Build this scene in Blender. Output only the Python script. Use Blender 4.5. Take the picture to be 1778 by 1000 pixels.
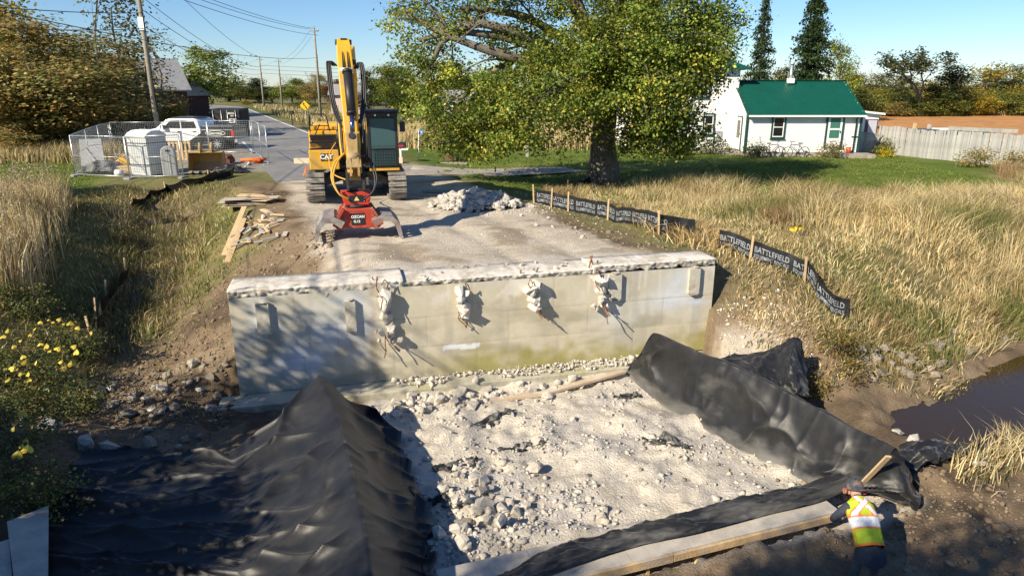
import bpy, bmesh, math, random
import numpy as np
from mathutils import Vector, Matrix, Quaternion

for _o in list(bpy.data.objects):
    bpy.data.objects.remove(_o)
SC = bpy.context.scene
COL = SC.collection
R = math.radians
rnd = random.Random(7)
rng = np.random.default_rng(11)

# ------------------------------------------------------------------ camera
CAMH, PITCH, FPX = 3.9, R(16.7), 1185.0
cam_d = bpy.data.cameras.new('camera'); cam = bpy.data.objects.new('camera', cam_d); COL.objects.link(cam)
cam.location = (0, 0, CAMH); cam.rotation_euler = (math.pi/2-PITCH, 0, 0)
cam_d.sensor_width = 36; cam_d.lens = 36*FPX/1778; cam_d.clip_start = .1; cam_d.clip_end = 3000
SC.camera = cam
# ------------------------------------------------------------------ sky, sun, exposure
SUN_EL, SUN_AZ = R(34), R(48)          # light travels to the right (48 deg) of straight ahead
w = bpy.data.worlds.new('World'); SC.world = w; w.use_nodes = True
nt = w.node_tree; nt.nodes.clear()
sky = nt.nodes.new('ShaderNodeTexSky'); sky.sky_type = 'NISHITA'; sky.sun_disc = False
sky.sun_elevation = SUN_EL; sky.sun_rotation = SUN_AZ+math.pi
sky.altitude = 400; sky.air_density = 1.0; sky.dust_density = 0.0; sky.ozone_density = 8.0
bg = nt.nodes.new('ShaderNodeBackground'); bg.inputs['Strength'].default_value = .085
wo = nt.nodes.new('ShaderNodeOutputWorld')
nt.links.new(sky.outputs[0], bg.inputs[0]); nt.links.new(bg.outputs[0], wo.inputs[0])
sun_d = bpy.data.lights.new('sun', 'SUN'); sun_d.energy = 5.0; sun_d.angle = R(.53); sun_d.color = (1, .88, .69)
sun = bpy.data.objects.new('sun', sun_d); COL.objects.link(sun)
SUNV = Vector((math.sin(SUN_AZ)*math.cos(SUN_EL), math.cos(SUN_AZ)*math.cos(SUN_EL), -math.sin(SUN_EL)))
sun.rotation_euler = SUNV.to_track_quat('-Z', 'Y').to_euler()
sun.location = (-30, -14, 40)
SC.view_settings.view_transform = 'Standard'; SC.view_settings.look = 'None'
SC.view_settings.exposure = 0.68; SC.view_settings.gamma = 1; SC.view_settings.use_curve_mapping = False

# ------------------------------------------------------------------ placing by survey: photo pixel -> point on a level, or at a distance
_c, _s = math.cos(PITCH), math.sin(PITCH)
def G(px, py, z=0.):
    u = (px-889)/FPX; v = (py-500)/FPX; d = (CAMH-z)/(_s+v*_c)
    return Vector((u*d, d*(_c-v*_s), z))
def D(px, py, Y):
    u = (px-889)/FPX; v = (py-500)/FPX; d = Y/(_c-v*_s)
    return Vector((u*d, Y, CAMH-d*(_s+v*_c)))

# ------------------------------------------------------------------ noise
def _h(xi, yi, seed):
    n = (xi.astype(np.int64)*374761393 + yi.astype(np.int64)*668265263 + seed*1274126177) & 0xffffffff
    n = ((n ^ (n >> 13))*1103515245) & 0xffffffff
    n = ((n ^ (n >> 15))*668265263) & 0xffffffff
    return ((n ^ (n >> 16)) & 0xffff)/65535.
def vnoise(x, y, seed=0):
    x = np.asarray(x, float); y = np.asarray(y, float)
    xi = np.floor(x); yi = np.floor(y); fx = x-xi; fy = y-yi
    fx = fx*fx*(3-2*fx); fy = fy*fy*(3-2*fy)
    a = _h(xi, yi, seed); b = _h(xi+1, yi, seed); c = _h(xi, yi+1, seed); d = _h(xi+1, yi+1, seed)
    return (a+(b-a)*fx)*(1-fy)+(c+(d-c)*fx)*fy
def fbm(x, y, oct=4, seed=0, lac=2.03, g=.5):
    t = 0; a = 1; n = 0
    for i in range(oct):
        t = t+a*(vnoise(x, y, seed+i*17)*2-1); n += a; a *= g; x = np.asarray(x)*lac+3.7; y = np.asarray(y)*lac+1.3
    return t/n
def sm(x, a, b):
    t = np.clip((np.asarray(x, float)-a)/(b-a), 0, 1); return t*t*(3-2*t)

# ------------------------------------------------------------------ mesh helpers
def link(o, parent=None):
    COL.objects.link(o)
    if parent is not None: o.parent = parent
    return o
def tag(o, label=None, cat=None, group=None, kind=None):
    if label: o['label'] = label
    if cat: o['category'] = cat
    if group: o['group'] = group
    if kind: o['kind'] = kind
    return o
def empty(name, loc=(0, 0, 0), rz=0, label=None, cat=None, group=None):
    o = bpy.data.objects.new(name, None); o.empty_display_size = .2
    o.location = loc; o.rotation_euler = (0, 0, rz); COL.objects.link(o)
    return tag(o, label, cat, group)
def np_mesh(name, V, F, mat=None, col=None, smooth=False):
    """V (n,3), F (m,3|4); col (n,3) -> colour attribute Col"""
    V = np.asarray(V, np.float32); F = np.asarray(F, np.int32)
    me = bpy.data.meshes.new(name); k = F.shape[1]
    me.vertices.add(len(V)); me.vertices.foreach_set('co', V.ravel())
    me.loops.add(F.size); me.loops.foreach_set('vertex_index', F.ravel())
    me.polygons.add(len(F)); me.polygons.foreach_set('loop_start', np.arange(0, F.size, k, dtype=np.int32))
    try: me.polygons.foreach_set('loop_total', np.full(len(F), k, np.int32))
    except Exception: pass
    if smooth: me.polygons.foreach_set('use_smooth', np.ones(len(F), bool))
    if col is not None:
        a = me.color_attributes.new('Col', 'FLOAT_COLOR', 'POINT')
        c4 = np.ones((len(V), 4), np.float32); c4[:, :3] = col; a.data.foreach_set('color', c4.ravel())
    me.update(calc_edges=True)
    if mat: me.materials.append(mat)
    return me
def obj(name, me, parent=None, loc=None):
    o = bpy.data.objects.new(name, me)
    if loc is not None: o.location = loc
    return link(o, parent)
def copy_tree(o, parent=None):
    c = o.copy(); COL.objects.link(c); c.parent = parent
    if parent is not None: c.matrix_parent_inverse = o.matrix_parent_inverse.copy()
    for ch in o.children: copy_tree(ch, c)
    return c

class MB:
    """collects shapes; .build(name, mat, parent) links them as one mesh object"""
    def __init__(s): s.v = []; s.f = []; s.m = []; s.mi = 0; s.sm = []
    def add(s, vs, fs, smooth=False):
        n = len(s.v); s.v += [tuple(p) for p in vs]
        for f in fs: s.f.append([i+n for i in f]); s.m.append(s.mi); s.sm.append(smooth)
        return s
    def mat(s, i): s.mi = i; return s
    def box(s, c, d, rot=None, taper=1.):
        hx, hy, hz = d[0]/2, d[1]/2, d[2]/2
        vs = [Vector((x*hx*(taper if z > 0 else 1), y*hy*(taper if z > 0 else 1), z*hz)) for z in (-1, 1) for x, y in ((-1, -1), (1, -1), (1, 1), (-1, 1))]
        if rot is not None:
            M = rot if isinstance(rot, Matrix) else Matrix.Rotation(rot, 3, 'Z')
            vs = [M @ v for v in vs]
        c = Vector(c); vs = [v+c for v in vs]
        return s.add(vs, [(0, 3, 2, 1), (4, 5, 6, 7), (0, 1, 5, 4), (1, 2, 6, 5), (2, 3, 7, 6), (3, 0, 4, 7)])
    def bx(s, x0, x1, y0, y1, z0, z1):
        return s.box(((x0+x1)/2, (y0+y1)/2, (z0+z1)/2), (x1-x0, y1-y0, z1-z0))
    def beam(s, p, q, wd, ht, up=(0, 0, 1)):
        p = Vector(p); q = Vector(q); d = (q-p); L = d.length; d.normalize(); up = Vector(up)
        x = d.cross(up)
        if x.length < 1e-4: x = d.cross(Vector((1, 0, 0)))
        x.normalize(); z = x.cross(d).normalized()
        M = Matrix((x, d, z)).transposed()
        return s.box((p+q)/2, (wd, L, ht), M)
    def tube(s, pts, rad, n=8, caps=True, smooth=True):
        pts = [Vector(p) for p in pts]; k = len(pts)
        rs = rad if isinstance(rad, (list, tuple)) else [rad]*k
        vs = []; ref = None
        for i, p in enumerate(pts):
            t = (pts[min(i+1, k-1)]-pts[max(i-1, 0)]).normalized()
            if ref is None:
                ref = t.cross(Vector((0, 0, 1)))
                if ref.length < .05: ref = t.cross(Vector((1, 0, 0)))
            ref = (ref-t*ref.dot(t)).normalized(); b = t.cross(ref)
            for j in range(n):
                a = 2*math.pi*j/n; vs.append(p+(ref*math.cos(a)+b*math.sin(a))*rs[i])
        fs = [(i*n+j, i*n+(j+1) % n, (i+1)*n+(j+1) % n, (i+1)*n+j) for i in range(k-1) for j in range(n)]
        s.add(vs, fs, smooth)
        if caps:
            m = len(s.v)-k*n
            s.f.append([m+j for j in range(n)][::-1]); s.m.append(s.mi); s.sm.append(False)
            s.f.append([m+(k-1)*n+j for j in range(n)]); s.m.append(s.mi); s.sm.append(False)
        return s
    def prism(s, poly, a, b, axis='y'):
        """extrude 2-D polygon; axis y: poly in (x,z); axis x: poly in (y,z); axis z: poly in (x,y)"""
        def P(p, t): return {'y': (p[0], t, p[1]), 'x': (t, p[0], p[1]), 'z': (p[0], p[1], t)}[axis]
        n = len(poly)
        return s.add([P(p, a) for p in poly]+[P(p, b) for p in poly],
              [tuple(range(n))[::-1], tuple(range(n, 2*n))]+[(i, (i+1) % n, (i+1) % n+n, i+n) for i in range(n)])
    def build(s, name, mats, parent=None, loc=None, bevel=0, fix=True):
        me = s.mesh(name, mats, fix)
        o = obj(name, me, parent, loc)
        if bevel:
            b = o.modifiers.new('bevel', 'BEVEL'); b.width = bevel; b.segments = 2; b.limit_method = 'ANGLE'; b.angle_limit = R(35)
        return o
    def mesh(s, name, mats, fix=True):
        me = bpy.data.meshes.new(name); me.from_pydata(s.v, [], s.f)
        for m in (mats if isinstance(mats, (list, tuple)) else [mats]): me.materials.append(m)
        me.polygons.foreach_set('material_index', s.m); me.polygons.foreach_set('use_smooth', s.sm)
        if fix:
            bm = bmesh.new(); bm.from_mesh(me); bmesh.ops.recalc_face_normals(bm, faces=bm.faces); bm.to_mesh(me); bm.free()
        me.update(); return me

# ------------------------------------------------------------------ materials
MATS = {}
def mat(name, col, rough=.8, var=.25, scale=3., bump=0., bscale=None, metal=0., col2=None, spec=.3, obj_space=False, fac=None, rand=0., det=5., coat=0.):
    """procedural: base colour mottled by two noises, optional second colour in patches, bump"""
    m = bpy.data.materials.new(name); m.use_nodes = True; n = m.node_tree.nodes; l = m.node_tree.links
    b = n['Principled BSDF']; b.inputs['Roughness'].default_value = rough; b.inputs['Metallic'].default_value = metal
    b.inputs['Specular IOR Level'].default_value = spec
    if coat: b.inputs['Coat Weight'].default_value = coat
    if obj_space: co = n.new('ShaderNodeTexCoord').outputs['Object']
    else: co = n.new('ShaderNodeNewGeometry').outputs['Position']
    nz = n.new('ShaderNodeTexNoise'); nz.inputs['Scale'].default_value = scale; nz.inputs['Detail'].default_value = det; nz.inputs['Roughness'].default_value = .65
    l.new(co, nz.inputs['Vector'])
    mx = n.new('ShaderNodeMix'); mx.data_type = 'RGBA'; c = list(col)+[1]
    lo = [max(0, v*(1-var)) for v in col]+[1]; hi = [min(1, v*(1+var)) for v in col]+[1]
    rp = n.new('ShaderNodeMapRange'); rp.inputs[1].default_value = .3; rp.inputs[2].default_value = .7
    l.new(nz.outputs['Fac'], rp.inputs[0]); l.new(rp.outputs[0], mx.inputs[0]); mx.inputs[6].default_value = lo; mx.inputs[7].default_value = hi
    out = mx.outputs[2]
    if col2 is not None:
        n2 = n.new('ShaderNodeTexNoise'); n2.inputs['Scale'].default_value = scale*.37; n2.inputs['Detail'].default_value = 6; n2.inputs['Roughness'].default_value = .7
        l.new(co, n2.inputs['Vector'])
        r2 = n.new('ShaderNodeMapRange'); f = fac or (.5, .62); r2.inputs[1].default_value = f[0]; r2.inputs[2].default_value = f[1]
        l.new(n2.outputs['Fac'], r2.inputs[0])
        m2 = n.new('ShaderNodeMix'); m2.data_type = 'RGBA'; l.new(r2.outputs[0], m2.inputs[0]); l.new(out, m2.inputs[6]); m2.inputs[7].default_value = list(col2)+[1]
        out = m2.outputs[2]
    if rand:
        oi = n.new('ShaderNodeObjectInfo'); h = n.new('ShaderNodeHueSaturation')
        r3 = n.new('ShaderNodeMapRange'); r3.inputs[3].default_value = 1-rand; r3.inputs[4].default_value = 1+rand
        l.new(oi.outputs['Random'], r3.inputs[0]); l.new(r3.outputs[0], h.inputs['Value']); l.new(out, h.inputs['Color']); out = h.outputs[0]
    l.new(out, b.inputs['Base Color'])
    if bump:
        n3 = n.new('ShaderNodeTexNoise'); n3.inputs['Scale'].default_value = bscale or scale*4; n3.inputs['Detail'].default_value = 6
        l.new(co, n3.inputs['Vector']); bp = n.new('ShaderNodeBump'); bp.inputs['Strength'].default_value = bump; bp.inputs['Distance'].default_value = .03
        l.new(n3.outputs['Fac'], bp.inputs['Height']); l.new(bp.outputs[0], b.inputs['Normal'])
    MATS[name] = m; return m
def attr_mat(name, rough=.9, var=.2, scale=6., bump=.0, bscale=30., trans=0., spec=.2, fine=None, obj_space=False):
    """colour from the Col attribute (what the thing itself is), mottled; trans = leaf translucency"""
    m = bpy.data.materials.new(name); m.use_nodes = True; n = m.node_tree.nodes; l = m.node_tree.links
    b = n['Principled BSDF']; b.inputs['Roughness'].default_value = rough; b.inputs['Specular IOR Level'].default_value = spec
    a = n.new('ShaderNodeVertexColor'); a.layer_name = 'Col'; out = a.outputs[0]
    co = n.new('ShaderNodeTexCoord').outputs['Object'] if obj_space else n.new('ShaderNodeNewGeometry').outputs['Position']
    if var:
        nz = n.new('ShaderNodeTexNoise'); nz.inputs['Scale'].default_value = scale; nz.inputs['Detail'].default_value = 8; nz.inputs['Roughness'].default_value = .72
        l.new(co, nz.inputs['Vector'])
        rp = n.new('ShaderNodeMapRange'); rp.inputs[1].default_value = .28; rp.inputs[2].default_value = .72; rp.inputs[3].default_value = 1-var; rp.inputs[4].default_value = 1+var
        l.new(nz.outputs['Fac'], rp.inputs[0])
        mx = n.new('ShaderNodeMix'); mx.data_type = 'RGBA'; mx.blend_type = 'MULTIPLY'; mx.inputs[0].default_value = 1
        l.new(out, mx.inputs[6]); l.new(rp.outputs[0], mx.inputs[7]); out = mx.outputs[2]
    l.new(out, b.inputs['Base Color'])
    if bump:
        n3 = n.new('ShaderNodeTexNoise'); n3.inputs['Scale'].default_value = bscale; n3.inputs['Detail'].default_value = 8; n3.inputs['Roughness'].default_value = .65
        l.new(co, n3.inputs['Vector']); bp = n.new('ShaderNodeBump'); bp.inputs['Strength'].default_value = bump; bp.inputs['Distance'].default_value = .05
        l.new(n3.outputs['Fac'], bp.inputs['Height']); l.new(bp.outputs[0], b.inputs['Normal'])
    if trans:
        tb = n.new('ShaderNodeBsdfTranslucent'); l.new(out, tb.inputs[0]); ms = n.new('ShaderNodeMixShader'); ms.inputs[0].default_value = trans
        l.new(b.outputs[0], ms.inputs[1]); l.new(tb.outputs[0], ms.inputs[2]); l.new(ms.outputs[0], n['Material Output'].inputs[0])
    MATS[name] = m; return m
def plain(name, col, rough=.5, metal=0., spec=.5, coat=0.): return mat(name, col, rough, .08, 4., 0, metal=metal, spec=spec, obj_space=True, coat=coat)

LEAF = attr_mat('leaf', .55, 0, trans=.38, spec=.3)
BLADE = attr_mat('grass_blade', .75, 0, trans=.25, spec=.15)
BARK = mat('bark', (.155, .135, .11), .95, .4, 6, .8, 18)
BARKL = mat('pale_bark', (.24, .21, .18), .95, .35, 6, .6, 18)
STONE = mat('broken_concrete', (.55, .51, .445), .95, .16, 9, .6, 30, col2=(.40, .375, .33), rand=.14, obj_space=True)
STONED = mat('brown_field_stone', (.26, .225, .18), .9, .3, 9, .4, 30, rand=.25, obj_space=True)
WOOD = mat('raw_lumber', (.60, .44, .25), .8, .15, 8, .15, 40, rand=.14, obj_space=True)
WOODG = mat('weathered_board', (.36, .36, .34), .9, .22, 3, .25, 40, rand=.16, obj_space=True)
STEELD = mat('dark_steel', (.035, .035, .038), .55, .4, 8, .1, obj_space=True)
RUST = mat('rusty_rebar', (.20, .095, .05), .9, .4, 20)
YEL = mat('machine_yellow', (.72, .39, .025), .42, .12, 5, .02, 30, col2=(.45, .33, .16), fac=(.5, .68), spec=.4, obj_space=True)
BLACKP = plain('black_plastic', (.02, .02, .022), .5)
WHITEP = plain('white_paint', (.82, .82, .80), .45)
REDP = mat('worn_red_paint', (.42, .06, .035), .55, .2, 6, .1, 30, col2=(.36, .20, .15), fac=(.5, .66), obj_space=True)
GALV = plain('galvanised_steel', (.55, .57, .58), .4, .7)
RUBBER = mat('tyre_rubber', (.025, .025, .026), .9, .3, 20, obj_space=True)
# ------------------------------------------------------------------ terrain
WA = np.array((-5.5, 12.6)); WANG = math.atan2(2.5, 10.15); WC, WS = math.cos(WANG), math.sin(WANG); WL = 10.45
def wall_sn(x, y):
    dx = x-WA[0]; dy = y-WA[1]
    return dx*WC+dy*WS, -dx*WS+dy*WC
def wpt(s, n, z): return Vector((WA[0]+s*WC-n*WS, WA[1]+s*WS+n*WC, z))
def road_x(y): return -8.6-.463*(np.asarray(y, float)-33)
def road_t(x, y): return (x-road_x(y))*.908
def pl_dist(x, y, pts):
    """distance to polyline and interpolated third coordinate"""
    bd = np.full(np.shape(x), 1e9); bz = np.zeros(np.shape(x))
    for (x0, y0, z0), (x1, y1, z1) in zip(pts[:-1], pts[1:]):
        dx, dy = x1-x0, y1-y0; t = np.clip(((x-x0)*dx+(y-y0)*dy)/(dx*dx+dy*dy), 0, 1)
        d = np.hypot(x-x0-t*dx, y-y0-t*dy); k = d < bd
        bd = np.where(k, d, bd); bz = np.where(k, z0+t*(z1-z0), bz)
    return bd, bz
CREEK = [(60, 26, -2.6), (25, 18.6, -2.6), (12.8, 14.1, -2.62), (9.6, 12.2, -2.6), (7.9, 11.4, -2.45)]
DITCH = [(-14.5, 27.5, -.35), (-12.6, 24.5, -1.0), (-10.8, 20.5, -1.35), (-9.5, 17, -1.7), (-8.4, 14.5, -2.05), (-7.2, 11.8, -2.25)]
PIT = [(-4.5, 10.6, -2.3), (3.9, 11.2, -2.3)]
NEAR = [(-7.0, 6.0, -2.1), (0, 6.4, -2.25), (4.5, 7.2, -2.35), (7.5, 8.2, -2.0)]
def smin(a, b, k):
    h = np.clip(.5+.5*(b-a)/k, 0, 1); return b+(a-b)*h-k*h*(1-h)
def T(x, y, rough=True):
    x = np.asarray(x, float); y = np.asarray(y, float)
    t = road_t(x, y); s, n = wall_sn(x, y)
    P = -.3*sm(t, 3.8, 8)-.22*sm(-t, 4.6, 9)
    P = P+.30*np.exp(-(((x+5.9)/1.1)**2+((y-15.6)/.9)**2))*1.0+.2*np.exp(-(((x+7.0)/.9)**2+((y-17.6)/1.3)**2))
    P = P+.22*np.exp(-(((x-3.9)/1.0)**2+((y-18.3)/1.2)**2))
    P = P+fbm(x*.09, y*.09, 3, 5)*.16*sm(np.abs(t), 5, 12)
    z = P
    d, zc = pl_dist(x, y, DITCH); z = smin(z, zc+np.maximum(0, d-.6)*.52, .35)
    d, zc = pl_dist(x, y, CREEK); z = smin(z, zc+np.maximum(0, d-.5)*.52, .45)
    low = z
    d, zc = pl_dist(x, y, PIT); low = smin(low, zc+np.maximum(0, d-2.4)*.75, .2)
    d, zc = pl_dist(x, y, NEAR); low = smin(low, zc+np.maximum(0, d-1.3)*.36, .3)
    W = sm(n, .12, .48)*sm(s, -1.3, -.02)*sm(-s, -(WL+1.4), -(WL+.02))
    z = low*(1-W)+z*W
    dpl, _ = pl_dist(x, y, [(-1.2, 6.15, 0), (4.2, 8.1, 0)]); z = np.where(y < 8.1+.36*(x-4.2)+.1, np.maximum(z, -2.10-.35*np.maximum(0, dpl-.25)), z)
    z = z+.30*np.exp(-(((x+6.9)/.9)**2+((y-12.2)/1.0)**2))+.22*np.exp(-(((x+6.2)/.5)**2+((y-11.3)/.5)**2))
    inw = (s > -.05)*(s < WL+.05)*(n > -3.4)*(n < .3)
    z = np.where((s > .1)*(s < WL-.1)*(n < .12)*(n > -1.2), np.minimum(z, -2.26), z)
    if rough:
        road = (np.abs(t) < 3.1)*(y > 14)
        a = np.where(road, .028, .075)*np.where(y > 60, .3, 1)*np.where((np.abs(t) < 3.3)*(y > 28), 0, 1)*np.where(x > 11, .5, 1)
        z = z+fbm(x*1.3, y*1.3, 4, 2)*a
        z = z+np.maximum(0, fbm(x*1.7+3, y*1.7, 4, 57))*.22*sm(-z, 1.9, 2.15)*sm(-y, -15, -14)+fbm(x*6, y*6, 3, 29)*.06*sm(-z, 1.6, 2.1)*sm(-y, -15, -14)+np.abs(fbm(x*2.5, y*2.5, 4, 31))*.14*(np.hypot((x+6.9)/1.6, (y-13.5)/4) < 1)*sm(np.abs(t), 2.6, 3.2)
        # caterpillar / wheel furrows pressed into the gravel
        ph = t*1.0
        f = (np.exp(-((ph+1.6)/.28)**2)+np.exp(-((ph-.5)/.24)**2)+np.exp(-((ph-2.0)/.3)**2))*sm(-y, -27, -22)*sm(y, 13.5, 15.5)
        z = z-f*.05*(.6+.8*vnoise(x*1.1, y*1.1, 9))
    return z
def Tz(x, y): return float(T(np.array([x]), np.array([y]))[0])

def axis(lo, a, b, hi, step, g=1.09):
    ax = list(np.arange(a, b, step)); st = step; v = a
    L = []
    while v > lo: st *= g; v -= st; L.append(v)
    st = step; v = ax[-1]; Rr = []
    while v < hi: st *= g; v += st; Rr.append(v)
    return np.array(L[::-1]+ax+Rr)
gx = axis(-420, -13, 12, 420, .085); gy = axis(-60, 6.2, 26, 900, .085, 1.05)
X, Y = np.meshgrid(gx, gy); Z = T(X, Y)
s_, n_ = wall_sn(X, Y); t_ = road_t(X, Y)
def lerp(c, col, m): return c*(1-m[..., None])+np.array(col)*m[..., None]
nA = fbm(X*.5, Y*.5, 4, 21); nB = fbm(X*2.1, Y*2.1, 4, 33); nC = fbm(X*.12, Y*.12, 3, 41)
C = np.zeros(X.shape+(3,))+np.array((.15, .13, .06))              # rough grass, part dried
C = lerp(C, (.31, .245, .12), sm(nA+.5*nB, -.25, .25))
C = lerp(C, (.085, .12, .03), sm(nC+.4*nA, .05, .4)*.6)
dcr, _ = pl_dist(X, Y, CREEK); ddi, _ = pl_dist(X, Y, DITCH); dpi, _ = pl_dist(X, Y, PIT); dne, _ = pl_dist(X, Y, NEAR)
# mown lawns: beside the house, over the drive, left field
lawn = sm(t_+nA*.6, 4.2, 5.4)*sm(Y+nA, 24.6, 26)*sm(-Y, -62, -52)*sm(-(X-.62*Y+nA*1.2), -3.5, -1.5)
lawn2 = sm(X+nA*1.2, 8.6, 9.9)*sm(Y+nA*.8-.12*(X-10), 25.2, 26.6)*sm(-Y, -43, -41.5)*sm(-(X+.1*Y)+nA, -25.5, -23.8)
lawn3 = sm(-t_, 9.6, 10.6)*sm(Y+nA*.8, 24, 26)*sm(-Y, -41, -38)
lm = np.clip(lawn+lawn2+lawn3, 0, 1)
C = lerp(C, (.105, .155, .028), lm)
C = lerp(C, (.15, .20, .04), lm*sm(nC, -.1, .4)*.8)
C = lerp(C, (.075, .12, .02), lm*sm(fbm(X*.35+Y*.1, Y*1.9, 4, 51), .0, .3)*.7)
C = lerp(C, (.19, .19, .06), lm*sm(fbm(X*.9, Y*1.4, 4, 52), .12, .4)*.6)
far = sm(Y, 50, 70); C = lerp(C, (.17, .16, .07), far*.7)
C = lerp(C, (.085, .12, .035), far*sm(nC, 0, .3)*.8)
# earth shoulders, banks and bed
earth = sm(-(np.abs(t_+.2)+nB*.7), -5.0, -3.5)*sm(Y, 12.5, 13.5)*sm(-Y, -30, -26)
earth = np.maximum(earth, sm(-(ddi+nB*.9+nA*.5), -1.6, -.5)*.65)
earth = np.maximum(earth, sm(-(dpi+nA*.8+nB*.5), -4.6, -3.6)*sm(-n_, -.4, 0))
earth = np.maximum(earth, sm(-(dne+nA*.5+nB*.4), -2.9, -1.8)*sm(-Y, -10.5, -9.3))
earth = np.maximum(earth, sm(-(np.hypot((X-5.6)/1.6, (Y-15.3)/2.8)+nB*.35), -1, -.6)*.7)
earth = np.maximum(earth, sm(-(dcr+nB*.4), -1.9, -1.1))
earth = np.maximum(earth, sm(-(np.hypot((X+6.6)/2.1, (Y-13.6)/4.6)+nB*.35), -1.05, -.7))
C = lerp(C, (.215, .16, .105), earth)
C = lerp(C, (.095, .072, .05), earth*sm(nA+.6*nB, .05, .4)*.85)
C = lerp(C, (.32, .25, .165), earth*sm(-nA+.6*nB, .1, .45)*.7)
# compound yard gravel
yard = sm(-(np.abs(X+14.6+.3*(Y-36))+nB*.6), -3.4, -2.4)*sm(Y+nB*.5, 31, 32.2)*sm(-Y, -60, -57)
C = lerp(C, (.30, .27, .235), yard*.9)
# crushed gravel roadway
gr = sm(-(np.abs(t_-.05*(Y-16))+nB*.35+nA*.35), -3.75, -3.05)*sm(n_, .1, .5)*sm(-Y, -36, -32)
C = lerp(C, (.54, .485, .40), gr)
C = lerp(C, (.45, .395, .315), gr*sm(nA+.5*nB, .0, .35)*.85)
C = lerp(C, (.30, .245, .18), gr*sm(fbm(X*.8+9, Y*1.3, 4, 77), .22, .42)*.8)
C = lerp(C, (.50, .47, .42), gr*sm(-n_-nB*.6, -2.0, -.7)*.7)
# concrete dust over the pit floor
pit = sm(X-(-2.6)-.30*(11.5-Y)+nB*.2, -.2, .3)*sm(-(dpi+nB*.3), -3.9, -3.0)*sm(-n_, -.2, .1)*sm(-(X-.42*(13.2-Y)*1.25)+nB*.2, -4.2, -3.2)
pit = np.maximum(pit, .6*sm(-(np.hypot((X-5.0)/1.3, (Y-13.9)/.9)+nB*.5), -1, -.4))
pit = pit*np.where(n_ < -1, sm(Y-(8.1+.36*(X-4.2)), -.15, .15), 1)
C = lerp(C, (.60, .55, .465), pit)
C = lerp(C, (.50, .47, .43), pit*sm(fbm(X*1.1, Y*1.1, 4, 58), .0, .3)*.8)
C = lerp(C, (.44, .39, .32), pit*sm(nA+.7*nB, .05, .4)*.7)
C = lerp(C, (.20, .155, .10), sm(-(dcr+nB*.3), -1.2, -.6)*.8)
nx, ny = len(gx), len(gy)
I = np.arange(nx*ny).reshape(ny, nx)
F = np.stack([I[:-1, :-1], I[:-1, 1:], I[1:, 1:], I[1:, :-1]], -1).reshape(-1, 4)
GROUND = attr_mat('ground', .95, .26, 7., .9, 26., spec=.1)
ground = obj('ground', np_mesh('ground', np.stack([X, Y, Z], -1).reshape(-1, 3), F, GROUND, C.reshape(-1, 3), True))
tag(ground, 'rough earth, gravel and grass ground of the site', None, None, 'structure')

# water in the creek
WATER = bpy.data.materials.new('brown_water'); WATER.use_nodes = True
_b = WATER.node_tree.nodes['Principled BSDF']; _b.inputs['Base Color'].default_value = (.04, .024, .006, 1); _b.inputs['Roughness'].default_value = .04
_b.inputs['IOR'].default_value = 1.33; _n = WATER.node_tree.nodes.new('ShaderNodeTexNoise'); _n.inputs['Scale'].default_value = 5
_p = WATER.node_tree.nodes.new('ShaderNodeBump'); _p.inputs['Strength'].default_value = .18; _p.inputs['Distance'].default_value = .02
_g = WATER.node_tree.nodes.new('ShaderNodeNewGeometry'); WATER.node_tree.links.new(_g.outputs['Position'], _n.inputs['Vector'])
WATER.node_tree.links.new(_n.outputs[0], _p.inputs['Height']); WATER.node_tree.links.new(_p.outputs[0], _b.inputs['Normal'])
def strip(name, pts, hw, z, m, kind='structure', seg=3):
    V = []; Fs = []; k = len(pts)
    for i, p in enumerate(pts):
        p = np.array(p[:2]); a = np.array(pts[max(i-1, 0)][:2]); b = np.array(pts[min(i+1, k-1)][:2]); d = (b-a)/np.linalg.norm(b-a); nn = np.array((-d[1], d[0]))
        h = hw[i] if isinstance(hw, (list, tuple)) else hw
        for j in range(seg+1):
            q = p+nn*h*(2*j/seg-1); V.append((q[0], q[1], z(q[0], q[1]) if callable(z) else z))
    for i in range(k-1):
        for j in range(seg): a = i*(seg+1)+j; Fs.append((a, a+seg+1, a+seg+2, a+1))
    o = obj(name, np_mesh(name, V, Fs, m, None, True)); tag(o, None, None, None, kind); return o
cw = strip('creek_water', [(c[0], c[1]) for c in CREEK[1:]]+[(7.0, 10.9)], [2.0, 1.3, 1.25, 1.15, 1.0], -2.27, WATER)
cw['label'] = 'shallow brown water of the creek'

# asphalt road with painted edge lines, gravel drive
ASPH = mat('worn_asphalt', (.205, .205, .205), .9, .18, 1.2, .25, 60, col2=(.27, .26, .245), fac=(.48, .66))
PAINT = mat('road_paint', (.72, .72, .68), .8, .2, 5)
def road_pts(off, y0, y1, n=40):
    P = []
    for i in range(n+1):
        y = y0+(y1-y0)*i/n; b = max(0, y-112)
        P.append((float(road_x(y))+off/.908-b*b*.018, y))
    return P
def rz(dz): return lambda x, y: -.0+dz
rd = strip('road', road_pts(0, 29.5, 150, 60), 3.05, lambda x, y: .012-.006*max(0, y-100)*0, ASPH, seg=4); rd['label'] = 'grey asphalt road running away to the left'
for off, nm in ((2.75, 'road_edge_line'), (-2.75, 'road_edge_line')):
    strip(nm, road_pts(off, 40, 150, 60), .07, .017, PAINT, seg=1)
DRIVE = mat('drive_gravel', (.36, .33, .285), .95, .22, 3, .8, 40, col2=(.27, .235, .19), fac=(.5, .65))
dv = strip('driveway', [(-6.2, 31.6), (-3.6, 32.0), (-1, 33.0), (1.2, 34.0), (3.2, 35.0)], [2.4, 1.55, 1.4, 1.3, 1.0], lambda x, y: Tz(x, y)+.03, DRIVE, seg=4)
dv['label'] = 'pale gravel driveway between the lawns'
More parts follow.
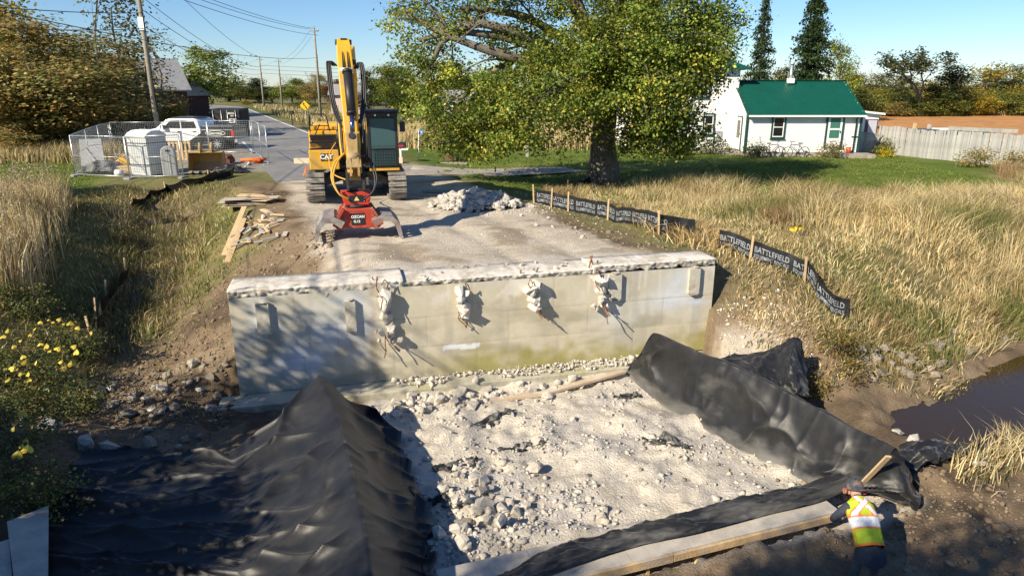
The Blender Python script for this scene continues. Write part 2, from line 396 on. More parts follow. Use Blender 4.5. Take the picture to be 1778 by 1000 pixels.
FIELD = mat('tilled_field', (.46, .225, .075), .95, .25, .8, .8, 4, col2=(.36, .18, .07))
fl = strip('field', [(22, 74), (60, 72), (150, 68)], [22, 22, 26], lambda x, y: -.17+.02*float(vnoise(np.array(x), np.array(y))), FIELD, seg=24); fl['label'] = 'bare orange brown tilled field'
# ------------------------------------------------------------------ rocks
from mathutils import noise as mnoise
def hull_mesh(name, seed, m, npts=16, flat=.75, sub=0, jit=0.):
    r = random.Random(seed); bm = bmesh.new()
    sx, sy, sz = r.uniform(.75, 1.15), r.uniform(.6, 1.0), flat*r.uniform(.7, 1.1)
    for i in range(npts):
        v = Vector((r.gauss(0, 1), r.gauss(0, 1), r.gauss(0, 1))).normalized()*r.uniform(.78, 1)
        mm = max(abs(v.x), abs(v.y), abs(v.z)); v = v.lerp(v/mm*.8, .55)
        bm.verts.new((v.x*sx*.5, v.y*sy*.5, v.z*sz*.5))
    h = bmesh.ops.convex_hull(bm, input=bm.verts)
    bmesh.ops.delete(bm, geom=[g for g in h['geom_interior'] if isinstance(g, bmesh.types.BMVert)], context='VERTS')
    if sub:
        bmesh.ops.triangulate(bm, faces=bm.faces)
        bmesh.ops.subdivide_edges(bm, edges=bm.edges, cuts=sub, use_grid_fill=True)
        for v in bm.verts: v.co += v.co.normalized()*mnoise.noise(v.co*5+Vector((seed, 0, 0)))*jit
    me = bpy.data.meshes.new(name); bm.to_mesh(me); bm.free(); me.materials.append(m); return me
CHUNKS = [hull_mesh('chunk', 100+i, STONE, 15, .75, 1, .05) for i in range(14)]
COBBLES = [hull_mesh('cobble', 300+i, STONED, 26, .7, 1, .03) for i in range(5)]
def place_rock(name, me, p, size, label, cat, group, sink=.25, parent=None):
    o = obj(name, me, parent); o.location = (p[0], p[1], p[2]+size*(.32-sink*.5)); o.scale = (size,)*3
    o.rotation_euler = (rnd.uniform(-.5, .5), rnd.uniform(-.5, .5), rnd.uniform(0, 6.28))
    if label: tag(o, label, cat, group)
    return o
def pebbles(name, P, S, m, label, parent=None):
    """many small broken stones too small to pick out, one mesh"""
    n = len(P); base = np.array([(-.5, -.4, -.3), (.5, -.45, -.3), (.45, .4, -.3), (-.4, .5, -.3), (-.3, -.3, .32), (.35, -.2, .3), (.2, .3, .34), (-.3, .25, .26)])
    Fb = np.array([(0, 3, 2, 1), (4, 5, 6, 7), (0, 1, 5, 4), (1, 2, 6, 5), (2, 3, 7, 6), (3, 0, 4, 7)])
    V = base[None]*(1+rng.uniform(-.3, .3, (n, 8, 3)))*S[:, None, None]*np.stack([rng.uniform(.7, 1.3, n), rng.uniform(.6, 1.1, n), rng.uniform(.5, 1.1, n)], -1)[:, None]
    a = rng.uniform(0, 6.28, n); b = rng.uniform(-.6, .6, n)
    ca, sa, cb, sb = np.cos(a), np.sin(a), np.cos(b), np.sin(b)
    x, y, z = V[..., 0], V[..., 1], V[..., 2]
    y, z = y*cb[:, None]-z*sb[:, None], y*sb[:, None]+z*cb[:, None]
    x, y = x*ca[:, None]-y*sa[:, None], x*sa[:, None]+y*ca[:, None]
    V = np.stack([x, y, z], -1)+P[:, None]
    F = (Fb[None]+np.arange(n)[:, None, None]*8).reshape(-1, 4)
    o = obj(name, np_mesh(name, V.reshape(-1, 3), F, m), parent); o['kind'] = 'stuff'
    if label: o['label'] = label
    return o

# ------------------------------------------------------------------ abutment wall
def wray(px, row):
    """where a sight line meets the wall's front plane: (s, z)"""
    u = (px-889)/FPX; v = (row-500)/FPX; dx, dy, dz = u, _c-v*_s, -(_s+v*_c)
    k = (-(0-WA[0])*(-WS)-(0-WA[1])*WC)/(dx*(-WS)+dy*WC)
    x, y, z = dx*k, dy*k, CAMH+dz*k
    return float((x-WA[0])*WC+(y-WA[1])*WS), z
CONC = attr_mat('cast_concrete', .9, .10, 3.5, .10, 40., spec=.15)
WROT = WANG
wall = empty('abutment_wall', wpt(0, 0, -2.35), WROT, 'long pale concrete bridge abutment with broken top edge below the excavator', 'abutment')
WZ0 = -2.35
def wall_col(s, z):
    c = np.zeros(s.shape+(3,))+np.array((.56, .515, .40))
    nb = fbm(s*1.2, z*1.6, 4, 61); nf = fbm(s*4, z*4, 4, 62)
    c = lerp(c, (.43, .395, .30), sm(nb, 0, .4)*.8); c = lerp(c, (.56, .53, .455), sm(-nb+.3*nf, .1, .45)*.7)
    c = lerp(c, (.36, .335, .25), sm(fbm(s*.8, z*3, 3, 90), .0, .4)*sm(-z, .7, 1.3)*.75); c = lerp(c, (.40, .38, .31), sm(fbm(s*3.3, z*.6, 4, 93), .12, .42)*.55)
    c = lerp(c, (.30, .275, .07), sm(-z+nf*.35+nb*.35, 1.45, 2.1)*sm(s, 3.2, 5.2)*.8)           # moss along the foot
    for (s0, z0, rs, rz_, col, a) in ((.55, -.55, .22, .35, (.60, .68, .76), .75), (1.9, -.95, .5, .3, (.66, .71, .78), .8), (1.3, -1.5, .55, .3, (.68, .73, .80), .85), (2.25, -.35, .35, .3, (.58, .64, .70), .7), (2.55, -.85, .3, .35, (.58, .63, .68), .6), (9.6, -.35, .35, .28, (.62, .67, .74), .7), (9.4, -.8, .5, .28, (.66, .71, .77), .75), (8.0, -1.1, .4, .35, (.60, .62, .60), .6), (1.6, -.5, .4, .35, (.58, .60, .58), .6), (10.0, -.95, .4, .06, (.55, .63, .75), .7)):
        c = lerp(c, col, a*np.clip(1.15*np.exp(-((s-s0)/rs)**2-((z-z0)/rz_)**2)+nf*.25, 0, 1)*(np.exp(-((s-s0)/rs/1.5)**2-((z-z0)/rz_/1.5)**2) > .05))
    c = lerp(c, (.70, .74, .80), (np.abs(z+1.52-.02*np.sin(s*9)) < .055)*(s > 4.15)*(s < 4.95)*.9)   # short painted bar
    for s0, wd, zt, zb, a in ((2.72, .05, -.1, -2.1, .62), (2.66, .022, -.7, -2.0, .5), (3.02, .02, -.8, -1.25, .5)):
        c = lerp(c, (.34, .17, .055), a*(.55+.6*fbm(z*3, s*2, 3, 4))*np.exp(-((s-s0-.03*fbm(z*2, s*0+1, 3, 3))/(wd*(1+.7*nf)))**2)*(z < zt)*(z > zb))
    for s0, zb in ((6.15, -.62), (8.6, -.55), (8.75, -.5), (9.1, -.8), (4.3, -.45), (7.4, -.5)):
        c = lerp(c, (.68, .66, .60), .7*np.exp(-((s-s0-.02*nf)/.03)**2)*(z > zb))
    c = lerp(c, (.66, .63, .57), sm(fbm(s*2.2+4, z*2.2, 4, 71), .3, .42)*sm(z, -.9, -.2)*.8)
    return c
core = MB(); core.bx(0.02, WL-.02, .03, .62, 0, 2.22); core.build('core', mat('concrete_core', (.44, .41, .33), .9, .2, 3, .3), wall)
rows = [(-2.14, -1.44, (0, 1.3, 3.1, 4.9, 6.7, 8.5, WL)), (-1.44, -.78, (0, 2.0, 3.8, 5.6, 7.4, 9.2, WL)), (-.78, -.12, (0, 1.2, 3.0, 4.8, 6.6, 8.4, WL))]
ss = np.linspace(0, WL, 330); zz = np.linspace(-2.14, -.10, 66); S, Zz = np.meshgrid(ss, zz); Nn = fbm(S*2, Zz*2, 3, 13)*.006; Cc = wall_col(S, Zz)
for z0, z1, xs in rows:        # form board lines: shallow seams in the cast face
    m_ = (np.abs(Zz-z1) < .017)*(z1 < -.2); Nn = Nn+m_*.004; Cc = lerp(Cc, (.27, .245, .185), m_*.35*sm(fbm(S*.9, Zz*3, 3, 66), -.4, .2))
    for x_ in xs[1:-1]: m_ = (np.abs(S-x_) < .017)*(Zz > z0)*(Zz < z1); Nn = Nn+m_*.003; Cc = lerp(Cc, (.30, .275, .21), m_*.28)
I = np.arange(S.size).reshape(S.shape); F = np.stack([I[:-1, :-1], I[:-1, 1:], I[1:, 1:], I[1:, :-1]], -1).reshape(-1, 4)
obj('front_face', np_mesh('front_face', np.stack([S, Nn, Zz-WZ0], -1).reshape(-1, 3), F, CONC, Cc.reshape(-1, 3), True), wall)
for e, sgn in ((0, -1), (WL, 1)):      # end faces
    zz = np.linspace(-2.3, -.1, 44); nn = np.linspace(.04, .62, 12); Nn, Zz = np.meshgrid(nn, zz)
    I = np.arange(44*12).reshape(44, 12); F = np.stack([I[:-1, :-1], I[:-1, 1:], I[1:, 1:], I[1:, :-1]], -1).reshape(-1, 4)
    obj('end_face', np_mesh('end_face', np.stack([Nn*0+e+sgn*.004, Nn, Zz-WZ0], -1).reshape(-1, 3), F, CONC, wall_col(Nn+e*.9+5, Zz).reshape(-1, 3)), wall)
BROKE = mat('fresh_broken_concrete', (.66, .625, .56), .95, .14, 7, .35, 60, col2=(.42, .375, .31), fac=(.46, .62))
def ragged_cap(name, s0, s1, top, front, back, hfun, seed):
    """broken slab left on the wall: flat worn top, fractured front band"""
    k = int((s1-s0)/.028); V = []; F = []; nf_ = 9
    for i in range(k+1):
        s = s0+(s1-s0)*i/k; h = hfun(s)*(1+.5*mnoise.fractal(Vector((s*3.1, seed+5, 0)), .9, 2, 5))
        prof = [(back, top-.25), (back, top+.0), (back*.7, top+.008), (back*.4, top+.012), (front+.08, top+.006)]+[(front+.006*q, top-.012-(h-.012)*q/(nf_-1)) for q in range(nf_)]+[(.05, top-h)]
        for j, (n, z) in enumerate(prof):
            q = Vector((s, n+seed*3, z)); d_, _ = mnoise.voronoi(q*7.5); d2, _ = mnoise.voronoi(q*19)
            if j >= 5: n -= .05*(d_[1]-d_[0])*(1 if j < 5+nf_ else 0)+.014*(d2[1]-d2[0])-.025; z += .02*mnoise.noise(q*11)
            else: z += .010*mnoise.fractal(q*6, .8, 2, 3)-(.02*(d2[0] < .12) if j == 4 else 0)
            V.append((s, n, z-WZ0))
    m = 5+nf_+1
    for i in range(k):
        for j in range(m): a = i*m+j; b = i*m+(j+1) % m; F.append((a, a+m, b+m, b))
    me = np_mesh(name, V, F, BROKE); me2 = bmesh.new(); me2.from_mesh(me); me2.verts.ensure_lookup_table()
    me2.faces.new([me2.verts[j] for j in range(m)]); me2.faces.new([me2.verts[k*m+j] for j in range(m)][::-1])
    bmesh.ops.recalc_face_normals(me2, faces=me2.faces); me2.to_mesh(me); me2.free()
    return obj(name, me, wall)
ragged_cap('deck_remnant', -.01, 3.38, .055, -.035, .95, lambda s: .17+.09*float(sm(s, .2, 2.2))-.06*float(sm(s, 2.6, 3.3)), 1)
ragged_cap('deck_remnant', 3.3, 7.6, .0, .0, 1.0, lambda s: .12, 2)
ragged_cap('deck_remnant', 7.5, WL+.01, .075, -.02, .8, lambda s: .16, 3)
ftg = MB(); ftg.bx(-.35, 10.1, -.58, .0, -.12, .21)
ftgm = mat('footing_concrete', (.42, .40, .32), .9, .2, 2.5, .4, 18, col2=(.33, .32, .17), fac=(.5, .66)); ftg.build('footing', ftgm, wall, bevel=.02)
# bearing pads left on the face, each with a broken ledge beneath
for px0, px1, r0, r1 in ((443, 466, 527, 580), (598, 616, 522, 575), (1056, 1078, 476, 518), (1196, 1214, 466, 508)):
    s0, zt = wray(px0, r0); s1, _ = wray(px1, r0); _, zb = wray((px0+px1)/2, r1)
    V = [(s0, .01, zt-WZ0), (s1, .01, zt-WZ0), (s1, .01, zb-WZ0), (s0, .01, zb-WZ0), (s0, -.07, zt-WZ0), (s1, -.08, zt-WZ0), (s1, -.08, zb-WZ0), (s0, -.07, zb-WZ0)]
    m = MB(); m.add(V, [(4, 5, 6, 7), (0, 4, 7, 3), (1, 2, 6, 5), (0, 1, 5, 4), (3, 7, 6, 2)])
    pad = m.build('bearing_pad', mat('bearing_pad', (.50, .475, .40), .9, .2, 6, .3, 20, col2=(.42, .30, .14), fac=(.55, .68)), wall)
    l = obj('broken_ledge', CHUNKS[int(px0) % 14], pad); l.location = ((s0+s1)/2+.02, -.05, zb-WZ0-.02); l.scale = ((s1-s0)*1.1, .16, .06)
    l = obj('broken_ledge', CHUNKS[int(px1) % 14], pad); l.location = ((s0+s1)/2, -.05, zt-WZ0+.03); l.scale = ((s1-s0)*1.1, .18, .06)
# torn beam ends hanging on the face, with rebar
def torn_end(name, dim, seed, parent, loc, taper, lean):
    """fractured stub: angular lumps wedged together, one mesh"""
    r = random.Random(seed); bm = bmesh.new()
    for k in range(8):
        t = (k+.5)/8; w_ = taper+(1-taper)*(1-t); src = CHUNKS[r.randrange(14)]; b2 = bmesh.new(); b2.from_mesh(src)
        sx, sy, sz = dim[0]*w_*r.uniform(.95, 1.3), dim[1]*w_*r.uniform(.9, 1.2), dim[2]*r.uniform(.3, .5)
        M = Matrix.Translation((lean*t+r.uniform(-.3, .3)*dim[0]*.35, r.uniform(-.15, .15)*dim[1], dim[2]*(.5-t))) @ Matrix.Rotation(r.uniform(-.5, .5), 4, 'Y') @ Matrix.Rotation(r.uniform(0, 6), 4, 'Z') @ Matrix.Diagonal((sx*1.15, sy*1.15, sz*1.2, 1))
        b2.transform(M); tm = bpy.data.meshes.new('t'); b2.to_mesh(tm); b2.free(); bm.from_mesh(tm); bpy.data.meshes.remove(tm)
    me = bpy.data.meshes.new(name); bm.to_mesh(me); bm.free(); me.materials.append(BROKE); return obj(name, me, parent, loc)
def rebar(parent, pts, r=.011): return MB().tube(pts, r, 5).build('rebar', RUST, parent)
for i, (px, rt, rb, wd, dep, dark) in enumerate(((664, 508, 586, .34, .24, 1), (800, 499, 553, .40, .24, 0), (925, 488, 534, .44, .30, 0), (1040, 478, 530, .40, .26, 1))):
    s, zt = wray(px, rt); _, zb = wray(px, rb); h = zt-zb; zc = (zt+zb)/2-WZ0
    c = torn_end('torn_beam_end', (wd, dep, h), i+3, wall, (s, -dep*.30, zc), .75 if not dark else .55, .05 if not dark else .12)
    r = random.Random(i+50)
    for k in range(6 if dark else 3):
        x0 = s+r.uniform(-.12, .12); z0 = zt-WZ0+r.uniform(-.15, .05) if k % 2 else zb-WZ0+r.uniform(0, .25)
        up = k % 2; P = [(x0, -.1, z0)]
        for j in range(4): P.append((P[-1][0]+r.uniform(-.05, .10)-(0 if not up else .04), P[-1][1]+r.uniform(-.12, .02), P[-1][2]+(r.uniform(.04, .13) if up and j < (3 if k < 4 else 1) else -r.uniform(.03, .14))))
        rebar(wall, P, .012)
    if dark:
        for k in range(6):
            o = obj('hanging_lump', CHUNKS[(k+i) % 14], wall); o.location = (s+r.uniform(-.18, .3), -.12+r.uniform(-.08, .02), zb-WZ0+r.uniform(-.06, .35)); o.scale = (r.uniform(.12, .24),)*3; o.rotation_euler = (r.random()*3, r.random()*3, 0)
for px, row in ((657, 492), (905, 478), (1028, 452), (1034, 452), (928, 474), (1038, 462)):       # upright bars above the edge
    s, z = wray(px, row+25); P = [(s, .15, z-WZ0-.1), (s+rnd.uniform(-.03, .03), .12, z-WZ0+.15), (s+rnd.uniform(-.14, .14), .08+rnd.uniform(-.05, .05), z-WZ0+.42)]
    rebar(wall, P, .017)
for k in range(16):     # rubble crust along the broken top and on the footing
    s = rnd.uniform(3.2, 7.6); o = obj('edge_fragment', CHUNKS[k % 14], wall); a = rnd.uniform(.07, .17); o.location = (s, rnd.uniform(.0, .8), .02-WZ0+a*.1); o.scale = (a, a, a*.8); o.rotation_euler = (rnd.random(), rnd.random(), rnd.random()*6)

# ------------------------------------------------------------------ pit: rubble
def pit_pt(px, row, z=-2.25):
    p = G(px, row, z); p.z = Tz(p.x, p.y); return p
N = 5200
pxs = rng.uniform(640, 1420, N*3); rws = rng.uniform(620, 1000, N*3)
dens = np.clip(np.exp(-((rws-(700-(pxs-640)*.15)+28)/38)**2)*1.3+np.exp(-((pxs-850)/120)**2-((rws-900)/80)**2)*1.1+.12+1.1*fbm(pxs*.016, rws*.028, 3, 8), .01, 1)
keep = rng.random(N*3) < dens*.6
keep &= (pxs > 690-(rws-760)*-.05*(rws > 760)) & (rws > 705-(pxs-640)*.19) & (pxs < 1110+(rws-650)*1.6)
pxs, rws = pxs[keep][:N], rws[keep][:N]
u = (pxs-889)/FPX; v = (rws-500)/FPX; d = (CAMH+2.25)/(_s+v*_c); P = np.stack([u*d, d*(_c-v*_s), 0*u], -1); P[:, 2] = T(P[:, 0], P[:, 1])+.005
P = P[P[:, 1] > 8.25+.36*(P[:, 0]-4.2)]; pebbles('pit_rubble', P, np.exp(rng.normal(math.log(.042), .6, len(P))).clip(.014, .15), STONE, 'fine pale concrete crumbs strewn over the pit floor')
LB = 'pale broken concrete chunk lying on the dusty pit floor'
def clear_ftg(p): s, n = wall_sn(p.x, p.y); return n < -.68
cl = 0
spec = [(85, 640, 1100, 8, .10, .36, 'foot'), (75, 760, 900, 0, .09, .34, 'clus'), (60, 700, 1380, 0, .07, .17, 'wide')]
for cnt, a, b, _, s0, s1, kind in spec:
    i = 0; tries = 0
    while i < cnt and tries < 2000:
        tries += 1
        px = rnd.uniform(a, b)
        row = {'foot': 716-(px-640)*.17+rnd.gauss(0, 13), 'clus': rnd.gauss(905, 45), 'wide': rnd.uniform(690, 950)}[kind]
        if kind == 'clus': px = rnd.gauss(840, 45)+(row-900)*-.25
        if px < 700+(row > 850)*45 and row > 745: continue
        if px > 1100+(row-650)*1.45: continue
        p = pit_pt(px, min(row, 990))
        if not clear_ftg(p) or p.y < 8.35+.36*(p.x-4.2): continue
        sz = s0+(s1-s0)*rnd.random()**2.2
        big = sz > (s0+s1)/2; place_rock('concrete_chunk', CHUNKS[rnd.randrange(14)], p, sz, ('larger ' if big else 'small ')+{'foot': 'pale concrete chunk in the rubble band along the footing', 'clus': 'pale concrete chunk in the rubble cluster at the near left of the pit', 'wide': 'pale concrete chunk lying apart on the open dusty pit floor'}[kind], 'rubble', ('larger' if big else 'small')+' chunks, '+{'foot': 'footing band', 'clus': 'near left cluster', 'wide': 'open pit floor'}[kind]); i += 1
for px, row, sz, lb in ((994, 662, .34, 'largest pointed white concrete block beside the footing in the pit'), (716, 690, .3, 'squarish grey concrete block by the left end of the pit rubble'), (1110, 660, .26, 'pale slab piece at the foot of the right tarp peak'), (836, 835, .33, 'large pale lump in the cluster on the near left of the pit'), (868, 865, .30, 'grey angular lump beside the near left rubble cluster'), (800, 960, .36, 'flat pale slab nearest the camera beside the left tarp'), (1248, 716, .14, 'white lump at the foot of the right black tarp')):
    p = pit_pt(px, row); place_rock('concrete_block', CHUNKS[int(px) % 14], p, sz, lb, 'rubble', None, .35)
for px, row, sz, lb in ((810, 925, .30, 'brown angular stone in the near left pit rubble'), (1246, 802, .12, 'upper brown cobble of the trio right of the pit centre'), (1262, 812, .11, 'tan cobble of the trio right of the pit centre'), (1188, 830, .11, 'lower brown cobble at the pit centre right'), (1112, 820, .10, 'dark brown cobble at the pit middle'), (1022, 820, .11, 'tan cobble left of the pit middle'), (1200, 796, .09, 'small brown cobble above the torn fabric')):
    p = pit_pt(px, row); place_rock('field_stone', COBBLES[int(px) % 5], p, sz, lb, 'stone', None, .3)
# crumbs lying along the footing ledge
n = 900; ss = rng.uniform(2.3, 9.6, n); nn = rng.uniform(-.5, -.05, n); Pq = np.array([tuple(wpt(a, b, 0)) for a, b in zip(ss, nn)]); kq = fbm(ss*1.3, nn*3, 3, 5)+.35*(ss-3)/6 > -.05; Pq[:, 2] = -2.13+rng.uniform(0, .06, n)*1.0; Pq = Pq[kq]; n = len(Pq)
pebbles('ledge_rubble', Pq, np.exp(rng.normal(math.log(.04), .6, n)).clip(.015, .18), STONE, 'pale crumbs heaped along the footing ledge')

# ------------------------------------------------------------------ rubble heap on the gravel
hc = G(838, 362, 0)
def heap_h(x, y): return .62*np.clip(1-np.hypot((x-hc.x+.25)/1.55, (y-hc.y-.35)/.95), 0, 1)**.8*(1+.25*fbm(x*2, y*2, 3, 4))
n = 1500; a = rng.uniform(0, 6.28, n); r_ = np.sqrt(rng.random(n)); Px = hc.x-.25+np.cos(a)*r_*1.6+(r_ > .85)*rng.uniform(0, 1.5, n); Py = hc.y+.35+np.sin(a)*r_*1.0-(r_ > .85)*rng.uniform(0, .5, n)
Pp = np.stack([Px, Py, T(Px, Py)+heap_h(Px, Py)*.9], -1); pebbles('heap_core', Pp, rng.uniform(.06, .2, n)*np.where(heap_h(Px, Py) > .05, 1, .45), STONE, 'fine crumbs filling the rubble heap on the gravel')
for k in range(105):
    a = rnd.uniform(0, 6.28); q = math.sqrt(rnd.random())*.98; x = hc.x-.25+math.cos(a)*q*1.55; y = hc.y+.35+math.sin(a)*q*.95
    z = Tz(x, y)+float(heap_h(np.array([x]), np.array([y]))[0]); place_rock('heap_chunk', CHUNKS[k % 14], (x, y, z), rnd.uniform(.13, .42), 'white broken concrete chunk in the heap on the gravel', 'rubble', 'concrete chunks heaped beside the excavator', .5)
for k, (px, row, sz) in enumerate(((905, 375, .2), (922, 362, .3), (953, 380, .17), (930, 392, .2), (960, 395, .15), (1000, 395, .13), (752, 365, .16), (1012, 414, .2))):
    p = G(px, row, 0); p.z = Tz(p.x, p.y); place_rock('stray_chunk', CHUNKS[k], p, sz, 'stray white chunk lying apart from the heap on bare earth', 'rubble', 'stray chunks beside the heap', .3)
# stones scattered on gravel and earth
n = 1500; Px = rng.uniform(-9, 6, n); Py = rng.uniform(13.6, 25, n); tt = road_t(Px, Py); s1_, n1_ = wall_sn(Px, Py); k = (np.abs(tt) < 5)*((n1_ > .9)); Px, Py = Px[k], Py[k]
pebbles('road_stones', np.stack([Px, Py, T(Px, Py)], -1), np.exp(rng.normal(math.log(.028), .5, len(Px))).clip(.012, .1), STONE, 'small pale stones scattered over the gravel')
# stones and boulders on the left bank and by the creek
LS = 'grey brown stone bedded in the bank left of the abutment'
for k in range(46):
    x = rnd.uniform(-8.3, -5.4); y = rnd.uniform(10.2, 13.4); s, n = wall_sn(np.array(x), np.array(y))
    if s > -.1 and n > -.8: continue
    place_rock('bank_stone', (COBBLES if k % 3 else CHUNKS)[k % 5], (x, y, Tz(x, y)), rnd.uniform(.12, .42), LS, 'stone', 'stones in the bank left of the abutment', .4)
for k in range(90):
    t = rnd.random(); i = rnd.randrange(1, 4); a, b = CREEK[i], CREEK[i+1]; x = a[0]+(b[0]-a[0])*t; y = a[1]+(b[1]-a[1])*t
    if x > 13.5: continue
    dx, dy = b[0]-a[0], b[1]-a[1]; L = math.hypot(dx, dy); o_ = rnd.choice((1, 1, 1, -1))*rnd.uniform(1.35, 2.2); x += -dy/L*-o_; y += dx/L*-o_
    place_rock('creek_stone', COBBLES[k % 5], (x, y, Tz(x, y)), rnd.uniform(.1, .32), 'rounded stone at the edge of the brown creek', 'stone', 'stones along the creek edge', .35)
for px, row, sz, lb in ((1700, 803, .22, 'white block on the earth right of the worker'), (1588, 760, .3, 'pale flat stone between the tarp end and the creek'), (1560, 728, .3, 'pale flat stone beside the tarp and creek')):
    p = G(px, row, -1.9); p.z = Tz(p.x, p.y); place_rock('loose_stone', CHUNKS[int(px) % 14], p, sz, lb, 'stone', None, .3)
n = 900; Px = rng.uniform(4.2, 8.5, n); Py = rng.uniform(6.3, 9.6, n); pebbles('near_bank_stones', np.stack([Px, Py, T(Px, Py)], -1), np.exp(rng.normal(math.log(.022), .5, n)).clip(.01, .07), STONED, 'small stones in the near earth bank')
n = 1200; Px = rng.uniform(-8.6, -5.3, n); Py = rng.uniform(9.5, 13.6, n); s1_, n1_ = wall_sn(Px, Py); k = ~((s1_ > -.1)*(n1_ > -.7)); pebbles('left_bank_stones', np.stack([Px[k], Py[k], T(Px[k], Py[k])], -1), np.exp(rng.normal(math.log(.04), .5, k.sum())).clip(.015, .12), STONED, 'small stones in the bank left of the abutment')
n = 900; Px = rng.uniform(4.0, 6.4, n); Py = rng.uniform(13.0, 15.2, n); s1_, n1_ = wall_sn(Px, Py); k = ~((s1_ < WL+.1)*(n1_ > -.2)); pebbles('right_bank_crumbs', np.stack([Px[k], Py[k], T(Px[k], Py[k])], -1), np.exp(rng.normal(math.log(.03), .5, k.sum())).clip(.012, .1), STONE, 'pale crumbs right of the abutment end')
# clods of dug soil
SOIL = mat('dug_soil', (.20, .15, .10), .95, .3, 8, .5, 30, col2=(.30, .235, .16)); 
def clods(n, x0, x1, y0, y1, f, lb, med=.05):
    x = rng.uniform(x0, x1, n); y = rng.uniform(y0, y1, n); k = rng.random(n) < f(x, y); x, y = x[k], y[k]
    pebbles('soil_clods', np.stack([x, y, T(x, y)], -1), np.exp(rng.normal(math.log(med), .55, len(x))).clip(.015, .22), SOIL, lb)
clods(1500, 4.2, 8.8, 6.2, 9.8, lambda x, y: np.where(y < 8.0+.36*(x-4.2), 1, .7)*sm(-pl_dist(x, y, CREEK)[0], -9, -1.5), 'clods of brown soil on the near right bank')
clods(2200, -8.8, -4.6, 11.4, 18.5, lambda x, y: ((road_t(x, y) < -2.4))*(~((wall_sn(x, y)[0] > -.1)*(wall_sn(x, y)[1] < .9)))*.9, 'clods of brown soil on the shoulder left of the abutment')
clods(900, 0.5, 5.2, 16, 22.5, lambda x, y: sm(road_t(x, y), 2.9, 3.6)*.9, 'clods of brown soil on the right shoulder of the gravel')
# ------------------------------------------------------------------ black geotextile sheets
FAB = bpy.data.materials.new('black_geotextile'); FAB.use_nodes = True
def _fab():
    n = FAB.node_tree.nodes; l = FAB.node_tree.links; b = n['Principled BSDF']; b.inputs['Roughness'].default_value = .48; b.inputs['Specular IOR Level'].default_value = .4
    b.inputs['Sheen Weight'].default_value = .12; b.inputs['Sheen Roughness'].default_value = .4
    g = n.new('ShaderNodeNewGeometry'); nz = n.new('ShaderNodeTexNoise'); nz.inputs['Scale'].default_value = 1.7; nz.inputs['Detail'].default_value = 7; nz.inputs['Roughness'].default_value = .68
    l.new(g.outputs['Position'], nz.inputs['Vector']); mr = n.new('ShaderNodeMapRange'); mr.inputs[1].default_value = .42; mr.inputs[2].default_value = .72; l.new(nz.outputs[0], mr.inputs[0])
    a = n.new('ShaderNodeVertexColor'); a.layer_name = 'Col'; mx = n.new('ShaderNodeMix'); mx.data_type = 'RGBA'; l.new(mr.outputs[0], mx.inputs[0]); l.new(a.outputs[0], mx.inputs[6])
    ad = n.new('ShaderNodeMix'); ad.data_type = 'RGBA'; ad.inputs[0].default_value = .07; l.new(a.outputs[0], ad.inputs[6]); ad.inputs[7].default_value = (.30, .29, .26, 1); l.new(ad.outputs[2], mx.inputs[7])
    l.new(mx.outputs[2], b.inputs['Base Color'])
    n3 = n.new('ShaderNodeTexNoise'); n3.inputs['Scale'].default_value = 9; n3.inputs['Detail'].default_value = 5; l.new(g.outputs['Position'], n3.inputs['Vector'])
    bp = n.new('ShaderNodeBump'); bp.inputs['Strength'].default_value = .10; bp.inputs['Distance'].default_value = .04; l.new(n3.outputs[0], bp.inputs['Height']); l.new(bp.outputs[0], b.inputs['Normal'])
_fab()
def net_surface(ctrl, nu, nv, smooth=3):
    """ctrl rows x cols of Vectors -> fine grid (rows*nv, cols*nu); rows catmull-rom, cols linear then relaxed"""
    A = np.array([[tuple(p) for p in r] for r in ctrl])
    def cat(A, n):
        m = len(A); out = []
        for i in range(m-1):
            p0, p1, p2, p3 = A[max(i-1, 0)], A[i], A[i+1], A[min(i+2, m-1)]
            for k in range(n):
                t = k/n; out.append(.5*((2*p1)+(-p0+p2)*t+(2*p0-5*p1+4*p2-p3)*t*t+(-p0+3*p1-3*p2+p3)*t**3))
        out.append(A[-1]); return np.array(out)
    B = cat(A, nv)                         # along rows
    m = B.shape[1]; cols = []
    for i in range(m-1):
        for k in range(nu): cols.append(B[:, i]*(1-k/nu)+B[:, i+1]*k/nu)
    cols.append(B[:, -1]); Gd = np.stack(cols, 1)
    for _ in range(smooth):
        H = Gd.copy(); H[:, 1:-1] = (Gd[:, :-2]+2*Gd[:, 1:-1]+Gd[:, 2:])/4; Gd = H
    return Gd
def grid_normals(Gd):
    du = np.gradient(Gd, axis=1); dv = np.gradient(Gd, axis=0); n = np.cross(du, dv); n /= np.linalg.norm(n, axis=2, keepdims=True)+1e-9
    n[n[..., 2] < 0] *= -1; return n
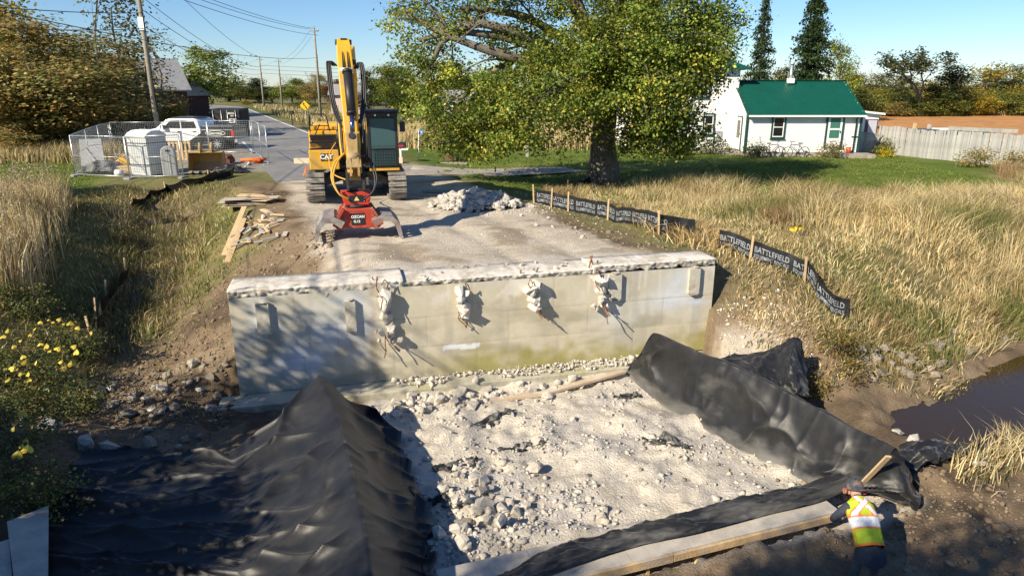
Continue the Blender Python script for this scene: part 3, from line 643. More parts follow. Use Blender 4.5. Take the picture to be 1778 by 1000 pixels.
def sheet(name, ctrl, nu, nv, wrinkle, label, seed, smooth=3, dust=None, follow=False, cat='tarpaulin', group=None, extra=None):
    Gd = net_surface(ctrl, nu, nv, smooth); N = grid_normals(Gd); b, a = Gd.shape[:2]
    Uu, Vv = np.meshgrid(np.linspace(0, len(ctrl[0])-1, a), np.linspace(0, len(ctrl)-1, b))
    W = 0
    for amp, fu, fv, sk in wrinkle:
        k = fbm(Uu*fu+Vv*sk, Vv*fv+seed, 4, seed, g=.55); cr = (1-np.abs(k)*3.2).clip(-.6, 1); W = W+amp*np.where(cr > 0, cr**1.6, cr*.5)
    if extra is not None: W = W+extra(Uu, Vv)
    Gd = Gd+N*np.broadcast_to(W, Uu.shape)[..., None]
    if follow:
        tz = T(Gd[..., 0], Gd[..., 1])+.03; Gd[..., 2] = np.maximum(Gd[..., 2], tz)
    C = np.zeros((b, a, 3))+np.array((.011, .012, .0145))
    if dust is not None:
        D_ = np.clip(dust(Uu, Vv)+.55*fbm(Uu*2.3, Vv*2.3, 4, seed+3), 0, 1); C = lerp(C, (.22, .215, .20), D_)
    I = np.arange(a*b).reshape(b, a); F = np.stack([I[:-1, :-1], I[:-1, 1:], I[1:, 1:], I[1:, :-1]], -1).reshape(-1, 4)
    o = obj(name, np_mesh(name, Gd.reshape(-1, 3), F, FAB, C.reshape(-1, 3), True)); return tag(o, label, cat, group)
def shp(x, p=1.8): return (1-np.abs(np.sin(x)))**(p*1.25)*1.1
def lf_folds(U, V):
    n1 = fbm(U*.5, V*.8, 3, 5); n2 = fbm(U*.4+7, V*.9, 3, 6)
    r = .13*shp(V*4.3+n1*2.2+.35*(U-4))*sm(U, 4.05, 5.6)+.05*shp(V*9.1+n2*2.5)*sm(U, 4.6, 6)
    l = .10*shp((V*1.25+(U-4)*.55)*2.3+n1*1.6)*sm(4-U, .12, .7)*sm(U, 1.2, 2.2)+.05*shp((V*2.1-(U-4)*.8)*2.4+n2*2)*sm(4-U, .2, .9)
    f = .11*shp((V*1.15+U*.28)*2.9+n2*2.2)*sm(-U, -2.4, -1.5)+.06*shp((V*2.6+U*.5)*2.9+n1*2.6, 2.4)*sm(-U, -2.6, -1.6)
    return r+l+f-.05*sm(-np.abs(U-5.3), -.9, 0)-.04*sm(-np.abs(U-3), -.9, 0)
def rt_folds(U, V):
    n1 = fbm(U*.5, V*.8, 3, 15); n2 = fbm(U*.4+7, V*.9, 3, 16)
    return .10*shp(V*1.75+n1*1.6+.3*U, 2.0)*sm(-U, -3, -2.3)*sm(U, .3, 1.2)+.05*shp(V*.8+(U-2)*1.1+n2*1.2, 3)*sm(-U, -2.9, -2.4)-.05*sm(-np.abs(U-2), -.9, 0)
lt = [[(150, 790, -1.95), (250, 782, -1.9), (395, 794, -1.95), (480, 722, -1.45), (556, 648, -.98), (603, 690, -1.55), (640, 718, -2.1), (690, 748, -2.2)],
      [(100, 848, -1.9), (250, 835, -1.9), (420, 835, -1.9), (520, 772, -1.5), (586, 722, -1.2), (645, 772, -1.7), (685, 798, -2.1), (706, 806, -2.2)],
      [(84, 890, -1.9), (250, 900, -1.88), (428, 905, -1.85), (535, 850, -1.5), (606, 800, -1.2), (668, 852, -1.7), (715, 880, -2.1), (748, 893, -2.2)],
      [(82, 960, -1.9), (240, 970, -1.88), (420, 980, -1.85), (530, 935, -1.5), (626, 885, -1.17), (690, 925, -1.7), (728, 945, -2.1), (754, 948, -2.2)],
      [(80, 1040, -1.9), (230, 1050, -1.88), (420, 1060, -1.85), (530, 1025, -1.5), (642, 985, -1.2), (700, 1005, -1.7), (730, 1015, -2.1), (750, 1020, -2.2)],
      [(70, 1170, -1.95), (230, 1180, -1.9), (420, 1190, -1.9), (540, 1160, -1.6), (660, 1130, -1.3), (705, 1140, -1.8), (735, 1145, -2.1), (755, 1150, -2.2)]]
sheet('black_tarpaulin', [[G(*p) for p in r] for r in lt], 34, 60, [(.03, .35, .9, .6)], 'large black sheet over a peaked ridge at the left of the pit', 5, 2,
      extra=lf_folds, dust=lambda U, V: -.32+.75*sm(U, 6.4, 7)+.16*sm(U, 2.6, 3.9)*sm(-U, -4.1, -3.9)*sm(V, 1.2, 2.2))
ridge = [(1140, 577, 13.0), (1205, 606, 12.3), (1290, 640, 11.4), (1388, 690, 10.4), (1478, 738, 9.55), (1556, 776, 8.85)]
foot = [(1088, 660, -2.38), (1140, 706, -2.42), (1215, 754, -2.42), (1300, 802, -2.42), (1388, 846, -2.4), (1470, 868, -2.25)]
rt = []
for (a, b) in zip(ridge, foot):
    p = D(*a); f = G(*b); rt.append([f, f.lerp(p, .12)+Vector((0, 0, .0)), f.lerp(p, .52)+Vector((-.03, 0, -.07)), p, p+Vector((.32, .12, -.5)), Vector((p.x+.75, p.y+.3, Tz(p.x+.75, p.y+.3)+.02))])
a = rt[0]; rt.insert(0, [q+Vector((-.05, .16, -.02-.25*max(0, q.z+2.1))) for q in a])
sheet('black_tarpaulin', rt, 26, 46, [(.03, .35, .8, .7)], 'long black sheet draped over a ridge along the right of the pit', 9, 2,
      extra=rt_folds, dust=lambda U, V: -.16+.75*sm(-U, -1.7, -.6)+.1*sm(-U, -3, -1.5))
e0 = D(1556, 776, 8.85); e1 = G(1470, 858, -2.1); zz = Tz(e0.x-.1, e0.y-.5)
en = [[e0, e0+Vector((.3, .1, -.45)), e0+Vector((.6, .2, -.95))], [e0.lerp(e1, .5)+Vector((.02, -.02, 0)), e0+Vector((.08, -.25, -.6)), e0+Vector((.4, -.15, -1.0))], [e1, e1+Vector((.25, -.05, .05)), e1+Vector((.55, .05, .03))]]
sheet('tarpaulin_end_flap', en, 18, 18, [(.06, 1.2, 1.2, .6)], 'black end flap hanging at the near end of the right tarp ridge', 14, 1)
# front fold along the platform
fr = []
for a, b, h in (((1452, 842, -2.15), (1545, 815, -2.05), .16), ((1350, 862, -2.2), (1440, 868, -1.99), .2), ((1245, 886, -2.2), (1330, 897, -1.99), .22), ((1150, 910, -2.2), (1215, 928, -1.99), .2), ((1050, 932, -2.2), (1110, 950, -1.99), .17), ((950, 962, -2.2), (1000, 985, -1.99), .17), ((850, 1004, -2.2), (880, 1030, -1.99), .12)):
    p = G(*a); q = G(*b); fr.append([p, p.lerp(q, .4)+Vector((0, 0, h)), p.lerp(q, .75)+Vector((0, 0, h*.8)), q+Vector((0, 0, .03))])
sheet('black_tarpaulin', fr, 18, 40, [(.045, .7, 1.2, .9), (.015, 1.5, 2.4, -1.3)], 'low black fold of sheet lying along the timber platform edge', 23, 1, dust=lambda U, V: -.1+.5*sm(-U, -.8, 0)+.25*sm(U, 1.2, 2.2))
# crumpled piece behind the ridge and at its near end
bk = [[D(1235, 628, 12.9), D(1290, 615, 13.1), D(1345, 604, 13.0), D(1384, 590, 12.7), D(1398, 640, 12.5)], [D(1260, 650, 12.3), D(1310, 645, 12.3), D(1350, 640, 12.2), D(1372, 625, 12.0), D(1402, 668, 12.0)], [D(1300, 690, 11.6), D(1330, 690, 11.6), D(1360, 690, 11.6), D(1385, 685, 11.5), D(1408, 692, 11.4)]]
sheet('crumpled_tarpaulin', bk, 22, 28, [(.09, .7, .9, .7), (.03, 1.6, 1.8, -1)], 'crumpled black sheet behind the right tarp ridge by the bushes', 31, 1)
ec = [[G(1560, 770, -1.95), G(1620, 762, -1.9), G(1680, 770, -1.9), G(1715, 775, -1.95)], [G(1562, 800, -1.9), G(1610, 785, -1.7), G(1655, 790, -1.78), G(1700, 788, -1.95)], [G(1560, 828, -2.0), G(1600, 815, -1.95), G(1640, 806, -1.95), G(1668, 800, -2.0)]]
sheet('crumpled_tarpaulin', ec, 22, 24, [(.10, .8, 1.0, .5), (.03, 1.8, 2.0, -1)], 'loose crumpled end of black sheet on the earth beyond the worker', 37, 0, follow=True)
# scraps of fabric showing through the dust
for k, (px, row, L, a, wd, lb) in enumerate(((858, 728, .9, .3, .34, 'crumpled black fabric scrap by the upper left of the pit floor'), (792, 803, .8, .45, .36, 'black fabric scrap near the foot of the left tarp'), (905, 776, .8, .25, .26, 'narrow black fabric scrap left of the pit centre'), (1158, 772, .85, -.35, .46, 'largest torn black fabric scrap right of the pit centre'), (772, 874, .7, -.5, .3, 'black fabric scrap beside the near left rubble cluster'), (1092, 688, .6, .3, .2, 'small fabric scrap behind the pit centre'))):
    p = pit_pt(px, row); C_ = []; r = random.Random(k+9)
    for i in range(7):
        t = i/6-.5; x = p.x+math.cos(a)*t*L+r.uniform(-.04, .04); y = p.y+math.sin(a)*t*L+r.uniform(-.08, .08); row_ = []; hw = wd*(1-abs(t)*1.3)*r.uniform(.45, 1.0)
        for j in range(4): yy = y+hw*(j/3-.5)*2*.6; xx_ = x+r.uniform(-.05, .05); row_.append(Vector((xx_, yy, Tz(xx_, yy)+r.choice((-.045, -.02, .02, .07))*(1 if 0 < j < 3 else .3))))
        C_.append(row_)
    sheet('fabric_scrap', C_, 7, 7, [(.05, 1.5, 1.5, .3)], lb, 50+k, 0, dust=lambda U, V: .18+.3*np.sin(U*2.1+V), cat='fabric scrap')

# ------------------------------------------------------------------ plywood platform along the near side, boards, plywood sheets
ETM = mat('dirty_timber', (.52, .37, .20), .9, .25, 6, .3, 30, col2=(.40, .34, .27), fac=(.45, .6))
PLY = mat('grey_plywood', (.47, .43, .37), .85, .16, 4, .2, 40, col2=(.38, .35, .31), obj_space=True)
A_ = G(780, 1058, -2.0); B_ = G(1462, 890, -2.0); dv_ = (B_-A_).normalized(); pn = Vector((-dv_.y, dv_.x, 0)); Lp = (B_-A_).length
plat = empty('timber_platform', A_, math.atan2(dv_.y, dv_.x), 'plywood walkway edged with a pale timber along the near side of the pit', 'platform')
x = 0
for k, wdt in enumerate((1.22, 1.22, 1.22, Lp-3.66)):
    m = MB(); m.bx(x+.004, x+wdt-.004, .03, .72, -.02, .0+.004*k); m.build('plywood_sheet', PLY, plat); x += wdt
m = MB(); m.bx(-.2, Lp*.52, -.02, .025, -.11, .012); m.build('edge_timber', ETM, plat, bevel=.004)
m = MB(); m.bx(Lp*.52+.01, Lp+.02, -.025, .02, -.10, .008); m.build('edge_timber', ETM, plat, bevel=.004)
for k in range(6): m = MB(); m.bx(.4+k*.75, .44+k*.75, .03, .7, -.3, -.022); m.build('joist', WOOD, plat)
m = MB(); m.beam(G(1498, 838, -1.85), D(1543, 792, 8.55), .075, .03, (0, -1, .3)); m.build('leaning_board', WOOD, None); tag(bpy.data.objects['leaning_board'], 'pale board propping the near end of the right tarp', 'board')
for k, (c4, lb) in enumerate((([(12, 905, -1.55), (84, 877, -1.6), (83, 1015, -1.7), (26, 1020, -1.65)], 'grey plywood sheet lying against the left end of the black tarp'), ([(-60, 960, -1.55), (16, 935, -1.6), (24, 1040, -1.7), (-50, 1040, -1.65)], 'second plywood sheet at the lower left corner'))):
    q = [G(*c) for c in c4]; m = MB(); m.add(q+[p-Vector((0, 0, .025)) for p in q], [(0, 1, 2, 3), (7, 6, 5, 4), (0, 4, 5, 1), (1, 5, 6, 2), (2, 6, 7, 3), (3, 7, 4, 0)]); o = m.build('plywood_sheet', PLY); tag(o, lb, 'plywood', None)
    for i, pq in enumerate(q): pass
# long timber lying in the rubble along the footing
m = MB(); m.beam(pit_pt(1082, 655)+Vector((0, 0, .14)), pit_pt(940, 684)+Vector((0, 0, .05)), .16, .05); m.beam(pit_pt(940, 684)+Vector((0, 0, .05)), pit_pt(770, 702)+Vector((0, 0, -.02)), .16, .05); o = m.build('half_buried_plank', mat('dusty_plank', (.50, .40, .29), .9, .2, 5, .2, 30, col2=(.52, .49, .43))); tag(o, 'dusty brown plank half buried in the rubble along the footing', 'plank')
# salvaged boards and plywood on the left shoulder
pp = G(432, 352, 0); base = Tz(pp.x, pp.y)
for k in range(6):
    r = random.Random(k); m = MB(); n = 9; poly = [(math.cos(i*6.283/n+.2*k)*(.95-.06*k)*r.uniform(.78, 1.12), math.sin(i*6.283/n)*(.62-.03*k)*r.uniform(.8, 1.12)) for i in range(n)] if k == 5 else [(-.95, -.4+.1*r.random()), (.9, -.45), (.95, .3+.2*r.random()), (-.9, .45)]
    m.prism(poly, 0, .018, 'z'); o = m.build('plywood_scrap', WOOD if k % 2 else PLY); o.location = (pp.x+r.uniform(-.12, .12), pp.y+.4+r.uniform(-.15, .15), base+.03+k*.055); o.rotation_euler = (r.uniform(-.05, .05), r.uniform(-.06, .06), r.uniform(-.3, .3))
    tag(o, 'splintered plywood sheet in the stack on the left shoulder' if k < 5 else 'broken edged plywood sheet on top of the stack on the left shoulder', 'plywood', 'plywood stacked on the left shoulder' if k < 5 else None)
def board(p, q, wd, th, name, label, cat='board', group=None, m_=None):
    m = MB(); m.beam(p, q, wd, th); o = m.build(name, m_ or WOOD); return tag(o, label, cat, group)
def gp(px, row, dz=0): p = G(px, row, 0); p.z = Tz(p.x, p.y)+dz; return p
board(gp(424, 357, .22), gp(383, 394, .05), .16, .04, 'long_board', 'long board sloping off the plywood stack, the upper of two')
board(gp(422, 366, .12), gp(388, 402, .04), .17, .04, 'long_board', 'long board sloping off the plywood stack, the lower of two')
for k in range(34):
    px = rnd.gauss(452, 20); row = rnd.gauss(383, 9); a = rnd.uniform(0, 3.14); L = rnd.uniform(.2, .6); p = gp(px, row, .04+rnd.random()*.12); d_ = Vector((math.cos(a), math.sin(a), rnd.uniform(-.15, .25)))*L*.5
    board(p-d_, p+d_, rnd.uniform(.05, .14), .03, 'wood_scrap', 'short splintered offcut in the litter below the plywood stack', 'wood scrap', 'offcuts below the plywood stack', (WOOD, WOODG, PLY)[k % 3])
for k, (px, row) in enumerate(((456, 371), (474, 379), (464, 386))):
    p = gp(px, row); place_rock('litter_chunk', CHUNKS[k+3], p, .25, 'grey chunk among the wood offcuts on the left shoulder', 'rubble', 'chunks among the offcuts', .2)
# ------------------------------------------------------------------ leaves, trees
def leaf_arrays(P, size, cols, upb=.35, asp=.62, r=rng, outward=None):
    n = len(P); nrm = r.normal(size=(n, 3)); nrm[:, 2] = np.abs(nrm[:, 2])+upb
    if outward is not None: nrm += outward*.8
    nrm /= np.linalg.norm(nrm, axis=1, keepdims=True)
    t = np.cross(nrm, r.normal(size=(n, 3))); t /= np.linalg.norm(t, axis=1, keepdims=True)+1e-9; b = np.cross(nrm, t)
    s = (size*r.uniform(.6, 1.35, n))[:, None]
    V = np.stack([P-t*s*.5, P+b*s*asp*.5+t*s*.05, P+t*s*.5, P-b*s*asp*.5+t*s*.05], 1).reshape(-1, 3)
    F = np.arange(4*n).reshape(-1, 4); C = np.repeat(cols, 4, 0)
    return V, F, C
def pick_cols(pal, wts, n, r=rng, var=.11):
    pal = np.array(pal); i = r.choice(len(pal), n, p=np.array(wts)/sum(wts)); return np.clip(pal[i]*(1+r.normal(0, var, (n, 1))), .005, .9)
def clumps_in(lobes, per, r=rng, shell=.55):
    """clump centres in ellipsoid lobes (cx,cy,cz,rx,ry,rz,n)"""
    out = []; ow = []
    for cx, cy, cz, rx, ry, rz_, n in lobes:
        d = r.normal(size=(n, 3)); d /= np.linalg.norm(d, axis=1, keepdims=True); q = shell+(1-shell)*r.random((n, 1))**.6
        out.append(np.array((cx, cy, cz))+d*q*np.array((rx, ry, rz_))); ow.append(d)
    return np.vstack(out), np.vstack(ow)
def crown_mesh(name, lobes, per, spread, lsize, pal, wts, r=rng, shell=.55, upb=.35, clumpvar=.2, droop=0., zmin=None):
    c, ow = clumps_in(lobes, per, r, shell); n = len(c)
    k = r.integers(int(per*.5), int(per*1.4), n); idx = np.repeat(np.arange(n), k)
    P = c[idx]+r.normal(size=(len(idx), 3))*np.array((1, 1, .62))*spread*(.6+.8*r.random(n))[idx][:, None]
    if zmin is not None: kk = P[:, 2] > zmin; P = P[kk]; idx = idx[kk]
    cl = pick_cols(pal, wts, len(P), r); tint = (1+r.normal(0, clumpvar, n))[idx][:, None]; cl = np.clip(cl*tint, .004, .9)
    # some clumps turn a shade more yellow than others
    yl = r.random(n)[idx][:, None]; cl = cl*np.where(yl > .7, np.array((1.35, 1.12, .9)), 1)
    V, F, C = leaf_arrays(P, lsize, cl, upb, outward=ow[idx]*.5)
    return np_mesh(name, V, F, LEAF, C), c
def limb(mb, a, b, r0, r1, r, sag=.08, n=6, seg=6):
    a = Vector(a); b = Vector(b); L = (b-a).length; off = Vector((r.normal(), r.normal(), r.normal()))*L*sag
    pts = [a.lerp(b, i/seg)+off*math.sin(math.pi*i/seg)+Vector((0, 0, 1))*L*.10*math.sin(math.pi*i/seg) for i in range(seg+1)]
    mb.tube(pts, [r0+(r1-r0)*i/seg for i in range(seg+1)], n, False); return pts
def wood(lobes, clumps, base, fork, r0, r, mat_, name='trunk', twigs=60, lean=(0, 0)):
    mb = MB(); base = Vector(base); fk = Vector(fork)
    k = 7; pts = [base.lerp(fk, i/k)+Vector((math.sin(i*1.7)*.03*r0*3, math.cos(i*1.3)*.03*r0*3, 0)) for i in range(k+1)]
    pts[0] = base-Vector((0, 0, .25))
    mb.tube(pts, [r0*(1.35 if i == 0 else 1.12 if i == 1 else 1-.05*i) for i in range(k+1)], 10)
    ends = []
    for lb in lobes:
        c = Vector(lb[:3]); ends.append((limb(mb, fk-Vector((0, 0, r0*.5)), c, r0*.42, r0*.14, r, .09), c))
    for i in r.choice(len(clumps), min(twigs, len(clumps)), False):
        q = Vector(clumps[i]); p, c = min(ends, key=lambda e: (e[1]-q).length); a = p[int(r.integers(3, 7))]; limb(mb, a, q, r0*.09, r0*.025, r, .1, 4, 4)
    return mb.mesh(name, mat_, False)

GREEN = [(.075, .125, .022), (.13, .20, .03), (.21, .275, .045), (.33, .35, .065), (.52, .44, .09)]
# --- the big maple by the drive
rb = np.random.default_rng(3)
tb = Vector((3.95, 30.0, 0)); tb.z = Tz(tb.x, tb.y)
def LP(px, row, y, rx, ry, rz_, n): p = D(px, row, y); return (p.x, p.y, p.z, rx, ry, rz_, n)
lob = [LP(800, 172, 29, 2.2, 2.4, 1.5, 62), LP(728, 70, 29.5, 1.7, 1.8, 1.2, 22), LP(745, 120, 29.5, 1.2, 1.4, .9, 14), LP(700, 20, 30, 1.0, 1.2, .9, 9), LP(845, 225, 28, 1.5, 1.8, 1.2, 38), LP(785, 240, 28.6, 1.0, 1.2, .8, 16), LP(930, 190, 27.6, 2.3, 2.2, 1.7, 80), LP(985, 130, 28, 2.0, 2.0, 1.8, 55),
       LP(1090, 120, 27.5, 2.6, 2.4, 2.2, 100), LP(1165, 70, 28.5, 2.6, 2.8, 2.5, 125), LP(1140, 185, 28, 1.9, 2.2, 1.8, 80), LP(1212, 90, 29.5, 1.3, 2.2, 1.6, 48), LP(1175, 232, 28.5, 1.0, 1.3, 1.1, 32), LP(1120, 245, 28.6, 1.0, 1.2, .9, 20), LP(1240, 40, 30, 1.1, 1.8, 1.3, 30),
       LP(1020, 30, 29, 2.6, 2.5, 2.0, 60), LP(800, 15, 30, 1.7, 1.8, 1.0, 16), LP(900, 75, 30, 1.3, 1.5, .9, 18), (2.5, 29.8, 8.2, 5.0, 3.6, 2.0, 90), (-1.5, 30.5, 8.2, 2.6, 2.6, 1.4, 22), (5.5, 32, 5.2, 3.2, 2.2, 2.2, 55), (1.0, 33, 4.0, 2.8, 2.2, 1.6, 30), (5.8, 29, 8, 2.4, 2.4, 1.6, 36)]
lob = [(*q[:6], int(q[6]*1.0)) for q in lob]; cm, cc = crown_mesh('crown', lob, 130, .36, .13, GREEN, [2.0, 3.2, 3.2, 2.1, .3], rb, .45, .25, .3)
maple = empty('maple_tree', tb, 0, 'large spreading maple with yellowing green leaves beside the driveway', 'tree')
def childmesh(name, me, root): o = obj(name, me, root); o.matrix_parent_inverse = Matrix.Translation(-root.location) if root.rotation_euler.z == 0 else root.matrix_world.inverted(); return o
fkp = Vector((4.0, 30.3, 4.4))
childmesh('trunk', wood(lob, cc, tb, fkp, .62, rb, BARK, twigs=200), maple); childmesh('crown', cm, maple)
# --- templates, 10 m tall nominal, base at origin
def template(kind, seed, pal, wts, per=60, lsize=.30, n=95, bark=BARK, shape='round', spread=.55):
    r = np.random.default_rng(seed)
    if shape == 'round':
        lb = [(r.uniform(-1.6, 1.6), r.uniform(-1.6, 1.6), z, rr*r.uniform(.85, 1.15), rr, rr*.75, int(n*f)) for z, rr, f in ((3.4, 2.6, .28), (5.2, 3.0, .34), (7.2, 2.4, .26), (8.6, 1.4, .12))]+[(2.2, 0, 4.4, 1.8, 1.8, 1.6, int(n*.16)), (-2.3, .4, 4.8, 1.9, 1.8, 1.7, int(n*.16))]
    elif shape == 'tall': lb = [(r.uniform(-.6, .6), r.uniform(-.6, .6), z, rr, rr, 1.3, int(n*f)) for z, rr, f in ((2.2, 1.5, .16), (4, 1.9, .25), (6, 1.9, .25), (8, 1.4, .2), (9.2, .8, .14))]
    elif shape == 'shrub': lb = [(r.uniform(-2.6, 2.6), r.uniform(-1.5, 1.5), r.uniform(2.2, 5.5), r.uniform(1.6, 2.6), 2, r.uniform(1.8, 2.8), int(n/7)) for _ in range(7)]+[(0, 0, 7.2, 2, 2, 2, n//8), (0, 0, 2, 3.4, 2.4, 1.9, n//5)]
    cm, c = crown_mesh('crown', lb, per, spread, lsize, pal, wts, r, .4)
    root = empty(kind); obj('trunk', wood(lb, c, (0, 0, 0), (0, 0, 2.6 if shape != 'shrub' else 1.2), .22 if shape != 'shrub' else .12, r, bark, twigs=45), root); obj('crown', cm, root); return root
def spruce(seed, wd=.2, nb=420):
    r = np.random.default_rng(seed); h = (r.random(nb))**.9; L = ((1-h)**.8*wd*10+.12)*r.uniform(.5, 1.12, nb); a = r.uniform(0, 6.283, nb); m_ = np.maximum(8, (L*24)).astype(int); i = np.repeat(np.arange(nb), m_); n = len(i)
    q = r.random(n)**.75; dr = L[i]*q; z = .4+h[i]*9.5-dr*.16-dr*dr*.06+r.normal(0, .06, n); sp_ = .10+.14*(1-q)*L[i]/2
    P = np.stack([np.cos(a[i])*dr+r.normal(0, 1, n)*sp_, np.sin(a[i])*dr+r.normal(0, 1, n)*sp_, z-np.abs(r.normal(0, .10, n))], -1)
    cl = pick_cols([(.026, .052, .018), (.045, .08, .024), (.075, .11, .034)], [3, 3, 1.6], n, r)*(1+r.normal(0, .22, nb))[i][:, None].clip(.5, 1.6); V, F, C = leaf_arrays(P, .24, cl, .1, .42, r)
    root = empty('spruce_tree'); mb = MB(); mb.tube([(0, 0, -.2), (0, 0, 5), (0, 0, 9.8)], [.2, .12, .02], 8); obj('trunk', mb.mesh('trunk', BARK, False), root); obj('crown', np_mesh('crown', V, F, LEAF, C), root); return root
def bare(seed, leafy=0, pal=None, wts=None, lsize=.3):
    r = np.random.default_rng(seed); mb = MB(); tips = []
    def rec(p, d, L, rad, dep):
        q = p+d*L; mid = p.lerp(q, .5)+Vector((r.normal(), r.normal(), r.normal()))*L*.05
        mb.tube([p, mid, q], [rad, rad*.85, rad*.7], 5 if dep < 2 else 3, False); tips.append(q)
        if dep >= 5: return
        for k in range(int(r.integers(2, 4))):
            nd = (d+Vector((r.normal(), r.normal(), r.normal()))*.42+Vector((0, 0, .12))).normalized(); rec(q, nd, L*r.uniform(.62, .82), rad*.62, dep+1)
    rec(Vector((0, 0, -.2)), Vector((0, 0, 1)), 2.6, .16, 0)
    root = empty('bare_tree'); obj('trunk', mb.mesh('trunk', BARKL if not leafy else BARK, False), root)
    if leafy:
        t = np.array([tuple(v) for v in tips if v.z > 3]); i = r.integers(0, len(t), leafy); P = t[i]+r.normal(size=(leafy, 3))*.22
        V, F, C = leaf_arrays(P, lsize, pick_cols(pal, wts, leafy, r), .3, .6, r); obj('crown', np_mesh('crown', V, F, LEAF, C), root)
    return root
OLIVE = [(.085, .11, .03), (.14, .155, .04), (.21, .195, .055)]; GOLD = [(.36, .28, .04), (.46, .34, .045), (.22, .21, .04), (.12, .14, .03)]; BRN = [(.31, .235, .08), (.40, .30, .105), (.20, .21, .06), (.13, .16, .045), (.47, .375, .155)]; DKG = [(.03, .05, .015), (.05, .075, .02), (.08, .10, .03)]; REDS = [(.14, .025, .02), (.20, .05, .03), (.10, .04, .025)]
TPL = {
 'green': template('leafy_tree', 21, GREEN, [2, 3, 3, 1.5, .3]), 'olive': template('leafy_tree', 22, OLIVE, [2, 3, 2]), 'gold': template('leafy_tree', 23, GOLD, [2, 2, 2, 1]),
 'brown': template('leafy_tree', 24, BRN, [2.5, 2.5, 2.5, 2.5, 1.4], 120, .19, 150, spread=.5), 'lime': template('leafy_tree', 25, [(.12, .17, .02), (.18, .22, .03), (.07, .10, .02)], [3, 2, 2], 90, .22, 130, spread=.5),
 'dark': template('leafy_tree', 26, DKG, [2, 3, 2], shape='tall'), 'poplar': template('leafy_tree', 27, [(.10, .12, .05), (.15, .16, .07), (.07, .085, .03)], [2, 2, 2], 30, .24, 70, BARKL, 'tall', .6),
 'shrub_g': template('leafy_bush', 28, OLIVE+GREEN[2:4], [2, 2, 2, 2, 1], shape='shrub'), 'shrub_y': template('leafy_bush', 29, GOLD, [3, 2, 2, 1], shape='shrub'), 'shrub_b': template('leafy_bush', 30, BRN, [3, 2, 2, 1, 1], shape='shrub'), 'red': template('leafy_tree', 31, REDS, [3, 2, 2], shape='tall'),
 'spruce': spruce(32), 'spruce2': spruce(35, .27, 620), 'bare': bare(33), 'bare2': bare(34), 'feather': bare(36, 2600, [(.06, .085, .04), (.10, .12, .05), (.16, .14, .05)], [3, 2, 1], .28), 'feathery': bare(37, 900, GOLD[:3], [2, 2, 2], .32)}
USED = set()
HALF = {'green': 4, 'olive': 4, 'gold': 4, 'brown': 4.2, 'lime': 4.2, 'dark': 2.1, 'poplar': 2.3, 'shrub_g': 4.2, 'shrub_y': 4.2, 'shrub_b': 4.2, 'red': 2.1, 'spruce': 1.9, 'spruce2': 2.5, 'bare': 3.2, 'bare2': 3.2, 'feather': 3.2, 'feathery': 3.2}
def tree(kind, px, top, Y, wpx, label, group=None, cat='tree', base=None, name=None):
    """put a tree at distance Y so that it reaches photo row `top` and spans wpx"""
    p = D(px, 150, Y); z0 = Tz(p.x, Y) if base is None else base; zt = D(px, top, Y).z; dd = Y*_c+(CAMH-1)*_s
    src = TPL[kind]; o = src if kind not in USED else copy_tree(src); USED.add(kind)
    h = (zt-z0)/10; wm = wpx*dd/FPX/2/HALF[kind]
    o.location = (p.x, Y, z0-.05); o.scale = (wm, wm, h*1.02); o.rotation_euler = (0, 0, rnd.uniform(0, 6.28)); o.name = name or o.name.split('.')[0]
    tag(o, label, cat); 
    if group: o['group'] = group
    elif 'group' in o: del o['group']
    return o
tree('brown', 105, 30, 47, 380, 'big rust brown leaved tree at the far left behind the fenced yard')
tree('brown', 5, 80, 44, 230, 'rust brown tree cut by the left edge of the view')
tree('gold', 20, -25, 58, 190, 'tall yellow green tree top at the upper left corner')
tree('olive', 150, 60, 56, 150, 'olive tree between the brown tree and the poplar')
tree('poplar', 218, -40, 54, 130, 'tall thin leaved poplar behind the left utility pole')
tree('green', 350, 78, 88, 150, 'rounded yellow green tree beyond the red barn')
tree('shrub_y', 300, 166, 55, 80, 'bright yellow bush at the foot of the left utility pole', None, 'bush')
tree('shrub_b', 165, 165, 50, 150, 'dull brown bush below the barn roof', None, 'bush')
tree('shrub_b', 75, 190, 46, 170, 'brown leafy bush filling under the big rust brown tree', None, 'bush')
tree('shrub_g', 215, 160, 52, 110, 'olive bush hiding the foot of the left utility pole', None, 'bush')
tree('brown', 185, 90, 60, 150, 'brownish tree standing before the red barn')
tree('poplar', 255, 60, 66, 110, 'second thin leaved poplar right of the left utility pole')
tree('shrub_b', 10, 200, 42, 170, 'rust bush at the left edge under the brown trees', None, 'bush')
tree('lime', 698, 108, 72, 130, 'low yellow green tree behind the excavator cab')
tree('dark', 637, 128, 78, 38, 'narrow dark purple tree beside the yellow green tree', None).children[1].data = TPL['red'].children[1].data
tree('red', 752, 150, 76, 44, 'dark red tree behind the left of the maple')
for px_, kd_, lb_ in ((-130, 'brown', 'rust brown tree beyond the left edge of the view'), (-270, 'olive', 'olive tree beyond the left edge of the view'), (-420, 'brown', 'farthest rust brown tree beyond the left edge'), (-200, 'green', 'green tree behind the others beyond the left edge')): tree(kd_, px_, 60, 50 if kd_ != 'green' else 66, 260, lb_)
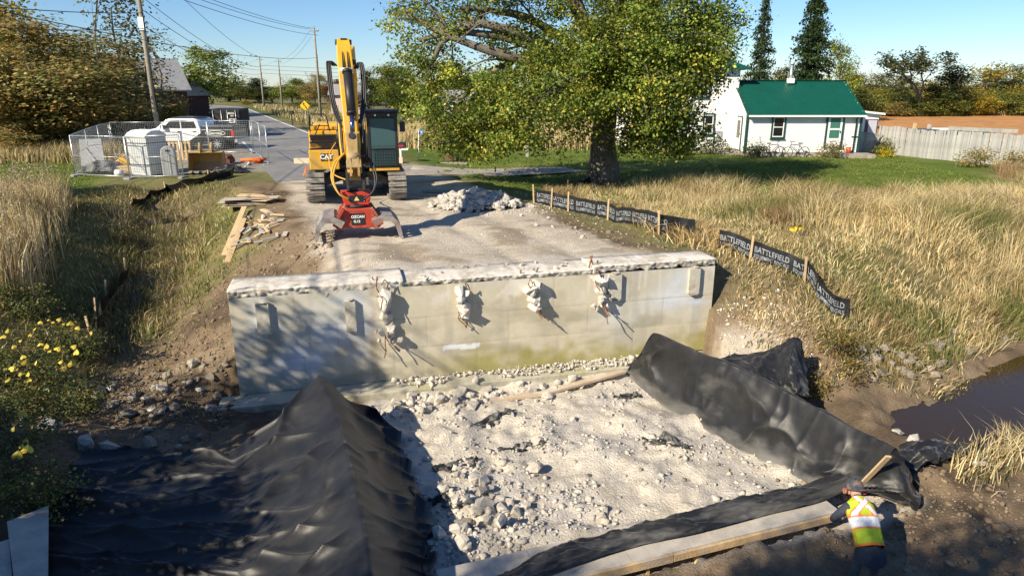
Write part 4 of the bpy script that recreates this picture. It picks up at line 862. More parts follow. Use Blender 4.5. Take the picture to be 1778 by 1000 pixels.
# hedgerow at the end of the road
hg = 'hedgerow trees at the end of the road'
for k, (kd, px, top, Y, wp, lb) in enumerate((('olive', 415, 140, 150, 60, 'olive tree in the far hedgerow left of the road end'), ('dark', 445, 138, 148, 40, 'dark tree behind the left of the far utility poles'), ('olive', 425, 150, 158, 80, 'pale olive tree farthest left in the hedgerow'), ('green', 505, 135, 146, 70, 'green tree between the two far poles'), ('brown', 528, 140, 150, 60, 'brownish tree in the hedgerow left of the tall pole'), ('red', 578, 146, 128, 40, 'deep red bush like tree in the hedgerow'), ('brown', 545, 128, 142, 60, 'tall rusty tree behind the tall pole'), ('dark', 590, 140, 138, 60, 'dark green tree at the right of the far hedgerow'), ('olive', 610, 132, 140, 60, 'olive tree behind the excavator boom'), ('olive', 668, 120, 125, 60, 'olive tree between boom and the yellow green tree'), ('green', 470, 150, 150, 60, 'small green tree behind the far road bend'), ('dark', 395, 148, 155, 50, 'dark tree beyond the rounded tree'), ('olive', 700, 118, 130, 90, 'olive tree behind the low yellow green tree'), ('shrub_b', 585, 172, 105, 70, 'reddish brown bush by the far field edge'), ('shrub_y', 425, 172, 132, 22, 'small orange bush at the road bend'), ('shrub_g', 520, 172, 120, 70, 'green bush under the far poles'), ('dark', 655, 140, 135, 60, 'dark tree right of the boom'), ('olive', 780, 112, 120, 120, 'olive tree hidden behind the maple left side'), ('green', 860, 118, 115, 120, 'green tree seen through the maple'))):
    tree(kd, px, top, Y, wp, lb, hg)
for k, (px, top, Y, wp, lb) in enumerate(((640, 100, 125, 60, 'bare grey tree right of the excavator boom'), (540, 112, 160, 46, 'bare tree top left of the tall pole'), (428, 128, 165, 50, 'bare tree above the road end'), (680, 108, 150, 60, 'bare tree behind the yellow green tree'), (500, 122, 165, 40, 'thin bare tree behind the far poles'))):
    tree('bare' if k % 2 else 'bare2', px, top, Y, wp, lb, hg, name='bare_tree')
# behind the house and along the field
tree('spruce', 1316, -14, 60, 72, 'narrow dark spruce behind the house, the left of two', None); tree('spruce2', 1402, -30, 57, 118, 'broad dark spruce behind the house, the right of two', None)
rg = 'hedgerow trees beyond the tilled field'
for k, (kd, px, top, Y, wp, lb) in enumerate((('olive', 1262, 92, 66, 90, 'grey green tree left of the two spruces'), ('olive', 1352, 118, 70, 80, 'pale olive tree between the two spruces'), ('green', 1452, 66, 76, 70, 'thin leaved tree right of the broad spruce'), ('shrub_g', 1490, 138, 82, 110, 'green bush right behind the green roof'), ('shrub_g', 1545, 140, 92, 90, 'green bush left of the feathery tree'), ('feather', 1600, 62, 90, 130, 'feathery dark tree rising over the field hedgerow'), ('dark', 1650, 118, 92, 70, 'dark cedar like tree right of the feathery tree'), ('shrub_b', 1562, 172, 90, 80, 'rust brown bush at the field edge'), ('shrub_g', 1640, 150, 92, 90, 'green bush below the dark tree'), ('shrub_y', 1690, 148, 92, 80, 'yellow bush at the field edge'), ('feathery', 1705, 88, 98, 110, 'sparse tree with tan leaf tufts near the right edge'), ('shrub_g', 1738, 140, 94, 70, 'green bush right of the yellow bush'), ('olive', 1762, 112, 100, 80, 'olive tree at the right edge of the view'), ('gold', 1790, 120, 98, 90, 'golden tree cut by the right edge'), ('olive', 1675, 128, 104, 90, 'olive tree behind the yellow bush'), ('shrub_g', 1600, 160, 91, 90, 'low green bush under the feathery tree'), ('olive', 1525, 128, 112, 90, 'far olive tree over the field'), ('olive', 1840, 110, 98, 120, 'olive tree just past the right edge'), ('shrub_g', 1440, 142, 88, 100, 'green bush left over the roof ridge end'), ('olive', 1478, 128, 96, 90, 'olive tree between the spruce and the far gap'), ('shrub_y', 1520, 148, 95, 90, 'yellowish bush beyond the shed roof'), ('shrub_g', 1575, 146, 96, 100, 'broad green bush left below the feathery tree'), ('gold', 1618, 138, 100, 90, 'golden tree behind the dark cedar'), ('shrub_g', 1665, 158, 91, 80, 'green bush between dark tree and yellow bush'), ('shrub_y', 1715, 152, 92, 70, 'second yellow bush right along the field'), ('shrub_g', 1775, 148, 92, 90, 'green bush at the right edge of the field'), ('olive', 1560, 132, 108, 110, 'olive tree far behind the rust brown bush'), ('olive', 1720, 122, 108, 100, 'olive tree behind the sparse tufted tree'))):
    tree(kd, px, top, Y, wp, lb, rg, cat='bush' if kd.startswith('shrub') else 'tree')
for k, (px, top, wp, lb) in enumerate(((1480, 92, 60, 'bare tree right of the broad spruce'), (1512, 96, 56, 'bare tree left over the far hedgerow gap'), (1740, 105, 60, 'bare twiggy tree behind the golden hedge'), (1370, 70, 70, 'bare tree between the spruces'))):
    tree('bare' if k % 2 else 'bare2', px, top, 110 if k < 3 else 75, wp, lb, rg, name='bare_tree')
# out of view: left bank shade trees; rear row added to shadow bottom right corner
def offtree(kind, x, y, h, wd, label):
    src = TPL[kind]; o = src if kind not in USED else copy_tree(src); USED.add(kind); o.location = (x, y, Tz(x, y)-.05); o.scale = (wd/8, wd/8, (h-Tz(x, y))/10); o.rotation_euler = (0, 0, rnd.random()*6); tag(o, label, 'tree', 'trees on the near bank outside the view')
for x, y, h, wd in OFF_TREES if 'OFF_TREES' in globals() else ((-10.9, 6.1, 6.1, 4.0), (-11.4, 1.7, 5.2, 5.2), (-9.2, 3.4, 3.4, 3.8), (-23.5, 20, 6.4, 5.0), (-24, 20.5, 7.0, 5.5), (-13.4, 3.6, 5.0, 4.6), (-13.4, -4.7, 9.8, 3.4), (-11.0, -4.4, 9.9, 4.0), (-8.5, -4.2, 9.75, 4.0), (-6.1, -3.9, 10.2, 4.0), (-3.7, -3.5, 10.9, 4.0), (-12.6, -5.6, 10.5, 4.4), (-10.0, -5.3, 10.4, 4.6), (-7.4, -5.0, 10.6, 4.6), (-5.0, -4.6, 11.3, 4.6)):
    offtree('olive' if y > -4 else 'brown', x, y, h, wd, 'unseen leafy tree outside the view, placed to cast shade')
for k in list(TPL):
    if k not in USED:
        for ch in list(TPL[k].children): bpy.data.objects.remove(ch)
        bpy.data.objects.remove(TPL[k])

# ------------------------------------------------------------------ grass and reeds
def blades(name, P, h, wd, lean, pal, wts, label, bend=.5, seed=1, cat=None, patch=None):
    r = np.random.default_rng(seed); n = len(P); z = T(P[:, 0], P[:, 1])-.02; b = np.column_stack([P, z]); a = r.uniform(0, 6.283, n)
    hh = h*r.uniform(.55, 1.3, n); side = np.stack([np.cos(a), np.sin(a), 0*a], -1)*(wd*r.uniform(.6, 1.4, n))[:, None]*.5
    ld = fbm(P[:, 0]*.9, P[:, 1]*.9, 3, seed+40)*5+r.normal(0, .9, n)+.6; ln = np.abs(r.normal(0, lean, n))*hh; ldir = np.stack([np.cos(ld), np.sin(ld), 0*ld], -1)
    m = b+ldir*(ln*.35)[:, None]; m[:, 2] += hh*.6; t = b+ldir*ln[:, None]; t[:, 2] += hh*(1-bend*.35*r.random(n))
    V = np.stack([b-side, b+side, m-side*.75, m+side*.75, t], 1).reshape(-1, 3); k = np.arange(n)[:, None]*5
    F = np.stack([k+[0, 1, 2], k+[1, 3, 2], k+[2, 3, 4]], 1).reshape(-1, 3)
    cl = pick_cols(pal, wts, n, r, .2)*(1+.35*fbm(P[:, 0]*.7, P[:, 1]*.7, 3, 6)+.25*fbm(P[:, 0]*2.2, P[:, 1]*2.2, 2, 7))[:, None]
    if patch is not None:
        pn = fbm(P[:, 0]*.45, P[:, 1]*.45, 3, 88); pm = fbm(P[:, 0]*.6, P[:, 1]*.6, 3, 99)
        g_ = (pn+r.normal(0, .12, n)) > .22; b_ = (pm+r.normal(0, .12, n)) > .24
        cl[g_] = pick_cols(patch[0], [1]*len(patch[0]), int(g_.sum()), r); cl[b_] = pick_cols(patch[1], [1]*len(patch[1]), int(b_.sum()), r)
    C = np.repeat(cl, 5, 0)
    o = obj(name, np_mesh(name, V, F, BLADE, C)); tag(o, label, None, None, 'stuff'); return o
DRY = [(.56, .44, .22), (.64, .53, .30), (.44, .32, .14), (.28, .20, .085), (.72, .62, .40)]; GRN = [(.10, .14, .03), (.15, .17, .045), (.07, .10, .025)]; MIX = DRY+GRN
def region(n, x0, x1, y0, y1, f):
    x = rng.uniform(x0, x1, n); y = rng.uniform(y0, y1, n); k = rng.random(n) < f(x, y); return np.column_stack([x[k], y[k]])
SF = [(0.95, 25.4), (1.5, 24.5), (2.1, 23.8), (3.25, 22.5), (4.6, 20.6), (5.6, 19.2), (6.5, 18.0), (7.35, 16.5), (7.25, 14.6), (7.4, 14.0)]   # silt fence line
def dsf(x, y): return pl_dist(x, y, [(a, b, 0) for a, b in SF])[0]
def beyond(x, y):      # right of / behind the silt fence
    xs = np.interp(y, [p[1] for p in SF][::-1], [p[0] for p in SF][::-1]); return sm(x-xs, .1, .5)
def dry_f(x, y):
    d, _ = pl_dist(x, y, CREEK); nl = fbm(x*.35, y*.35, 3, 12)
    edge = np.where(x < 8.8, 29.5, 25.6+.12*(x-10))+nl*1.3+6*sm(x, 21.0, 23.5)
    f = beyond(x, y)*sm(-(y-edge), -.3, .6)*sm(d, 1.3, 1.7)*np.where((x < 6.5)*(y > 27.5), .25, 1)
    return f*np.where(np.hypot((x-9.2)/2.6, (y-18.2)/2.3) < 1, .35, 1)
tall = region(230000, 1, 30, 12.4, 33, dry_f)
nh = fbm(tall[:, 0]*.3, tall[:, 1]*.3, 3, 14); dc_, _ = pl_dist(tall[:, 0], tall[:, 1], CREEK)
hh = np.clip(.36+.36*sm(tall[:, 0]+.3*tall[:, 1], 13.5, 18)+.42*nh+.2*fbm(tall[:, 0]*1.3, tall[:, 1]*1.3, 2, 44), .10, .95)*np.where(np.hypot((tall[:, 0]-9.2)/3.0, (tall[:, 1]-18.2)/2.6) < 1, .5, 1)
blades('dry_grass', tall, hh, .0135, .8, MIX, [5, 5, 3, 1.6, 3, .8, .8, .3], 'tall straw coloured grass covering the right bank', seed=2, patch=([(.16, .19, .055), (.22, .22, .07), (.11, .14, .04), (.40, .33, .16)], [(.20, .13, .065), (.28, .18, .09), (.34, .25, .13)]))
low = region(26000, 4.2, 10, 12.6, 20, lambda x, y: sm(-beyond(x, y), -.9, -.1)*sm(wall_sn(x, y)[0], WL+.1, WL+.9)*sm(pl_dist(x, y, CREEK)[0], 1.4, 2)*.8+.25*beyond(x, y)*sm(-y, -20, -19))
blades('trampled_grass', low, np.full(len(low), .16), .02, 1.1, DRY+GRN, [4, 4, 4, 2.5, 2, 1, 1.2, 1], 'short trampled grass between the silt fence and the abutment', seed=3)
sh = region(15000, -2.5, 6.3, 17, 26, lambda x, y: (1-beyond(x, y))*sm(-dsf(x, y), -1.1, -.2)); blades('verge_grass', sh, np.full(len(sh), .13), .02, .9, DRY+GRN, [3, 3, 3, 2, 1, 2, 2.5, 2], 'thin grass on the earth before the silt fence', seed=4)
hp = region(9000, 3.4, 6.6, 16.4, 20, lambda x, y: np.exp(-((x-4.9-(18-y)*.25)/.8)**2-((y-18)/1.2)**2)); blades('brush_heap', hp, np.full(len(hp), .38), .022, 1.3, DRY[:4]+[(.14, .09, .045)], [2, 1, 4, 4, 3], 'heap of raked brown brush behind the right end of the abutment', seed=5)
# left side
def dd(x, y): return pl_dist(x, y, DITCH)[0]
lf = region(80000, -17, -5.2, 11, 28, lambda x, y: sm(-road_t(x, y), 4.3, 5.6)*np.clip(.35+.5*fbm(x*.5, y*.5, 3, 18), .08, 1)*np.where(np.hypot((x+6.6)/2.1, (y-13.6)/4.6) < 1, .12, 1))
blades('ditch_grass', lf, np.where(dd(lf[:, 0], lf[:, 1]) < 1.5, .26, .15), .018, .9, DRY+GRN, [1, 1.2, 2.2, 3, .5, 3.5, 3, 3.5], 'short mixed grass on the ditch slopes left of the road', seed=6)
rd_ = region(52000, -19, -11.2, 14.5, 23.5, lambda x, y: np.clip(sm(-(x+.52*(y-16)), 11.0, 12.2)*(.6+.6*fbm(x*.6, y*.6, 3, 15)), 0, 1))
blades('tall_reeds', rd_, 1.15+.35*fbm(rd_[:, 0], rd_[:, 1], 2, 16), .019, .24, DRY, [3, 4, 2, 1.5, 4], 'tall pale reeds on the bank at the left edge', seed=7)
ps = rd_[::14]; pz = T(ps[:, 0], ps[:, 1])+rng.uniform(1.1, 1.5, len(ps)); i = np.repeat(np.arange(len(ps)), 7); Pp = np.column_stack([ps, pz])[i]+rng.normal(size=(len(i), 3))*np.array((.03, .03, .08)); V, F, C_ = leaf_arrays(Pp, .07, pick_cols([(.50, .42, .27), (.38, .30, .18)], [1, 1], len(i)), 0, .35)
o = obj('reed_plumes', np_mesh('reed_plumes', V, F, BLADE, C_)); tag(o, 'feathery plumes over the left reeds', None, None, 'stuff')
fa = region(60000, -30, -9, 37, 60, lambda x, y: sm(-road_t(x, y), 9.5, 10.5)*sm(y+.25*x, 29.5, 31.5)*.8); blades('yard_edge_weeds', fa, np.full(len(fa), .75), .035, .4, DRY+GRN, [2, 2, 3, 3, 1, 1, 1, 1], 'dry weeds along the hedge behind the fenced yard', seed=8)
fb = region(60000, -9, 10, 44, 66, lambda x, y: sm(road_t(x, y), 5, 6.5)*sm(y, 45.5, 47.5)*np.where((x > 6.5)*(y < 52), 0, 1)*.9); blades('meadow_grass', fb, np.full(len(fb), 1.0), .04, .4, DRY, [4, 4, 3, 1.2, 3], 'pale tall meadow grass beyond the lawn and drive', seed=9)
fc = region(30000, -45, -8, 60, 130, lambda x, y: sm(road_t(x, y), 4.0, 5)*sm(-road_t(x, y), -16, -10)); blades('roadside_grass', fc, np.full(len(fc), .6), .07, .4, DRY+GRN, [3, 3, 3, 2, 1, 2, 2, 1], 'mixed rough grass beside the far road', seed=10)
nb_ = region(14000, 5.6, 13, 8.2, 13.5, lambda x, y: np.exp(-((y-9.75-.55*(x-7.6))/.42)**2)*sm(x, 6.6, 7.4)*sm(pl_dist(x, y, CREEK)[0], .75, 1.0)); blades('creekside_tuft', nb_, np.full(len(nb_), .38), .016, .8, MIX, [4, 4, 2, 1, 4, 1, 1, .5], 'tuft of straw and green grass on the near creek bank', seed=11)
lw = region(110000, -3, 25, 25.2, 43, lambda x, y: np.clip(sm(x, 8.8, 10)*sm(y-.12*(x-10), 25.2, 26.6)*sm(-(x+.1*y), -25.5, -24)+sm(-(x-.62*y), .5, 3)*sm(road_t(x, y), 4.6, 5.4)*.6, 0, 1)*(np.abs(y-(33.2+.45*(x+1))) > 1.5)); blades('lawn_grass', lw, np.full(len(lw), .07), .025, .7, [(.12, .17, .03), (.17, .215, .045), (.09, .13, .022), (.24, .24, .08)], [3, 3, 2, 1], 'short mown lawn about the farmhouse and drive', seed=21)
lw2 = region(26000, -30, -13, 25.5, 40, lambda x, y: sm(-road_t(x, y), 9.8, 10.8)*sm(y, 25, 26.5)); blades('field_grass', lw2, np.full(len(lw2), .09), .03, .7, [(.14, .18, .03), (.20, .235, .05), (.10, .14, .022)], [3, 3, 2], 'mown grass left of the fenced yard', seed=22)
be = region(5000, 2.4, 6, 26.2, 31, lambda x, y: np.exp(-((x-4)/1.6)**2-((y-29.0)/1.2)**2)*.6); blades('tree_foot_grass', be, np.full(len(be), .2), .02, .7, MIX, [1, 1, 2, 2, 1, 2, 2, 2], 'rough grass about the foot of the maple', seed=12)
df = region(40000, 25, 110, 88, 100, lambda x, y: sm(y, 90, 95)); blades('field_margin', df, np.full(len(df), .8), .09, .4, DRY, [2, 2, 4, 3, 1], 'dead grass margin along the far field', seed=13)

# ------------------------------------------------------------------ shrubs on the near left bank, small bushes
def bush(name, lobes, per, lsize, pal, wts, label, cat='bush', spread=.16, seed=1, stems=16, group=None, bark=BARK):
    r = np.random.default_rng(seed); cm, c = crown_mesh('foliage', lobes, per, spread, lsize, pal, wts, r, .35)
    root = empty(name, (lobes[0][0], lobes[0][1], Tz(lobes[0][0], lobes[0][1])), 0, label, cat, group)
    mb = MB()
    for i in r.choice(len(c), min(stems, len(c)), False):
        q = Vector(c[i]); b = Vector((root.location.x+(q.x-root.location.x)*.35, root.location.y+(q.y-root.location.y)*.35, 0)); b.z = Tz(b.x, b.y)-.05; limb(mb, b, q, .012, .005, r, .12, 4, 5)
    childmesh('stems', mb.mesh('stems', bark, False), root); childmesh('foliage', cm, root); return root
WEED = [(.07, .105, .03), (.11, .145, .038), (.17, .185, .05), (.27, .22, .08)]
def gl(px, row, z, dz, rx, ry, rz_, n): p = G(px, row, z); return (p.x, p.y, Tz(p.x, p.y)+dz, rx, ry, rz_, n)
for k, (px, row, z, lb, pal) in enumerate(((40, 640, -1.3, 'leafy green weeds under the yellow vine at the left edge', WEED), (110, 690, -1.6, 'dense weeds below the yellow vine on the left bank', WEED), (30, 770, -1.5, 'green nettle like weeds at the left edge above the plywood', WEED), (60, 850, -1.6, 'leafy weeds right above the plywood sheets', WEED), (40, 540, -1.0, 'grey green weeds above the yellow vine on the left bank', WEED), (130, 600, -1.5, 'dark weeds beside the left silt fence', WEED))):
    p = G(px, row, z); zz = Tz(p.x, p.y); bush('bank_weeds', [(p.x, p.y, zz+.25, .75, .6, .35, 46), (p.x-.5, p.y-.2, zz+.4, .5, .5, .35, 22)], 46, .055, pal, [3, 3, 2, 1], lb, 'weeds', .13, 80+k)
bush('vine_bush', [gl(1455, 640, -1.9, .2, .6, .5, .28, 40), gl(1425, 665, -1.9, .15, .45, .4, .22, 26), gl(1480, 670, -2, .12, .4, .35, .2, 16)], 40, .05, [(.16, .15, .03), (.10, .11, .03), (.22, .15, .06), (.14, .08, .04)], [3, 3, 2, 2], 'tangled olive and reddish bush beside the crumpled tarp', 'bush', .1, 91)
bush('ditch_weed', [gl(215, 440, -1.35, .3, .35, .35, .35, 16), gl(218, 405, -1.35, .55, .2, .2, .4, 8)], 26, .06, [(.22, .19, .07), (.14, .15, .04), (.34, .28, .14)], [2, 2, 2], 'pale weed clump standing in the ditch bottom', 'weeds', .14, 92)
for k, (px, row, Y, rx, lb, pal) in enumerate(((1445, 262, 40.6, .75, 'low leafy shrub by the house back step', [(.16, .15, .03), (.10, .12, .03), (.24, .19, .05)]), (1530, 262, 43.0, .45, 'green climber on the end of the board fence', WEED), (1310, 262, 40.9, .8, 'dark green shrub at the left of the bicycles', DKG), (1240, 262, 42.6, 1.2, 'dark flower bed shrub under the house window', DKG), (1180, 268, 42.2, 1.0, 'dark flower bed shrub left of the house window', DKG), (1690, 285, 35.3, .9, 'dry bush at the foot of the board fence', BRN), (1758, 282, 34.0, 1.0, 'brown weeds against the board fence at the right edge', BRN))):
    p = D(px, row, Y); zz = Tz(p.x, Y); bush('house_shrub', [(p.x, Y, zz+.35, rx, .5, .4, 34), (p.x+.2, Y, zz+.6, rx*.5, .4, .35, 14)], 30, .10, pal, [2, 2, 2] if len(pal) == 3 else [2]*len(pal), lb, 'bush', .2, 100+k, 10)
p = D(1538, 268, 41.5); bush('flower_clump', [(p.x, p.y, Tz(p.x, p.y)+.3, .42, .35, .3, 20)], 40, .09, [(.62, .48, .02), (.45, .40, .03), (.12, .16, .03)], [4, 2, 1], 'bright yellow flower clump at the end of the board fence', 'flowers', .13, 120, 8)
for k, (px, row, Y, rx, lb, pal) in enumerate(((755, 232, 47, 1.3, 'red brown bush at the edge of the meadow grass', BRN+REDS[:1]), (800, 238, 46, 1.6, 'dark brown brush at the meadow edge under the maple', [(.10, .08, .045), (.15, .12, .06), (.07, .08, .03)]), (885, 235, 46, 1.6, 'tan brush at the meadow edge behind the maple', BRN))):
    p = D(px, row, Y); zz = Tz(p.x, Y); bush('meadow_bush', [(p.x, Y, zz+.7, rx, .8, .75, 40), (p.x+.5, Y, zz+1.1, rx*.6, .6, .6, 18)], 34, .14, pal, [2]*len(pal), lb, 'bush', .3, 130+k, 12)
# yellow vine with large heart-shaped leaves
hv = []
for i in range(12):
    a = i/12*2*math.pi; hv.append((.062*(16*math.sin(a)**3)/16, (13*math.cos(a)-5*math.cos(2*a)-2*math.cos(3*a)-math.cos(4*a))/17*.062, .006*math.cos(a*2)))
YLF = mat('yellow_vine_leaf', (.62, .47, .05), .6, .2, 14, .1, col2=(.34, .33, .07), rand=.4, obj_space=True)
lm_ = MB().add([(0, 0, .012)]+hv, [(0, i+1, (i+1) % 12+1) for i in range(12)]).mesh('leaf', YLF)
vr = G(70, 690, -1.4); vine = empty('yellow_vine', (vr.x, vr.y, Tz(vr.x, vr.y)), 0, 'trailing vine with large bright yellow leaves over the left bank weeds', 'vine')
vp = [(8, 498), (15, 520), (4, 530), (25, 508), (70, 560), (85, 556), (92, 560), (102, 555), (110, 563), (60, 572), (52, 582), (70, 598), (80, 602), (35, 592), (24, 602), (40, 620), (20, 640), (38, 648), (45, 630), (48, 650), (58, 645), (86, 610), (100, 606), (105, 628), (110, 640), (125, 632), (132, 612), (128, 602), (158, 578), (135, 570), (122, 562), (62, 630), (15, 575), (5, 585), (95, 648), (50, 660), (12, 660), (30, 700), (45, 765), (38, 775), (48, 780), (30, 790), (22, 745), (55, 740), (40, 720)]
mb = MB(); last = None
for k, (px, row) in enumerate(vp):
    p = G(px, row, -.8); o = obj('leaf', lm_, vine); s = rnd.uniform(.6, 1.25); o.matrix_parent_inverse = Matrix.Translation(-vine.location); o.location = p; o.scale = (s, s, s)
    o.rotation_euler = (rnd.uniform(-1.1, -.3), rnd.uniform(-.4, .4), rnd.uniform(-.9, .9)+3.1)
    if last is not None and (p-last).length < .8: limb(mb, last-Vector((0, 0, .03)), p-Vector((0, 0, .03)), .004, .003, rb, .1, 4, 4)
    last = p
vst = childmesh('stem', mb.mesh('stem', mat('vine_stem', (.20, .11, .07), .8, .2), False), vine)
vst['kind'] = 'stuff'
# ------------------------------------------------------------------ flat lettering: text outlines as thin meshes
def text_mesh(name, s, size, m, ext=.004, bold=0.):
    cu = bpy.data.curves.new(name, 'FONT'); cu.body = s; cu.size = size; cu.extrude = ext; cu.align_x = 'CENTER'; cu.align_y = 'CENTER'; cu.offset = bold; cu.resolution_u = 2
    o = bpy.data.objects.new(name, cu); COL.objects.link(o); bpy.context.view_layer.update()
    me = bpy.data.meshes.new_from_object(o.evaluated_get(bpy.context.evaluated_depsgraph_get())); bpy.data.objects.remove(o); bpy.data.curves.remove(cu)
    me.materials.clear(); me.materials.append(m); return me
STAND = Matrix.Rotation(math.pi/2, 4, 'X')          # text standing up, read from -Y
def put_text(name, s, size, m, parent, loc, sx=1., rot=None, bold=0., ext=.003):
    me = text_mesh(name, s, size, m, ext, bold); o = obj(name, me, parent); o.matrix_local = Matrix.Translation(loc) @ (rot or STAND) @ Matrix.Diagonal((sx, 1, 1, 1)); return o

# ------------------------------------------------------------------ excavator (forward is local -Y)
TH = R(14); f0 = G(622, 353, 0); EXO = Vector((f0.x-math.sin(TH)*2.25, f0.y+math.cos(TH)*2.25, 0.0)); EXO.z = Tz(EXO.x, EXO.y)+.02
EX = empty('excavator', EXO, TH, 'yellow tracked excavator with red demolition grapple facing the camera', 'excavator')
SHOE = mat('track_steel', (.30, .275, .24), .75, .35, 8, .3, 30, metal=.2, obj_space=True)
UNDER = mat('dusty_undercarriage', (.13, .115, .095), .85, .4, 6, .2, 30, obj_space=True)
GLASS = bpy.data.materials.new('cab_glass'); GLASS.use_nodes = True; _b = GLASS.node_tree.nodes['Principled BSDF']
_b.inputs['Base Color'].default_value = (.10, .20, .22, 1); _b.inputs['Roughness'].default_value = .05; _b.inputs['Transmission Weight'].default_value = .45; _b.inputs['IOR'].default_value = 1.3
sm_ = MB(); sm_.box((0, 0, 0), (.60, .165, .03)); sm_.box((0, -.05, .025), (.60, .022, .03)); sm_.box((0, .02, .022), (.60, .018, .024)); shoe_me = sm_.mesh('track_shoe', SHOE)
LT, HT = 4.5, .98; Rt = HT/2-.04; Ls = LT-2*Rt-.08; per = 2*Ls+2*math.pi*Rt; NS = 46
def loop_pt(d):
    d %= per
    if d < Ls: return -Ls/2+d, HT/2+Rt, 0, 0.
    d -= Ls
    if d < math.pi*Rt: a = d/Rt; return Ls/2+math.sin(a)*Rt, HT/2+math.cos(a)*Rt, 0, a
    d -= math.pi*Rt
    if d < Ls: return Ls/2-d, HT/2-Rt, 0, math.pi
    d -= Ls; a = math.pi+d/Rt; return -Ls/2+math.sin(a)*Rt, HT/2+math.cos(a)*Rt, 0, a
for sx in (-1, 1):
    tr = MB(); X0 = sx*1.36
    tr.prism([(-Ls/2-.2, .22), (Ls/2+.2, .22), (Ls/2+.25, .5), (Ls/2, .72), (-Ls/2, .72), (-Ls/2-.25, .5)], X0-.17, X0+.17, 'x'); fr_ = tr.build('track_frame', UNDER, EX)
    for yy, nm, rr in ((-Ls/2, 'idler_wheel', Rt-.07), (Ls/2, 'drive_sprocket', Rt-.06)):
        w_ = MB(); w_.tube([(X0-.13, yy, HT/2), (X0+.13, yy, HT/2)], rr, 20); w_.tube([(X0-.2, yy, HT/2), (X0+.2, yy, HT/2)], rr*.45, 12); w_.build(nm, UNDER, fr_)
    for k in range(7):
        w_ = MB(); yy = -Ls/2+.25+k*(Ls-.5)/6; w_.tube([(X0-.16, yy, .2), (X0+.16, yy, .2)], .11, 12); w_.build('roller', UNDER, fr_)
    for k in range(NS):
        y, z, _, a = loop_pt(k*per/NS); o = obj('track_shoe', shoe_me, EX); o.location = (X0, y, z); o.rotation_euler = (-a, 0, 0)
u_ = MB(); u_.prism([(-1.15, .35), (-.5, .55), (.5, .55), (1.15, .35), (1.15, .62), (.55, .86), (-.55, .86), (-1.15, .62)], -.75, .75, 'y'); u_.bx(-.45, .45, -1.25, -.75, .42, .7); u_.build('undercarriage', UNDER, EX, bevel=.03)
t_r = MB(); t_r.tube([(0, 0, .84), (0, 0, 1.04)], .72, 28); t_r.build('slew_ring', STEELD, EX)
# upper body
UP = 0.0
b_ = MB(); b_.bx(-1.52, 1.48, -1.15, 2.55, 1.03, 1.14); b_.build('deck', STEELD, EX)
b_ = MB(); b_.bx(-1.50, -.52, -1.72, -.62, 1.06, 1.72); fb_ = b_.build('front_locker', YEL, EX, bevel=.03)
m = MB(); m.bx(-1.12, -.76, -1.735, -1.722, 1.36, 1.60); bd_ = m.build('badge', BLACKP, fb_); put_text('badge_letters', 'CAT', .21, WHITEP, bd_, (-.94, -1.738, 1.485), 1.0, None, .008)
m = MB(); m.add([(-.99, -1.742, 1.385), (-.89, -1.742, 1.385), (-.94, -1.742, 1.44)], [(0, 1, 2)]); m.build('badge_triangle', YEL, bd_)
for k in range(3):
    m = MB(); y0 = -1.66+k*.34; z0 = 1.725+k*.20; m.bx(-1.46, -.56, y0, y0+.36, z0-.02, z0+.02)
    for j in range(22): m.bx(-1.44+j*.04, -1.42+j*.04, y0-.012, y0+.36, z0-.16, z0+.035)
    m.build('step_tread', STEELD, EX)
b_ = MB(); b_.bx(-1.5, -.5, -.62, 1.3, 1.14, 2.28); b_.build('tank_housing', YEL, EX, bevel=.04)
b_ = MB(); b_.bx(-.5, .42, .35, 1.3, 1.14, 2.1); b_.build('engine_cover', YEL, EX, bevel=.04)
b_ = MB(); b_.prism([(-1.52, 1.14), (1.48, 1.14), (1.48, 2.2), (1.3, 2.42), (-1.34, 2.42), (-1.52, 2.2)], 1.31, 2.75, 'y'); b_.build('counterweight', YEL, EX, bevel=.08)
b_ = MB(); b_.bx(-1.46, -.95, -.5, -.1, 2.29, 2.42); b_.bx(-.9, -.56, -.5, -.05, 2.29, 2.40); b_.build('filler_box', YEL, EX, bevel=.02)
def rail(pts, r=.022, nm='handrail', m_=None, parent=None): return MB().tube(pts, r, 8).build(nm, m_ or BLACKP, parent or EX)
rail([(-1.44, -.6, 1.95), (-1.44, -.6, 2.75), (-1.40, -.58, 2.84), (-.92, -.56, 2.84), (-.86, -.58, 2.75), (-.72, -.6, 1.95)]); rail([(-1.44, .2, 2.25), (-1.44, .2, 2.80), (-1.44, -.55, 2.80)]); rail([(-.80, -.6, 2.45), (-1.42, -.6, 2.45)], .015)
rail([(-1.4, -.9, 1.9), (-1.1, -.65, 2.5)], .02)
# cab
cx0, cx1, cy0, cy1, cz0, cz1 = .46, 1.46, -1.85, -.1, 1.10, 2.98
cb = MB()
for x in (cx0+.04, cx1-.04):
    for y in (cy0+.04, cy1-.04): cb.bx(x-.05, x+.05, y-.05, y+.05, cz0, cz1-.05)
cb.bx(cx0-.02, cx1+.02, cy0-.05, cy1+.02, cz1-.22, cz1-.06); cb.bx(cx0, cx1, cy0, cy1, cz0-.02, cz0+.03); cb.bx(cx0, cx1, cy1-.04, cy1, cz0, cz1-.1); cb.bx(cx1-.03, cx1, cy0+.09, cy1-.05, cz0+.03, cz0+.75); cb.bx(cx0, cx0+.03, cy0+.09, cy1-.05, cz0+.03, cz0+.55)
cab = cb.build('cab', BLACKP, EX, bevel=.012)
m = MB(); m.bx(cx0-.06, cx1+.06, cy0-.12, cy1+.05, cz1-.055, cz1); m.build('roof_guard', STEELD, cab)
m = MB()
